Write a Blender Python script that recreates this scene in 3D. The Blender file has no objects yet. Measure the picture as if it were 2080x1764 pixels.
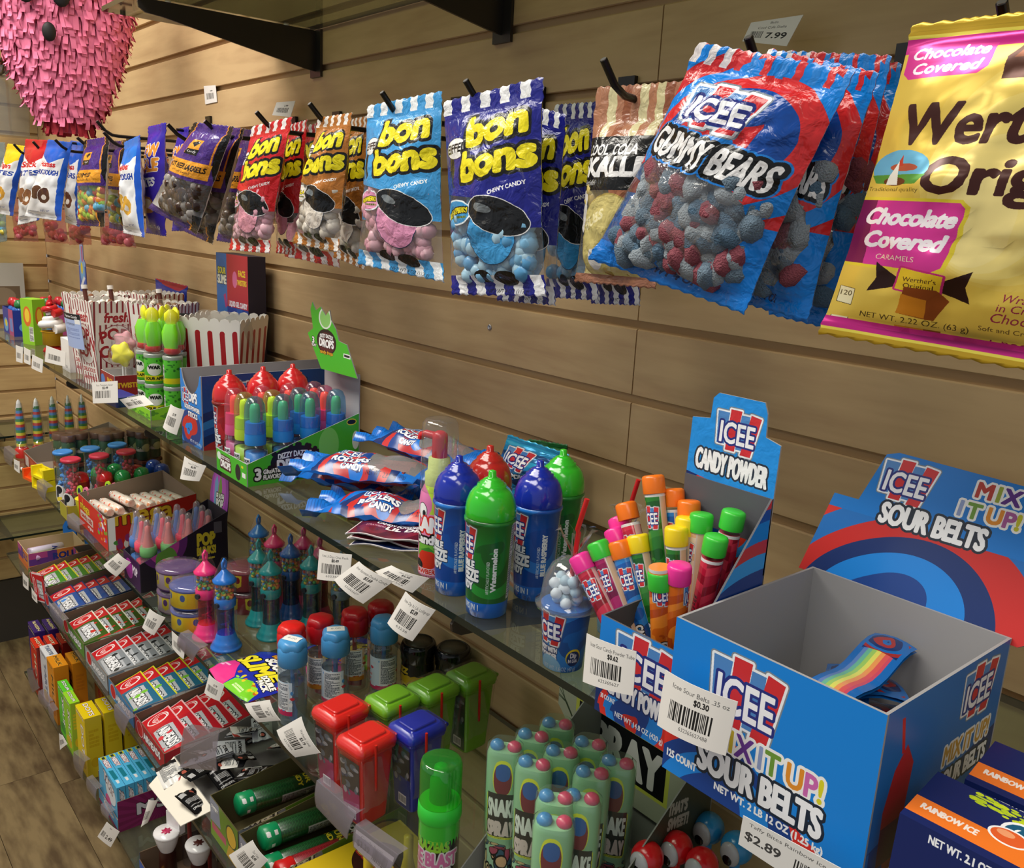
import bpy, math, random
import numpy as np
from mathutils import Vector, Matrix, noise

# ------------------------------------------------------------ camera, world, lights, exposure
SC = bpy.context.scene
COL = SC.collection
CAM = (0.6084, -0.6773, 0.2439); ROT = (1.3360, -0.0500, 0.8775); FPX = 1802.0
S = 0.0762                                    # slat pitch
SH = (-0.078, -5*S, -9*S, -13*S, 0.513)       # shelf tops, the last one is the shelf overhead
FLOOR = -1.15
cd = bpy.data.cameras.new('camera'); co = bpy.data.objects.new('camera', cd); COL.objects.link(co)
cd.sensor_width = 36; cd.lens = FPX*36/2080; cd.clip_start = 0.01
co.location = CAM; co.rotation_euler = ROT; SC.camera = co
SC.view_settings.view_transform = 'Standard'; SC.view_settings.look = 'None'
SC.view_settings.gamma = 1.0; SC.view_settings.use_curve_mapping = False
SC.view_settings.exposure = 0.50
W_ = bpy.data.worlds.new('world'); SC.world = W_; W_.use_nodes = True
W_.node_tree.nodes['Background'].inputs[0].default_value = (0.9, 0.93, 1.0, 1)
W_.node_tree.nodes['Background'].inputs[1].default_value = 0.24
def area(loc, sx, sy, power, col=(1, 0.95, 0.86), rot=(0, 0, 0)):
    l = bpy.data.lights.new('ceiling_panel_light', 'AREA'); l.shape = 'RECTANGLE'; l.size = sx; l.size_y = sy
    l.energy = power; l.color = col
    o = bpy.data.objects.new('ceiling_panel_light', l); o.location = loc; o.rotation_euler = rot; COL.objects.link(o)
area((-1.35, -1.0, 1.60), 1.2, 0.6, 30)
area((-0.1, -1.15, 1.60), 1.2, 0.6, 17)
area((1.5, -1.3, 1.60), 1.2, 0.6, 9)
area((-2.0, -3.0, 1.60), 1.2, 0.6, 12)
cy = SC.cycles
cy.max_bounces = 10; cy.transparent_max_bounces = 40; cy.diffuse_bounces = 3; cy.glossy_bounces = 3
cy.transmission_bounces = 6; cy.caustics_reflective = False; cy.caustics_refractive = False
cy.use_denoising = True; cy.sample_clamp_indirect = 4.0

# ------------------------------------------------------------ where a line of sight meets a plane of the place
_R = Matrix.Identity(3)
from mathutils import Euler
_R = Euler(ROT, 'XYZ').to_matrix()
def _ray(u, v): return _R @ Vector(((u-1040)/FPX, (882-v)/FPX, -1.0))
def Z(u, v, z):
    d = _ray(u, v); return Vector(CAM) + d*((z-CAM[2])/d.z)
def Y(u, v, y):
    d = _ray(u, v); return Vector(CAM) + d*((y-CAM[1])/d.y)
def X(u, v, x):
    d = _ray(u, v); return Vector(CAM) + d*((x-CAM[0])/d.x)

# ------------------------------------------------------------ things, parts
def thing(name, label, cat, loc=(0, 0, 0), rz=0, group=None, rot=None):
    o = bpy.data.objects.new(name, None); COL.objects.link(o); o.empty_display_size = .01
    o.location = loc; o.rotation_euler = rot or (0, 0, rz)
    o['label'] = label; o['category'] = cat
    if group: o['group'] = group
    return o
def dup(r, loc, rz=None, label=None, group=None, rot=None, scale=None):
    c = r.copy(); COL.objects.link(c); c.location = loc
    if rz is not None: c.rotation_euler = (0, 0, rz)
    if rot is not None: c.rotation_euler = rot
    if scale: c.scale = (scale,)*3
    if label: c['label'] = label
    if group: c['group'] = group
    def rec(a, b):
        for ch in list(a.children):
            k = ch.copy(); COL.objects.link(k); k.parent = b
            rec(ch, k)
    rec(r, c)
    return c

class MB:
    def __init__(s): s.v = []; s.f = []; s.m = []; s.uv = []; s.sm = []
    def face(s, pts, m=0, uv=None, smooth=False):
        b = len(s.v); s.v += [tuple(p) for p in pts]; s.f.append(tuple(range(b, b+len(pts)))); s.m.append(m)
        s.uv.append(uv or [(0, 0), (1, 0), (1, 1), (0, 1)][:len(pts)] if len(pts) <= 4 else (uv or [(0, 0)]*len(pts))); s.sm.append(smooth)
    def box(s, x0, x1, y0, y1, z0, z1, m=0, mm=None, M=None):
        # face order: front(-y) right(+x) back(+y) left(-x) top bottom
        P = lambda *a: (M @ Vector(a)) if M else Vector(a)
        F = [[(x0, y0, z0), (x1, y0, z0), (x1, y0, z1), (x0, y0, z1)], [(x1, y0, z0), (x1, y1, z0), (x1, y1, z1), (x1, y0, z1)],
             [(x1, y1, z0), (x0, y1, z0), (x0, y1, z1), (x1, y1, z1)], [(x0, y1, z0), (x0, y0, z0), (x0, y0, z1), (x0, y1, z1)],
             [(x0, y0, z1), (x1, y0, z1), (x1, y1, z1), (x0, y1, z1)], [(x0, y1, z0), (x1, y1, z0), (x1, y0, z0), (x0, y0, z0)]]
        for i, f in enumerate(F): s.face([P(*p) for p in f], (mm[i] if mm else m))
    def cube(s, c, d, m=0, mm=None, M=None): s.box(c[0]-d[0]/2, c[0]+d[0]/2, c[1]-d[1]/2, c[1]+d[1]/2, c[2]-d[2]/2, c[2]+d[2]/2, m, mm, M)
    def grid(s, P, m=0, smooth=True, closeu=False, uvr=(0, 0, 1, 1)):
        # P[i][j] rows i (v direction), columns j (u direction)
        n = len(P); k = len(P[0]); b = len(s.v)
        for r in P: s.v += [tuple(p) for p in r]
        u0, v0, u1, v1 = uvr
        kk = k if closeu else k-1
        for i in range(n-1):
            for j in range(kk):
                j2 = (j+1) % k
                s.f.append((b+i*k+j, b+i*k+j2, b+(i+1)*k+j2, b+(i+1)*k+j)); s.sm.append(smooth)
                mi = m(i, j) if callable(m) else m
                s.m.append(mi)
                ua = u0+(u1-u0)*j/kk; ub = u0+(u1-u0)*(j+1)/kk; va = v0+(v1-v0)*i/(n-1); vb = v0+(v1-v0)*(i+1)/(n-1)
                s.uv.append([(ua, va), (ub, va), (ub, vb), (ua, vb)])
    def lathe(s, prof, n=20, m=0, M=None, phase=0, smooth=True, sx=1, sy=1, lobes=0, la=0):
        # prof: (r, z) or (r, z, v) bottom to top, u starts at the back so 0.5 faces the front (-y)
        P = []; z0 = prof[0][1]; z1 = prof[-1][1]
        for q in prof:
            row = []
            for j in range(n):
                a = math.pi/2 + 2*math.pi*j/n + phase
                r = q[0]*(1+la*math.cos(lobes*a)) if lobes else q[0]
                p = Vector((r*math.cos(a)*sx, r*math.sin(a)*sy, q[1])); row.append(M @ p if M else p)
            P.append(row)
        b0 = len(s.f); s.grid(P, m, smooth, True)
        if abs(z1-z0) > 1e-9:
            k = 0
            for i in range(len(P)-1):
                va = (prof[i][1]-z0)/(z1-z0); vb = (prof[i+1][1]-z0)/(z1-z0)
                for j in range(n):
                    uv = s.uv[b0+k]; s.uv[b0+k] = [(uv[0][0], va), (uv[1][0], va), (uv[2][0], vb), (uv[3][0], vb)]; k += 1
        mi = m if not callable(m) else m(0, 0)
        for row, q, fl in ((P[0], prof[0], True), (P[-1], prof[-1], False)):
            if q[0] > 1e-5:
                r = list(reversed(row)) if fl else row
                s.face(r, m if not callable(m) else m(0 if fl else len(P)-2, 0), [(0.5, 0.02 if fl else .98)]*n)
    def tube(s, pts, r, n=8, m=0, cap=True, smooth=True):
        pts = [Vector(p) for p in pts]; rr = r if isinstance(r, (list, tuple)) else [r]*len(pts)
        P = []; up = Vector((0, 0, 1)); nrm = None
        for i, p in enumerate(pts):
            t = (pts[min(i+1, len(pts)-1)]-pts[max(i-1, 0)]).normalized()
            if nrm is None:
                nrm = t.cross(up)
                if nrm.length < .05: nrm = t.cross(Vector((1, 0, 0)))
            nrm = (nrm - t*nrm.dot(t)).normalized(); b = t.cross(nrm)
            P.append([p+(nrm*math.cos(2*math.pi*j/n)+b*math.sin(2*math.pi*j/n))*rr[i] for j in range(n)])
        s.grid(P, m, smooth, True)
        if cap:
            s.face(list(reversed(P[0])), m, [(0, 0)]*n); s.face(P[-1], m, [(1, 1)]*n)
    def ball(s, c, r, m=0, n=10, k=6, sc=(1, 1, 1), M=None):
        P = []
        for i in range(k+1):
            t = -math.pi/2+math.pi*i/k; row = []
            for j in range(n):
                a = 2*math.pi*j/n+math.pi/2
                p = Vector((c[0]+r*sc[0]*math.cos(t)*math.cos(a), c[1]+r*sc[1]*math.cos(t)*math.sin(a), c[2]+r*sc[2]*math.sin(t)))
                row.append(M @ p if M else p)
            P.append(row)
        s.grid(P, m, True, True)
    def prism(s, poly, z0, z1, m=0, axis='z', mt=None, M=None, mb=None):
        def P(a, b, c): 
            p = Vector((a, b, c) if axis == 'z' else ((a, c, b) if axis == 'y' else (c, a, b)))
            return M @ p if M else p
        xs = [p[0] for p in poly]; ys = [p[1] for p in poly]; w = max(xs)-min(xs) or 1; h = max(ys)-min(ys) or 1
        uv = [((p[0]-min(xs))/w, (p[1]-min(ys))/h) for p in poly]; n = len(poly)
        s.face([P(p[0], p[1], z1) for p in poly], m if mt is None else mt, uv)
        s.face([P(p[0], p[1], z0) for p in reversed(poly)], m if mb is None else mb, list(reversed(uv)))
        for i in range(n):
            a = poly[i]; b = poly[(i+1) % n]
            s.face([P(a[0], a[1], z0), P(b[0], b[1], z0), P(b[0], b[1], z1), P(a[0], a[1], z1)], m)
    def join(s, o, M=None):
        b = len(s.v); s.v += [tuple(M @ Vector(p)) if M else p for p in o.v]
        s.f += [tuple(i+b for i in f) for f in o.f]; s.m += o.m; s.uv += o.uv; s.sm += o.sm
    def mesh(s, name, mats):
        me = bpy.data.meshes.new(name); me.from_pydata(s.v, [], s.f)
        for m in mats: me.materials.append(m)
        me.polygons.foreach_set('material_index', s.m); me.polygons.foreach_set('use_smooth', s.sm)
        ul = me.uv_layers.new(name='uv'); ul.data.foreach_set('uv', [c for f in s.uv for p in f for c in p])
        me.update(); return me
    def part(s, name, mats, parent=None, loc=(0, 0, 0), rot=(0, 0, 0), **props):
        if not isinstance(mats, (list, tuple)): mats = [mats]
        o = bpy.data.objects.new(name, s.mesh(name, mats)); COL.objects.link(o)
        if parent: o.parent = parent
        o.location = loc; o.rotation_euler = rot
        for k, v in props.items(): o[k] = v
        return o
def tag(o, label, cat, group=None):
    o['label'] = label; o['category'] = cat
    if group: o['group'] = group
    return o

# ------------------------------------------------------------ materials
def srgb(c):
    if isinstance(c, str):
        c = [int(c[i:i+2], 16)/255 for i in (0, 2, 4)]
    return tuple((x/12.92 if x <= .04045 else ((x+.055)/1.055)**2.4) for x in c[:3])
_mc = {}
def _new(name):
    m = bpy.data.materials.new(name); m.use_nodes = True; nt = m.node_tree; nt.nodes.clear()
    out = nt.nodes.new('ShaderNodeOutputMaterial'); return m, nt, out
def N(nt, t, **kw):
    n = nt.nodes.new('ShaderNode'+t)
    for k, v in kw.items():
        if k in n.inputs.keys(): n.inputs[k].default_value = v
        else: setattr(n, k, v)
    return n
def mat(c, rough=.5, metal=0, spec=.5, coat=0, bump=0, bscale=200, sss=0):
    key = ('m', c if isinstance(c, str) else tuple(c), rough, metal, spec, coat, bump, bscale, sss)
    if key in _mc: return _mc[key]
    m, nt, out = _new('surface'); b = N(nt, 'BsdfPrincipled'); nt.links.new(b.outputs[0], out.inputs[0])
    b.inputs['Base Color'].default_value = (*srgb(c), 1); b.inputs['Roughness'].default_value = rough
    b.inputs['Metallic'].default_value = metal; b.inputs['Specular IOR Level'].default_value = spec
    b.inputs['Coat Weight'].default_value = coat
    if bump:
        tc = N(nt, 'TexCoord'); nz = N(nt, 'TexNoise', Scale=bscale); bp = N(nt, 'Bump', Strength=bump, Distance=.002)
        nt.links.new(tc.outputs['Object'], nz.inputs['Vector']); nt.links.new(nz.outputs[0], bp.inputs['Height']); nt.links.new(bp.outputs[0], b.inputs['Normal'])
    _mc[key] = m; return m
def front_only(nt, n):      # a thin pane mirrors once, on its outer side
    g = N(nt, 'NewGeometry'); s_ = N(nt, 'Math', operation='SUBTRACT'); s_.inputs[0].default_value = 1; nt.links.new(g.outputs['Backfacing'], s_.inputs[1])
    m = N(nt, 'Math', operation='MULTIPLY'); nt.links.new(n.outputs[0], m.inputs[0]); nt.links.new(s_.outputs[0], m.inputs[1]); return m
def clear(c='ffffff', rough=.08, fr=1.25, dif=0.0, base=0.05):
    # thin clear plastic: tinted pass-through with a real gloss, a little milky when dif > 0
    key = ('c', c, rough, fr, dif, base)
    if key in _mc: return _mc[key]
    m, nt, out = _new('clear_plastic')
    tr = N(nt, 'BsdfTransparent'); tr.inputs[0].default_value = (*srgb(c), 1)
    src = tr
    if dif:
        d = N(nt, 'BsdfDiffuse'); d.inputs[0].default_value = (*srgb(c), 1)
        t2 = N(nt, 'BsdfTranslucent'); t2.inputs[0].default_value = (*srgb(c), 1)
        a = N(nt, 'MixShader'); a.inputs[0].default_value = .4; nt.links.new(d.outputs[0], a.inputs[1]); nt.links.new(t2.outputs[0], a.inputs[2])
        x = N(nt, 'MixShader'); x.inputs[0].default_value = dif; nt.links.new(tr.outputs[0], x.inputs[1]); nt.links.new(a.outputs[0], x.inputs[2]); src = x
    g = N(nt, 'BsdfGlossy', Roughness=rough); lw = N(nt, 'Fresnel', IOR=fr)
    ad = N(nt, 'Math', operation='ADD'); ad.inputs[1].default_value = base; nt.links.new(lw.outputs[0], ad.inputs[0]); ad = front_only(nt, ad)
    mx = N(nt, 'MixShader'); nt.links.new(ad.outputs[0], mx.inputs[0]); nt.links.new(src.outputs[0], mx.inputs[1]); nt.links.new(g.outputs[0], mx.inputs[2])
    nt.links.new(mx.outputs[0], out.inputs[0]); _mc[key] = m; return m
def pmat(cv, rough=.35, film=False, metal=0, coat=0, key=None, bump=0, filmcol='ffffff', fdif=0.0):
    if key and key in _mc: return _mc[key]
    m, nt, out = _new('printed_surface'); im = cv.image(); t = N(nt, 'TexImage'); t.image = im; t.extension = 'EXTEND'
    b = N(nt, 'BsdfPrincipled', Roughness=rough, Metallic=metal); b.inputs['Coat Weight'].default_value = coat
    nt.links.new(t.outputs[0], b.inputs['Base Color'])
    if bump:
        tc = N(nt, 'TexCoord'); nz = N(nt, 'TexNoise', Scale=75); nz.inputs['Detail'].default_value = 3; nz.inputs['Distortion'].default_value = .6; bp = N(nt, 'Bump', Strength=bump, Distance=.006)
        nt.links.new(tc.outputs['Object'], nz.inputs['Vector']); nt.links.new(nz.outputs[0], bp.inputs['Height']); nt.links.new(bp.outputs[0], b.inputs['Normal'])
    if film:
        tr = N(nt, 'BsdfTransparent'); tr.inputs[0].default_value = (*srgb(filmcol), 1)
        src = tr
        if fdif:
            d = N(nt, 'BsdfDiffuse'); d.inputs[0].default_value = (.8, .8, .8, 1); x = N(nt, 'MixShader'); x.inputs[0].default_value = fdif
            nt.links.new(tr.outputs[0], x.inputs[1]); nt.links.new(d.outputs[0], x.inputs[2]); src = x
        g = N(nt, 'BsdfGlossy', Roughness=.1); lw = N(nt, 'Fresnel', IOR=1.35)
        if bump: nt.links.new(bp.outputs[0], g.inputs['Normal'])
        ad = N(nt, 'Math', operation='ADD'); ad.inputs[1].default_value = .06; nt.links.new(lw.outputs[0], ad.inputs[0]); ad = front_only(nt, ad)
        mx = N(nt, 'MixShader'); nt.links.new(ad.outputs[0], mx.inputs[0]); nt.links.new(src.outputs[0], mx.inputs[1]); nt.links.new(g.outputs[0], mx.inputs[2])
        m2 = N(nt, 'MixShader'); nt.links.new(t.outputs[1], m2.inputs[0]); nt.links.new(mx.outputs[0], m2.inputs[1]); nt.links.new(b.outputs[0], m2.inputs[2])
        nt.links.new(m2.outputs[0], out.inputs[0])
    else: nt.links.new(b.outputs[0], out.inputs[0])
    if key: _mc[key] = m
    return m

# ------------------------------------------------------------ prints: flat artwork drawn in millimetres, origin bottom left
_gc = {}
def _outline(s):
    if s in _gc: return _gc[s]
    cu = bpy.data.curves.new('t', 'FONT'); cu.body = s; cu.resolution_u = 3
    o = bpy.data.objects.new('t', cu); me = o.to_mesh()
    v = np.array([p.co[:2] for p in me.vertices]) if len(me.vertices) else np.zeros((0, 2))
    cnt = {}
    for p in me.polygons:
        for k in p.edge_keys: cnt[k] = cnt.get(k, 0)+1
    # verts may be doubled at glyph joins: boundary edges are those used once
    E = np.array([(*v[a], *v[b]) for (a, b), c in cnt.items() if c == 1]) if cnt else np.zeros((0, 4))
    o.to_mesh_clear(); bpy.data.objects.remove(o); bpy.data.curves.remove(cu)
    _gc[s] = E; return E
def _fill(E, h, w):
    d = np.zeros((h, w+1), np.int32)
    for x0, y0, x1, y1 in E:
        if y0 > y1: x0, y0, x1, y1 = x1, y1, x0, y0
        a = int(math.ceil(y0-.5)); b = int(math.ceil(y1-.5))
        a = max(a, 0); b = min(b, h)
        if b <= a: continue
        ys = np.arange(a, b)+.5; xs = np.ceil(x0+(x1-x0)*(ys-y0)/(y1-y0)-.5).astype(int)
        np.add.at(d, (np.arange(a, b), np.clip(xs, 0, w)), 1)
    return (np.cumsum(d, 1)[:, :w] % 2).astype(bool)
def _dil(m, r):
    if r < 1: return m
    k = int(r); o = m.copy(); 
    for dx in range(-k, k+1):
        dy = int(math.sqrt(max(r*r-dx*dx, 0)))
        s = np.zeros_like(m)
        if dx > 0: s[:, dx:] = m[:, :-dx]
        elif dx < 0: s[:, :dx] = m[:, -dx:]
        else: s = m
        c = np.cumsum(np.pad(s.astype(np.int32), ((dy+1, dy), (0, 0))), 0)
        o |= (c[2*dy+1:]-c[:-2*dy-1]) > 0
    return o
class Cv:
    def __init__(s, w, h, bg='ffffff', res=6, alpha=1):
        s.W = w; s.H = h; s.r = res; s.w = int(w*res); s.h = int(h*res)
        s.a = np.ones((s.h, s.w, 4), np.float32); s.a[..., :3] = s._c(bg); s.a[..., 3] = alpha
    def _c(s, c): return [int(c[i:i+2], 16)/255 for i in (0, 2, 4)] if isinstance(c, str) else c
    def put(s, m, c, al=1):
        s.a[m, :3] = s._c(c) if c is not None else s.a[m, :3]; s.a[m, 3] = al
        return s
    def rect(s, x0, y0, x1, y1, c, al=1):
        r = s.r; q = s.a[max(int(y0*r), 0):max(int(y1*r), 0), max(int(x0*r), 0):max(int(x1*r), 0)]
        if c is not None: q[..., :3] = s._c(c)
        q[..., 3] = al; return s
    def mask(s, P):
        P = [(x*s.r, y*s.r) for x, y in P]
        return _fill([(*P[i], *P[(i+1) % len(P)]) for i in range(len(P))], s.h, s.w)
    def poly(s, P, c, al=1, ol=None, ow=0):
        m = s.mask(P)
        if ol: s.put(_dil(m, ow*s.r), ol)
        return s.put(m, c, al)
    def ell(s, x, y, rx, ry, c, al=1, rot=0, ol=None, ow=0):
        yy, xx = np.mgrid[0:s.h, 0:s.w]; xx = xx/s.r-x; yy = yy/s.r-y; ca, sa = math.cos(rot), math.sin(rot)
        a = xx*ca+yy*sa; b = -xx*sa+yy*ca
        if ol: s.put((a/(rx+ow))**2+(b/(ry+ow))**2 < 1, ol)
        return s.put((a/rx)**2+(b/ry)**2 < 1, c, al)
    def text(s, t, x, y, h, c, ol=None, ow=0, bold=0, sx=1., sk=0, rot=0, al='c', w=None, ol2=None, ow2=0, arc=0, cols=None):
        if cols:     # letters in turn
            E = _outline(t)
            if not len(E): return s
            W0 = max(E[:, 0].max(), E[:, 2].max())*h/.73*sx; pos = -W0/2
            for pas in (0, 1):
                for i, ch in enumerate(t):
                    if ch == ' ': continue
                    e0 = _outline(t[:i]+'|') if i else None
                    off = (max(e0[:, 0].max(), e0[:, 2].max())-.07)*h/.73*sx if i else 0
                    px_, py_ = x-W0/2+off, y
                    X0 = x+(px_-x)*math.cos(rot); Y0 = y+(px_-x)*math.sin(rot)
                    s.text(ch, X0, Y0, h, (cols[i % len(cols)] if pas else ol), None if pas else ol, 0 if pas else ow, bold, sx, sk, rot, 'l')
            return s
        E = _outline(t)
        if not len(E): return s
        k = h/.73; P = E.reshape(-1, 2).copy(); x0 = P[:, 0].min(); x1 = P[:, 0].max()
        P[:, 0] -= x0
        if w: sx = w/((x1-x0)*k)
        P[:, 0] = P[:, 0]*k*sx; P[:, 1] *= k
        wd = (x1-x0)*k*sx
        if al == 'c': P[:, 0] -= wd/2
        elif al == 'r': P[:, 0] -= wd
        P[:, 1] -= 0; P[:, 0] += P[:, 1]*sk
        if arc: P[:, 1] += -arc*(P[:, 0]/max(wd/2, .01))**2
        ca, sa = math.cos(rot), math.sin(rot)
        Q = np.stack([P[:, 0]*ca-P[:, 1]*sa+x, P[:, 0]*sa+P[:, 1]*ca+y], 1)*s.r
        pad = int((max(ow, ow2, bold)+.5)*s.r)+3
        bx = int(max(Q[:, 0].min()-pad, 0)); by = int(max(Q[:, 1].min()-pad, 0)); ex = int(min(Q[:, 0].max()+pad, s.w)); ey = int(min(Q[:, 1].max()+pad, s.h))
        if ex <= bx or ey <= by: return s
        Q = Q-[bx, by]; m = _fill(Q.reshape(-1, 4), ey-by, ex-bx); sub = s.a[by:ey, bx:ex]
        if bold: m = _dil(m, bold*s.r)
        for o_, w_ in ((ol2, ow2), (ol, ow)):
            if o_: mm = _dil(m, w_*s.r); sub[mm, :3] = s._c(o_); sub[mm, 3] = 1
        sub[m, :3] = s._c(c); sub[m, 3] = 1
        return s
    def lines(s, x, y, w, h, c, n, seed=0, t=.35):
        rn = random.Random(seed)
        for i in range(n):
            yy = y+h-(i+.5)*h/n; q = x
            while q < x+w:
                l = rn.uniform(.02, .12)*w+.6; s.rect(q, yy-t*h/n/1, min(q+l, x+w), yy+t*h/n/1-0.0, c); q += l+.5
                if rn.random() < .05: break
        return s
    def bars(s, x, y, w, h, seed=1, c='101010'):
        rn = random.Random(seed); q = x
        while q < x+w:
            l = rn.choice((.4, .4, .8, 1.1))*w/22; s.rect(q, y, min(q+l, x+w), y+h, c); q += l+rn.choice((.35, .5, .9))*w/22
        return s
    def swirl(s, cx, cy, k, x0=0, y0=0, x1=None, y1=None, cols=('0d86dc', '0b4fa8', 'd8322c', '123a86', '2a9de8', 'c92c2a'), keep=None, top=None, sd=0, al=None):
        yy, xx = np.mgrid[0:s.h, 0:s.w]; X_ = xx/s.r; Y_ = yy/s.r; dx = X_-cx; dy = Y_-cy
        a = np.arctan2(dy, dx); rr = np.sqrt(dx*dx+(dy*1.35)**2)
        v = rr/k+.55*np.sin(a*1.0+rr/k*.55+sd)+.3*np.sin(2.3*a+1.3+sd)+.18*np.sin(rr/k*1.7)
        b = np.floor(v).astype(int) % len(cols)
        x1 = s.W if x1 is None else x1; y1 = s.H if y1 is None else y1
        lim = (X_ >= x0) & (X_ <= x1) & (Y_ >= y0) & (Y_ <= (y1 if top is None else top(X_)))
        for i, c in enumerate(cols): s.put(lim & (b == i), c, 1 if al is None else al)
        return s
    def icee(s, x, y, w, h, rot=0, shade=True):
        # slanted red and blue bars with white edging, white letters in front
        ca, sa = math.cos(rot), math.sin(rot)
        T = lambda P: [(x+(a*ca*w-b*sa*h), y+(a*sa*w+b*ca*h)) for a, b in P]
        bars = [([(-.5, .42), (-.22, .42), (-.28, -.3), (-.46, -.3)], '4d86c6'), ([(-.2, .5), (.06, .5), (-.02, -.42), (-.24, -.42)], 'cf2f35'),
                ([(.06, .42), (.26, .42), (.22, -.36), (.0, -.36)], '4d86c6'), ([(.28, .46), (.52, .42), (.36, -.46), (.12, -.46)], 'cf2f35')]
        if shade:
            for P, c in bars: s.poly(T(P), '8a94a0', ol='7d8894', ow=w*.055)
        for P, c in bars: s.poly(T(P), 'eef2f6', ol='eef2f6', ow=w*.035)
        for P, c in bars: s.poly(T(P), c)
        s.text('ICEE', x+h*.25*sa, y-h*.25*ca, h*.48, 'f4f6fa', '26307e', w*.04, w*.014, rot=rot, w=w*.80)
        return s
    def image(s):
        im = bpy.data.images.new('print', s.w, s.h, alpha=True); im.pixels.foreach_set(s.a.ravel()); im.update(); im.pack(); return im
print('core ready')
# ------------------------------------------------------------ surfaces of the shop fitting
def wood_mat(base, dark, name='maple_laminate', sc=1.0, rough=.42, stretch=(1.2, 14, 9), rot=0, wave=.35):
    m, nt, out = _new(name); b = N(nt, 'BsdfPrincipled', Roughness=rough); b.inputs['Specular IOR Level'].default_value = .35
    tc = N(nt, 'TexCoord'); mp = N(nt, 'Mapping'); mp.inputs['Scale'].default_value = [q*sc for q in stretch]; mp.inputs['Rotation'].default_value = (0, 0, rot)
    g = N(nt, 'NewGeometry'); nt.links.new(g.outputs['Position'], mp.inputs['Vector'])
    n1 = N(nt, 'TexNoise', Scale=2.2); n1.inputs['Detail'].default_value = 6; n1.inputs['Distortion'].default_value = 1.6
    nt.links.new(mp.outputs[0], n1.inputs['Vector'])
    n2 = N(nt, 'TexNoise', Scale=9); n2.inputs['Detail'].default_value = 5; nt.links.new(mp.outputs[0], n2.inputs['Vector'])
    n3 = N(nt, 'TexNoise', Scale=5.5); n3.inputs['Detail'].default_value = 2; nt.links.new(g.outputs['Position'], n3.inputs['Vector'])
    r1 = N(nt, 'ValToRGB'); r1.color_ramp.elements[0].color = (*srgb(dark), 1); r1.color_ramp.elements[1].color = (*srgb(base), 1)
    r1.color_ramp.elements[0].position = .30; r1.color_ramp.elements[1].position = .62
    a = N(nt, 'Math', operation='MULTIPLY_ADD'); a.inputs[1].default_value = .30; nt.links.new(n2.outputs[0], a.inputs[0])
    a2 = N(nt, 'Math', operation='MULTIPLY'); a2.inputs[1].default_value = .45; nt.links.new(n1.outputs[0], a2.inputs[0]); nt.links.new(a2.outputs[0], a.inputs[2])
    a3 = N(nt, 'Math', operation='MULTIPLY_ADD'); a3.inputs[1].default_value = .35; nt.links.new(n3.outputs[0], a3.inputs[0]); nt.links.new(a.outputs[0], a3.inputs[2])
    nt.links.new(a3.outputs[0], r1.inputs[0]); nt.links.new(r1.outputs[0], b.inputs['Base Color']); nt.links.new(b.outputs[0], out.inputs[0])
    return m
M_wood = wood_mat('ccae80', 'a88660')
M_woodL = wood_mat('c8aa78', 'a6855a', stretch=(14, 1.2, 9))
M_groove = mat('c8a878', .7)
M_dark = mat('1d1712', .8)
M_metal = mat('8b8a86', .32, 1.0)
M_metald = mat('4c4844', .38, .8)
M_black = mat('0c0c0d', .3)
M_glass = clear('e6efe6', .03, 1.42, .04, .06)
M_glassedge = mat('16211c', .12, 0, .6)
XL = -2.42
# back wall
t = bpy.data.objects.new('wall_back', None); COL.objects.link(t); t['kind'] = 'structure'
def slats(parent, mat_, ks, spans, M, seed):
    rn = random.Random(seed)
    for k in ks:
        for (a, b) in spans:
            mb = MB(); z0 = k*S; z1 = (k+1)*S-.0082; e = .0008+rn.uniform(0, .0005)
            pr = [(0, z0), (-e*0, z0), (0, z0)]
            # a board with eased lips: outer face, lips running back
            prof = [(.0074, z0+.0015), (.0012, z0), (0, z0+.0010), (0, z1-.0012), (.0016, z1), (.0074, z1-.001)]
            P = [[M @ Vector((x, y, z)) for y, z in prof] for x in (a, b)]
            mb.grid(P, 0, False)
            for j in (0, 1):
                f = P[j] if j else list(reversed(P[j])); mb.face(f, 0, [(0, 0)]*6)
            mb.part('slat_panel', mat_, parent)
I4 = Matrix.Identity(4)
slats(t, M_wood, range(-15, 12), [(XL-.0072, -.0006), (.0009, 1.6)], I4, 1)
mb = MB(); mb.box(XL-.03, 1.6, .0075, .03, FLOOR, .92, 0); mb.part('groove_backing', M_groove, t)
for u, v in ((995, 665), (462, 1000)):
    p = Y(u, v, 0); mb = MB(); mb.lathe([(.0036, 0), (.0036, .0012), (.0024, .0016), (.0016, .0008), (.0003, .0006)], 12, 0, Matrix.Translation(p) @ Matrix.Rotation(math.pi/2, 4, 'X'))
    mb.part('screw', mat('c9c9cc', .3, 1), t)
# left wall
t = bpy.data.objects.new('wall_left', None); COL.objects.link(t); t['kind'] = 'structure'
ML = Matrix.Translation((XL, 0, -.030)) @ Matrix.Rotation(math.pi/2, 4, 'Z')
slats(t, M_woodL, range(-12, 12), [(-1.6, -.0008)], ML, 2)
mb = MB(); mb.box(XL-.03, XL-.0075, -1.6, 0, FLOOR, .92, 0); mb.part('groove_backing', M_groove, t)
mb = MB(); mb.box(XL-.02, XL+.012, -1.6, -.0005, FLOOR, -12*S-.033, 0); o = mb.part('baseboard_left', mat('3a3632', .5), None); o['kind'] = 'structure'
mb = MB(); mb.box(XL+.013, 1.6, -.012, .03, FLOOR, -15*S-.001, 0); o = mb.part('baseboard_back', mat('3a3632', .5), None); o['kind'] = 'structure'
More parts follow.
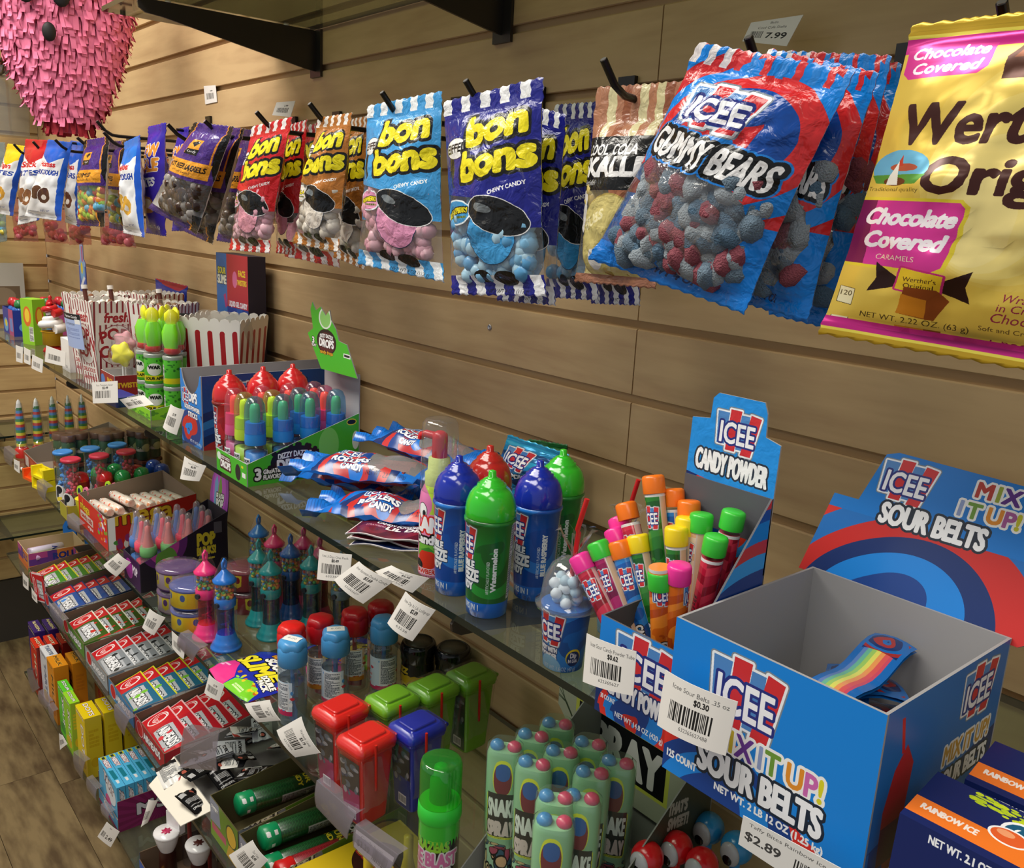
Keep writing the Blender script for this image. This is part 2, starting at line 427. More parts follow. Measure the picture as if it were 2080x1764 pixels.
# floor of long vinyl boards
t = bpy.data.objects.new('floor', None); COL.objects.link(t); t['kind'] = 'structure'
def floor_mat():
    m, nt, out = _new('vinyl_plank'); b = N(nt, 'BsdfPrincipled', Roughness=.5); b.inputs['Specular IOR Level'].default_value = .3
    g = N(nt, 'NewGeometry'); oi = N(nt, 'ObjectInfo'); mp = N(nt, 'Mapping'); mp.inputs['Scale'].default_value = (1.1, 4.2, 1); nt.links.new(g.outputs['Position'], mp.inputs['Vector'])
    ad = N(nt, 'VectorMath', operation='ADD'); nt.links.new(mp.outputs[0], ad.inputs[0]); cx = N(nt, 'CombineXYZ'); mu = N(nt, 'Math', operation='MULTIPLY'); mu.inputs[1].default_value = 17; nt.links.new(oi.outputs['Random'], mu.inputs[0]); nt.links.new(mu.outputs[0], cx.inputs[0]); nt.links.new(mu.outputs[0], cx.inputs[1]); nt.links.new(cx.outputs[0], ad.inputs[1])
    n0 = N(nt, 'TexNoise', Scale=1.1); n0.inputs['Detail'].default_value = 1.5; n0.inputs['Distortion'].default_value = .8; nt.links.new(ad.outputs[0], n0.inputs['Vector'])
    k = N(nt, 'Math', operation='MULTIPLY'); k.inputs[1].default_value = 48; nt.links.new(n0.outputs[0], k.inputs[0]); sn = N(nt, 'Math', operation='SINE'); nt.links.new(k.outputs[0], sn.inputs[0])
    n2 = N(nt, 'TexNoise', Scale=10); n2.inputs['Detail'].default_value = 6; nt.links.new(ad.outputs[0], n2.inputs['Vector'])
    a = N(nt, 'Math', operation='MULTIPLY_ADD'); a.inputs[1].default_value = .085; nt.links.new(sn.outputs[0], a.inputs[0]); nt.links.new(n2.outputs[0], a.inputs[2])
    r = N(nt, 'ValToRGB'); r.color_ramp.elements[0].color = (*srgb('55442f'), 1); r.color_ramp.elements[1].color = (*srgb('83704f'), 1); r.color_ramp.elements[0].position = .3; r.color_ramp.elements[1].position = .68
    nt.links.new(a.outputs[0], r.inputs[0]); nt.links.new(r.outputs[0], b.inputs['Base Color']); nt.links.new(b.outputs[0], out.inputs[0]); return m
M_floor = floor_mat()
rn = random.Random(5); y = 0.05; r = 0
while y > -2.6:
    x = XL-.3 - rn.uniform(0, .9)
    while x < 1.8:
        l = 1.22; mb = MB(); mb.box(max(x, XL-.02), min(x+l-.0012, 1.9), y-.1508, y, FLOOR-.006-.0, FLOOR-rn.uniform(0, .0004))
        mb.part('floor_plank', M_floor, t); x += l
    y -= .152; r += 1
mb = MB(); mb.box(XL-.1, 2.0, -3.6, .1, FLOOR-.03, FLOOR-.0065); mb.part('floor_underlay', mat('2b2622', .8), t)
mb = MB(); mb.box(XL-.1, 2.2, -3.6, .1, 1.66, 1.70); o = mb.part('ceiling', mat('d8d6d0', .9), None); o['kind'] = 'structure'

# ------------------------------------------------------------ glass shelves on brackets
def shelf(x0, x1, z, D, label, y1=-.004, gm=None):
    mb = MB(); mb.box(x0, x1, -D, y1, z-.0065, z, 0, [1, 1, 1, 1, 0, 0])
    o = mb.part('glass_shelf', [gm or M_glass, M_glassedge]); tag(o, label, 'shelf', 'glass shelves on the slat wall'); return o
DS = (.262, .258, .255, .254, .262)
shelf(-1.90, -.62, SH[0], DS[0], 'left pane of the top glass shelf, under the popcorn boxes')
shelf(-.618, .9, SH[0], DS[0], 'right pane of the top glass shelf, under the tall squeeze bottles')
x2 = Z(278, 1281, SH[1]).x
shelf(-1.90, x2-.001, SH[1], DS[1], 'left pane of the second glass shelf, under the red tray of candy rolls')
shelf(x2+.001, .9, SH[1], DS[1], 'right pane of the second glass shelf, under the gumball towers')
shelf(-1.95, .6, SH[2], DS[2], 'third glass shelf from the top, holding the open trays of candy bars')
shelf(-1.85, .6, SH[3], DS[3], 'lowest glass shelf, just above the floor, holding the upright cartons')
x5 = Z(206, 23, .513-.0065).x
shelf(x5, .55, SH[4], DS[4], 'glass shelf overhead above the hanging bags', gm=clear('a2a692', .03, 1.42, .06, .08))
def peg_for(t, label):      # a short peg that carries a bag hanging further back
    x, y, z = t.location; mb = MB(); mb.tube([(x, -.004, z-.004), (x, y-.012, z-.004)], .0026, 8); o = mb.part('peg_hook', M_black); tag(o, label, 'hook')
def bracket(x, z, D, label):
    # tapered flat arm under the glass with a blade that hooks in the groove
    t = thing('shelf_bracket', label, 'bracket', (x, 0, z-.0068), 0, 'shelf brackets')
    mb = MB(); n = 8
    pr = [(-.0015, -.004), (-(D-.012), -.004)]
    for i in range(n+1):
        a = math.pi/2+i*math.pi/2/n*1.6; pr.append((-(D-.012)+.012*math.cos(a)-.0, -.014+.012*math.sin(a)*1))
    pr = [(0, -.001), (-(D-.006), -.001), (-(D-.002), -.006), (-(D-.003), -.013), (-(D-.012), -.0185), (-(D-.035), -.0205), (-.02, -.056), (0, -.058)]
    mb.prism([(a, b) for a, b in reversed(pr)], -.0016, .0016, 0, 'x'); mb.part('arm', M_metald, t)
    mb = MB(); mb.box(-.016, .016, -.004, -.0002, -.066, .0, 0); mb.box(-.002, .002, -.0055, -.004, -.05, -.02, 0); mb.part('back_plate', M_metald, t)
    for q in (-.05, -.22): mb = MB(); mb.lathe([(.004, 0), (.004, .0012)], 10, 0, Matrix.Translation((0, q, -.0012))); mb.part('pad', mat('dcdcd6', .4), t)
    return t
for (u, v, i, s_) in ((125, 775, 0, 'below the popcorn boxes'), (275, 875, 0, 'below the green can stack'), (897, 1268, 0, 'below the green squeeze bottle')):
    bracket(Z(u, v, SH[0]-.01).x, SH[0], DS[0], 'grey steel bracket under the top shelf, '+s_)
for (u, v, s_) in ((155, 1062, 'near the clear tag holder'), (290, 1220, 'beside the lolly bottle display'), (425, 1362, 'beside the sour slime pouch')):
    bracket(Z(u, v, SH[1]-.01).x, SH[1], DS[1], 'grey steel bracket under the second shelf, '+s_)
for (u, v, s_) in ((330, 1585, 'beside the striped carton stack'), (432, 1742, 'under the green tube tray')):
    bracket(Z(u, v, SH[2]-.01).x, SH[2], DS[2], 'dark steel bracket under the third shelf, '+s_)
for (u, v, s_) in ((645, 60, 'left one of two above the hanging bags'), (1026, 20, 'right one of two above the hanging bags')):
    bracket(Y(u, v, 0).x, SH[4], DS[4], 'grey steel bracket under the overhead shelf, '+s_)
# side shelves on the left wall
for k, a in ((-5, 'upper'), (-9, 'lower')):
    z = k*S-.045; mb = MB(); mb.box(XL+.003, XL+.22, -1.2, -.02, z-.006, z, 0, [1, 1, 1, 1, 0, 0]); o = mb.part('glass_shelf', [M_glass, M_glassedge])
    tag(o, a+' bare glass shelf on the side wall at the far left', 'shelf', 'bare shelves on the side wall')
    for yy in (-.19,):
        mb = MB(); mb.prism([(XL+.001, z-.05), (XL+.2, z-.02), (XL+.21, z-.0065), (XL+.001, z-.0065)], yy-.0015, yy+.0015, 0, 'y')
        o = mb.part('shelf_bracket', M_metald); tag(o, 'steel bracket under the %s bare shelf of the side wall' % a, 'bracket')

# ------------------------------------------------------------ peg hooks
def hook(tip, label, L=.2, z=.338, r=.0029, plate=True, yy=-.2):
    p = Y(tip[0], tip[1], yy); x = p.x; dz = p.z
    t = thing('peg_hook', label, 'hook', (x, 0, 0), 0, 'black peg hooks in the slat wall')
    mb = MB(); pts = [(0, -.004, z+.012), (0, -.012, z), (0, yy+.035, z-.001), (0, yy+.024, z), (0, yy+.013, z+.006), (0, yy, dz)]
    # ease the bend
    q = []
    for i in range(len(pts)-1):
        a = Vector(pts[i]); b = Vector(pts[i+1])
        for j in range(2): q.append(a.lerp(b, j/2))
    q.append(Vector(pts[-1])); mb.tube(q, r, 10); o = mb.part('arm', M_black, t)
    mb = MB(); mb.tube([q[-1], q[-1]+(q[-1]-q[-2]).normalized()*.0006], r*.8, 10); mb.part('cut_end', mat('b8b8b8', .35, 1), o)
    mb = MB(); mb.box(-.011, .011, -.005, -.0005, z+.02, z+.05, 0); mb.part('plate', M_black, t)
    return x
HK = {}
for k, tip, lb in (('wert', (2035, 5), 'holding the golden caramel bags'), ('bear', (1520, 76), 'holding the sour gummy bear bags'), ('skal', (1226, 121), 'holding the brown cola candy bag'),
                   ('navy', (946, 164), 'holding the navy striped candy bags'), ('sky', (776, 188), 'holding the sky blue striped candy bag'), ('brown', (629, 211), 'holding the brown striped candy bags'),
                   ('red', (521, 228), 'holding the red striped candy bags'), ('root', (416, 246), 'holding the purple root beer candy bags'), ('cow', (341, 253), 'just left of the root beer candy bags'),
                   ('long', (197, 246), 'long bare one running over the purple caramel stick bag'), ('twin', (211, 269), 'holding the narrow blue and white bag'), ('gum', (157, 280), 'holding the purple and orange gummy bag'),
                   ('choc', (112, 284), 'holding the blue and white chocolate bag'), ('redw', (67, 288), 'holding the red topped white bag'), ('yel', (28, 293), 'holding the yellow topped bag')):
    if k == 'long': HK[k] = hook(tip, 'black peg hook '+lb, z=.357, yy=-.2)
    else: HK[k] = hook(tip, 'black peg hook '+lb)
# ------------------------------------------------------------ hanging bags
def bag(name, label, cat, Q, y, thick, pm, bm, group=None, seal=(.07, .07), amp=.0025, seed=0, nu=20, nv=26, fill=None, pinch=.04, w0=.125, wrink=1.0, zig=True):
    # Q: TL TR BR BL as points of the picture on the plane y (or one y for each), y is where the bag hangs
    if len(Q[0]) == 2:      # hang in an upright plane through the hook, turned to the side until the bag has its real width
        h0 = Y((Q[0][0]+Q[1][0])/2, (Q[0][1]+Q[1][1])/2, y)
        for k in range(0, 40):
            ph = math.radians(k*2); nn = Vector((math.sin(ph), -math.cos(ph), 0)); C = []
            for q in Q:
                d = _ray(*q); C.append(Vector(CAM)+d*((h0-Vector(CAM)).dot(nn)/d.dot(nn)))
            if ((C[2]+C[1]-C[0]-C[3])/2).length <= w0: break
    else: C = [Vector(q) for q in Q]
    org = (C[0]+C[1])/2; C = [c-org for c in C]
    nr = (C[1]-C[0]).cross(C[3]-C[0]).normalized()
    if nr.y > 0: nr = -nr
    t = thing(name, label, cat, org, 0, group)
    rn = random.Random(seed); so = rn.uniform(0, 100)
    st, sb = seal
    vs = []
    for i in range(5): vs.append(1-st*i/4)
    for i in range(1, nv): vs.append(1-st-(1-st-sb)*i/nv)
    for i in range(5): vs.append(sb*(1-i/4))
    L = (C[0]-C[3]).length
    def side(sg):
        P = []
        for i, v in enumerate(reversed(vs)):
            row = []
            inb = max(0, min(1, (v-sb)/(1-st-sb))); g = max(0, math.sin(math.pi*inb))**.55 if sb < v < 1-st else 0
            for j in range(nu+1):
                u = j/nu; f = max(0, 1-abs(2*u-1)**2.6)
                uu = .5+(u-.5)*(1-pinch*g)
                p = (C[3]*(1-uu)+C[2]*uu)*(1-v)+(C[0]*(1-uu)+C[1]*uu)*v
                q = Vector((u*3.1+so, v*5.3, sg*2.0+seed)); nz = noise.noise(q*1.5)*1.2+(.5-abs(noise.noise(q*3.1)))*1.5+noise.noise(q*6.3)*.45
                o_ = sg*(.0004+thick/2*g*f)+amp*wrink*nz*(.25+.75*f)*(g if g > .3 else .3)
                if g == 0: o_ = sg*.0004+(.0007 if i % 2 else -.0007)+amp*.8*noise.noise(Vector((u*4+so, seed, 0)))
                p = p+nr*o_
                if zig and (v in (0, 1)): p = p+(C[0]-C[3]).normalized()*(.0012 if j % 2 else 0)
                row.append(p)
            P.append(row)
        return P
    F = side(1); B = side(-1)
    mb = MB(); n = len(F)
    # true v for the print
    b0 = len(mb.uv); mb.grid(F, 0); k = 0; vv = list(reversed(vs))
    for i in range(n-1):
        for j in range(nu):
            a = mb.uv[b0+k]; mb.uv[b0+k] = [(a[0][0], vv[i]), (a[1][0], vv[i]), (a[2][0], vv[i+1]), (a[3][0], vv[i+1])]; k += 1
    mb.grid([list(reversed(r)) for r in B], 1)
    for c in (0, nu):
        mb.grid([[F[i][c], B[i][c]] if c == nu else [B[i][c], F[i][c]] for i in range(n)], 1)
    mb.part('wrapper', [pm, bm], t)
    if fill:      # loose sweets inside: (material list, radius, count, v range, shape scale)
        fm, r, cnt, v0, v1, sc = fill[:6]; mb = MB(); rn = random.Random(seed+9)
        for k in range(cnt):
            v = rn.uniform(v0, v1); u = rn.uniform(.08+r*6, .92-r*6); p = (C[3]*(1-u)+C[2]*u)*(1-v)+(C[0]*(1-u)+C[1]*u)*v
            g = math.sin(math.pi*max(.05, min(.95, (v-sb)/(1-st-sb))))**.55*(1-abs(2*u-1)**2.6)
            p = p+nr*rn.uniform(-.1, 1)*max(thick/2*g-r*.85, 0)
            R_ = Matrix.Translation(p) @ Euler((rn.uniform(0, 6), rn.uniform(0, 6), rn.uniform(0, 6))).to_matrix().to_4x4()
            mb.ball((0, 0, 0), r*rn.uniform(.85, 1.1), rn.randrange(len(fm)), 8, 5, sc, R_)
        mb.part('sweets', fm, t, kind='stuff')
    return t

def bon(base, top2, candy, flav, sd):
    c = Cv(115, 190, base, 5)
    c.rect(0, 20, 115, 62, None, 0)                          # clear window low down
    c.poly([(0, 20), (0, 100), (52, 92), (56, 60), (40, 20)], None, 0)
    for x in range(0, 115, 23):
        c.rect(x, 176, x+11, 190, top2)
        c.poly([(x, 0), (x+12, 0), (x+9, 20), (x-3, 20)], base); c.poly([(x+12, 0), (x+23, 0), (x+20, 20), (x+9, 20)], top2)
    c.poly([(14, 146), (17, 146), (24, 104), (20, 104), (16, 118), (12, 104), (8, 104)], '161616')
    c.ell(23, 141, 17, 9.5, 'f4f4f2', ol='202020', ow=.6); c.text('EIFFEL', 23, 137.5, 8, '161616', bold=.5, sk=.15, w=30)
    for s_, x, y in (('bon', 72, 144), ('bons', 74, 116)):
        c.text(s_, x, y-(0 if s_ == 'bon' else 3), 27, 'f1e21c', '121212', 3.6, 2.2, sk=.1, rot=.12, w=62 if s_ == 'bon' else 74)
    c.text('CHEWY CANDY', 88, 97, 4, 'ffffff', rot=.2, w=36, bold=.2)
    c.ell(26, 80, 23, 12, 'e8f4fa'); c.ell(26, 80, 21.5, 10.5, candy); c.text(flav, 26, 79, 5, 'f1e21c', '101010', .9, .4, rot=.12, w=36, arc=2)
    c.lines(10, 71, 32, 6, '6a7a20', 2, 3)
    # a plain sugared sweet under a dark glossy cap
    c.ell(67, 56, 25, 26, candy, ol='1c3550', ow=.7); c.ell(76, 74, 32, 16, '16181a', rot=-.35, ol='f0f0f0', ow=.8); c.ell(62, 82, 10, 4, '7c8488', rot=-.3)
    c.ell(48, 19, 11, 6, '101010'); c.ell(76, 17, 13, 7, '101010'); c.text('NET WT 4 OZ (113 g)', 72, 3, 4, '202020', w=50)
    return c
def gb(c, r=.3): return mat(c, r, 0, .3)
M_back = mat('d9d9d6', .35)
FL = dict(filmcol='fafafa', fdif=.05, bump=.55)
P_navy = pmat(bon('1c2186', 'eef0f2', '3f9ad6', 'BLUE RASPBERRY', 1), .28, True, key='navy', **FL)
P_sky = pmat(bon('3f9bd9', 'eef2f4', 'e79ac0', 'STRAWBERRY', 1), .28, True, key='sky', **FL)
P_brown = pmat(bon('b5712c', 'f0ece6', 'eee6da', 'COLA', 1), .28, True, key='brown', **FL)
P_red = pmat(bon('cf2027', 'f2eeee', 'e9a0b4', 'CHERRY', 1), .28, True, key='red', **FL)
bl = [gb('7db4d8'), gb('5b9ccb'), gb('a6cde2')]; pk = [gb('d8a2b2'), gb('e2b4c0'), gb('c98f9f')]; wh = [gb('d9d2c6'), gb('c8c0b2')]
B4 = 'candy bag'
bag('candy_bag', 'glossy navy and white striped candy bag, front one on its hook, blue sweet on it', B4, [(901, 208), (1102, 157), (1108, 604), (918, 600)], -.19, .034, P_navy, P_navy, None, (.085, .06), .0034, 1, 24, 30, (bl, .0085, 110, .1, .52, (1, 1, 1)))
bag('candy_bag', 'navy striped candy bag directly behind the front navy one', B4, [(1040, 205), (1150, 235), (1128, 622), (1010, 612)], -.155, .03, P_navy, P_navy, 'navy striped candy bags', (.085, .06), .003, 2)
bag('candy_bag', 'rear navy striped candy bag half hidden beside the brown cola candy bag', B4, [(1128, 214), (1212, 208), (1215, 612), (1108, 605)], -.10, .028, P_navy, P_navy, 'navy striped candy bags', (.085, .06), .003, 3, fill=(bl, .0085, 25, .13, .5, (1, 1, 1)))
bag('candy_bag', 'rearmost navy striped candy bag, only its hem showing under the cola candy bag', B4, [(1215, 215), (1300, 205), (1300, 622), (1200, 618)], -.06, .025, P_navy, P_navy, 'navy striped candy bags', (.085, .06), .003, 4)
bag('candy_bag', 'sky blue candy bag with white stripes and pink sweet', B4, [(747, 216), (898, 186), (902, 575), (727, 538)], -.185, .034, P_sky, P_sky, None, (.085, .06), .0036, 5, 22, 28, (pk, .0085, 100, .13, .5, (1, 1, 1)))
bag('candy_bag', 'brown and white striped candy bag with cream sweets, front one on its hook', B4, [(648, 240), (716, 230), (688, 514), (596, 496)], -.185, .034, P_brown, P_brown, None, (.085, .06), .004, 6, fill=(wh, .0085, 80, .13, .5, (1, 1, 1)))
bag('candy_bag', 'brown striped candy bag behind the front brown one', B4, [(705, 245), (748, 236), (742, 550), (680, 525)], -.13, .03, P_brown, P_brown, None, (.085, .06), .005, 7, fill=(wh, .0085, 20, .13, .5, (1, 1, 1)))
bag('candy_bag', 'red and white striped candy bag with pink sweets, front one on its hook', B4, [(512, 258), (592, 238), (546, 516), (465, 509)], -.185, .034, P_red, P_red, None, (.085, .06), .003, 8, fill=(pk, .0085, 80, .13, .5, (1, 1, 1)))
bag('candy_bag', 'red striped candy bag, second on the red hook', B4, [(580, 256), (625, 244), (602, 520), (560, 515)], -.14, .03, P_red, P_red, None, (.085, .06), .004, 9)
bag('candy_bag', 'rearmost red striped candy bag, its striped hem sticking out low', B4, [(610, 262), (645, 250), (690, 545), (580, 522)], -.09, .03, P_red, P_red, None, (.085, .06), .006, 10)
# cola bag
c = Cv(115, 165, 'b07a5c', 5); c.rect(0, 0, 115, 80, None, 0)
for x, q in ((20, 'd8cfa0'), (62, 'd8cfa0'), (95, '94583c'), (40, '94583c'), (84, 'cfc596')): c.poly([(x, 124), (x+11, 124), (x+9, 165), (x-2, 165)], q)
c.rect(0, 80, 115, 124, '121212'); c.text('COOL COLA', 46, 109, 9, 'f2f2f2', bold=.4, w=78); c.text('SKALLE', 50, 92, 15, 'f6f6f6', bold=1.5, w=98); c.text('Gelatinfri', 20, 84, 5, 'e6e6e6', w=26)
c.poly([(0, 80), (0, 60), (12, 44), (24, 60), (20, 80)], 'e6e2dc'); c.poly([(60, 80), (78, 62), (115, 80)], '9a6244'); c.ell(60, 36, 46, 40, 'cdbf78', ol='b39f55', ow=1.5); c.text('BUBS', 40, 52, 9, 'e8dfae', bold=.5, w=36, rot=.3)
c.ell(38, 22, 11, 9, 'e9e7e2'); c.rect(0, 0, 115, 9, 'a9745a')
P_cola = pmat(c, .25, True, key='cola', **FL)
bag('candy_bag', 'brown and black cola candy bag with ribbed copper top', B4, [(1214, 179), (1394, 166), (1330, 588), (1168, 574)], -.165, .036, P_cola, P_cola, None, (.17, .05), .003, 11, 24, 28, ([gb('c9b46a'), gb('b39a52')], .011, 30, .1, .5, (1, .7, 1)))
# sour gummy bear bag
c = Cv(125, 190, '0d7ddc', 5)
c.swirl(70, 120, 17, 0, 70, cols=('0f83e0', 'c8262b', '10499f', 'd42d2f', '0f83e0', 'c8262b'), sd=.8)
c.rect(0, 0, 125, 22, '0d74cf'); c.poly([(0, 22), (0, 92), (30, 112), (75, 106), (104, 84), (112, 60), (100, 40), (84, 22)], None, 0)
c.ell(60, 150, 34, 14, '1a4a9c'); c.icee(52, 146, 60, 34, 0)
c.text('GUMMY BEARS', 60, 101, 22, 'f4f4f4', '101214', 3.2, .8, sx=.8, sk=.1, rot=-.10, w=104, ol2='1f7fd8', ow2=4.6)
c.text('NET WT 4 OZ (113 g)', 74, 9, 7, '0c2a5e', bold=.4, w=78, rot=-.02); c.poly([(84, 22), (100, 40), (112, 60), (125, 60), (125, 0), (84, 0)], '0d7ddc')
for x in range(0, 125, 12): c.rect(x, 176, x+6, 190, 'e2dcdc' if x < 30 else ('d3353a' if x % 24 else '2c86da'))
P_bear = pmat(c, .22, True, key='bear', **FL)
sg = [mat('64798a', .75, bump=.9, bscale=900), mat('8c4450', .75, bump=.9, bscale=900), mat('527088', .75, bump=.9, bscale=900), mat('939ea6', .8, bump=.9, bscale=900)]
bag('gummy_bag', 'blue and red gummy bear bag, front one, tilted with its clear window showing sugared bears', 'candy bag', [(1424, 88), (1738, 146), (1512, 640), (1198, 528)], -.21, .04, P_bear, P_bear, None, (.09, .07), .0048, 12, 28, 34, (sg, .0115, 190, .12, .53, (1, .8, 1.3)))
for i, (q, y, l) in enumerate((([(1560, 100), (1785, 150), (1640, 655), (1440, 600)], -.18, 'second gummy bear bag, right behind the tilted front one'), ([(1600, 105), (1812, 115), (1700, 668), (1520, 620)], -.15, 'third gummy bear bag from the front on the same hook'),
                        ([(1640, 110), (1830, 130), (1765, 690), (1560, 640)], -.12, 'rearmost gummy bear bag, next to the golden caramel bag'))):
    bag('gummy_bag', l, 'candy bag', q, y, .034, P_bear, P_bear, 'gummy bear bags', (.09, .07), .004, 13+i, 20, 24, (sg, .0115, 60, .12, .6, (1, .8, 1.3)))
# golden caramel bag
c = Cv(125, 190, 'e6c552', 6)
for i in range(5): c.ell(80-i*4, 110-i*10, 52-i*9, 80-i*13, ['e8c85a', 'ecd068', 'f0d878', 'f3de88', 'f5e294'][i])
c.rect(0, 183, 125, 190, 'caa62c'); c.rect(0, 172, 125, 181, 'c92b86'); c.rect(0, 181, 125, 183, 'f0df5a')
c.poly([(2, 174), (46, 174), (46, 160), (42, 156), (6, 156), (2, 160)], 'dc3a94'); c.text('Chocolate', 24, 168, 6.5, 'fdf6fa', bold=.35, sk=.25, w=38); c.text('Covered', 24, 159, 6.5, 'fdf6fa', bold=.35, sk=.25, w=34)
c.poly([(54, 152), (82, 152), (88, 166), (80, 174), (60, 174), (53, 165)], '4a2414'); c.poly([(56, 164), (84, 164), (79, 173), (61, 173)], '7a4426')
c.text("Werther's", 68, 116, 25, '44211a', bold=1.1, w=112, sk=.04); c.text('Original', 78, 86, 22, '44211a', bold=1.1, w=90, sk=.04)
c.ell(17, 101, 17, 11, '6db6d8'); c.poly([(1, 96), (34, 97), (30, 91), (17, 90), (5, 91)], '5a9a3a'); c.ell(20, 101, 8, 2.5, 'b8573a'); c.poly([(16, 102), (18, 109), (20, 102)], 'c2402c'); c.ell(17, 92, 7, 2.6, '6b3a1e'); c.poly([(13, 96), (17, 105), (19, 90), (12, 90)], 'f1f2ec')
c.text("Traditional quality", 17, 86, 2.6, '6a5a22', w=32)
c.poly([(0, 82), (56, 82), (60, 78), (56, 38), (50, 35), (0, 36)], 'e8d23a'); c.poly([(0, 80), (55, 80), (58, 77), (54, 40), (50, 37), (0, 38)], 'd93a96'); c.poly([(0, 80), (10, 80), (12, 38), (0, 38)], '7c1a52')
c.text('Chocolate', 30, 65, 10.5, 'fdf4f8', bold=.7, sk=.22, w=48); c.text('Covered', 30, 50, 10.5, 'fdf4f8', bold=.7, sk=.22, w=42); c.text('CARAMELS', 29, 42, 3.6, 'f4e6c0', w=22)
for s_ in (-1, 1): c.poly([(44+s_*9, 30), (44+s_*24, 40), (44+s_*22, 30), (44+s_*25, 20), (44+s_*9, 26)], '2c130c')
c.poly([(33, 24), (55, 22), (56, 35), (34, 38)], 'e9c62c', ol='c72b78', ow=1.2); c.text("Werther's", 45, 29.5, 3.2, '3a1c14', w=17, bold=.15); c.text("Original", 45, 25.5, 3.2, '3a1c14', w=15, bold=.15)
c.poly([(36, 8), (54, 6), (60, 20), (54, 26), (38, 26)], '8a4418'); c.poly([(36, 8), (50, 7), (50, 19), (37, 21)], 'cf8420')
c.poly([(3, 10), (12, 9), (12, 20), (3, 21)], 'f2e9bd', ol='4a3a18', ow=.4); c.text('120', 7.5, 15, 3.6, '4a3a18', w=7); c.text('NET WT. 2.22 OZ. (63 g)', 44, 2, 4, '4a3a1a', w=52)
c.poly([(86, 72), (104, 80), (118, 70), (110, 56), (92, 56)], '6a3820'); c.text('Wrapped', 92, 24, 5, '9a2a4a', w=22, sk=.2); c.text('in Creamy', 92, 18, 5, '9a2a4a', w=24, sk=.2); c.text('Chocolate', 92, 11, 6, '9a2a4a', w=28, sk=.2); c.text('Soft and Creamy Caramels', 95, 5, 3, '5a4020', w=42)
_n = c.h; _k = int(15*c.r); c.a[_k:] = c.a[(np.arange(_n-_k)*_n/(_n-_k)).astype(int)].copy(); c.rect(0, 0, 125, 5, 'c8a42a'); c.rect(0, 5, 125, 7, 'f0df5a'); c.rect(0, 7, 125, 14, 'c92b86')
P_car = pmat(c, .24, False, .35, key='car')
c2 = Cv(125, 14, 'd9b93a', 5); c2.rect(0, 5, 125, 11, 'cc2f86'); 
M_gold = mat('c9a22c', .25, .8)
TL = Y(1856, 52, -.205); BL = Y(1664, 680, -.205); ux = Vector((.135, -.004, -.004))
bag('caramel_bag', 'golden caramel candy bag with pink bands, front one at the right edge', 'candy bag', [tuple(TL), tuple(TL+ux), tuple(BL+ux*1.13), tuple(BL)], -.2, .03, P_car, M_gold, None, (.04, .055), .0032, 21, 26, 34)
TL2 = Y(1960, 40, -.17); BL2 = Y(1800, 735, -.17)
bag('caramel_bag', 'golden caramel candy bag behind the front one, its gold hem peeking out below', 'candy bag', [tuple(TL2), tuple(TL2+ux*.8), tuple(BL2+ux*.8+Vector((0, 0, .012))), tuple(BL2+Vector((0, 0, .012)))], -.17, .025, P_car, M_gold, None, (.04, .055), .003, 22)
# purple root beer bags
def purp(title, sub, win=True):
    c = Cv(120, 180, '4a2c82', 4.5)
    c.rect(0, 14, 120, 84, None, 0) if win else None
    c.poly([(0, 180), (12, 180), (8, 120), (0, 110)], '111111'); c.poly([(120, 180), (104, 180), (112, 110), (120, 90)], '111111'); c.poly([(12, 180), (15, 180), (11, 110), (8, 110)], 'e8962c'); c.poly([(101, 180), (104, 180), (112, 96), (109, 96)], 'e8962c')
    c.rect(0, 84, 120, 90, '4a2c82'); c.rect(4, 90, 112, 116, 'eaa02e'); c.text(title, 58, 101, 9, '1d1410', bold=.6, sx=.8, w=96 if len(title) > 8 else 60); c.text(sub, 58, 94, 4, '1d1410', w=50)
    c.rect(42, 128, 74, 152, 'eaa02e', 1); c.rect(44, 126, 76, 136, '151515'); c.poly([(48, 146), (60, 140), (70, 148), (58, 150)], '151515'); c.text('Candy', 60, 130, 4, 'f0f0f0', w=24)
    c.rect(0, 0, 120, 14, '3b246e'); c.rect(98, 0, 102, 30, 'e8962c'); c.rect(102, 0, 120, 30, '111111'); return c
P_root = pmat(purp('ROOT BEER BARRELS', 'Artificially Flavored'), .25, True, key='root', **FL)
dk = [mat('2a1a16', .25), mat('40291f', .25), mat('8f8a86', .3)]
bag('candy_bag', 'purple and orange root beer candy bag, front one, dark barrels in its clear window', B4, [(396, 249), (476, 258), (400, 478), (302, 424)], -.19, .036, P_root, M_back, None, (.07, .05), .0035, 31, 22, 26, (dk, .0095, 110, .1, .52, (1, 1, 1.2)))
bag('candy_bag', 'purple root beer candy bag, second on its hook, lower corner dark', B4, [(455, 258), (496, 262), (430, 497), (372, 470)], -.16, .034, P_root, M_back, None, (.07, .05), .003, 32, fill=(dk, .0095, 30, .1, .5, (1, 1, 1.2)))
bag('candy_bag', 'purple root beer candy bag at the back, beside the red striped bags', B4, [(480, 262), (530, 266), (500, 500), (440, 490)], -.11, .034, P_root, M_back, None, (.07, .05), .003, 33, fill=(dk, .0095, 30, .1, .5, (1, 1, 1.2)))
P_gum = pmat(purp('GUMMIES', 'Assorted'), .25, True, key='gum', **FL)
gm = [mat(x, .3) for x in ('c8452e', '8fbf3a', '5fa8c8', 'd8c84a', 'd9822e')]
bag('candy_bag', 'small purple and orange bag with a window of coloured gummies', B4, [(172, 286), (222, 277), (212, 462), (156, 458)], -.185, .036, P_gum, M_back, None, (.07, .05), .004, 34, fill=(gm, .009, 90, .1, .5, (1, 1, 1.1)))
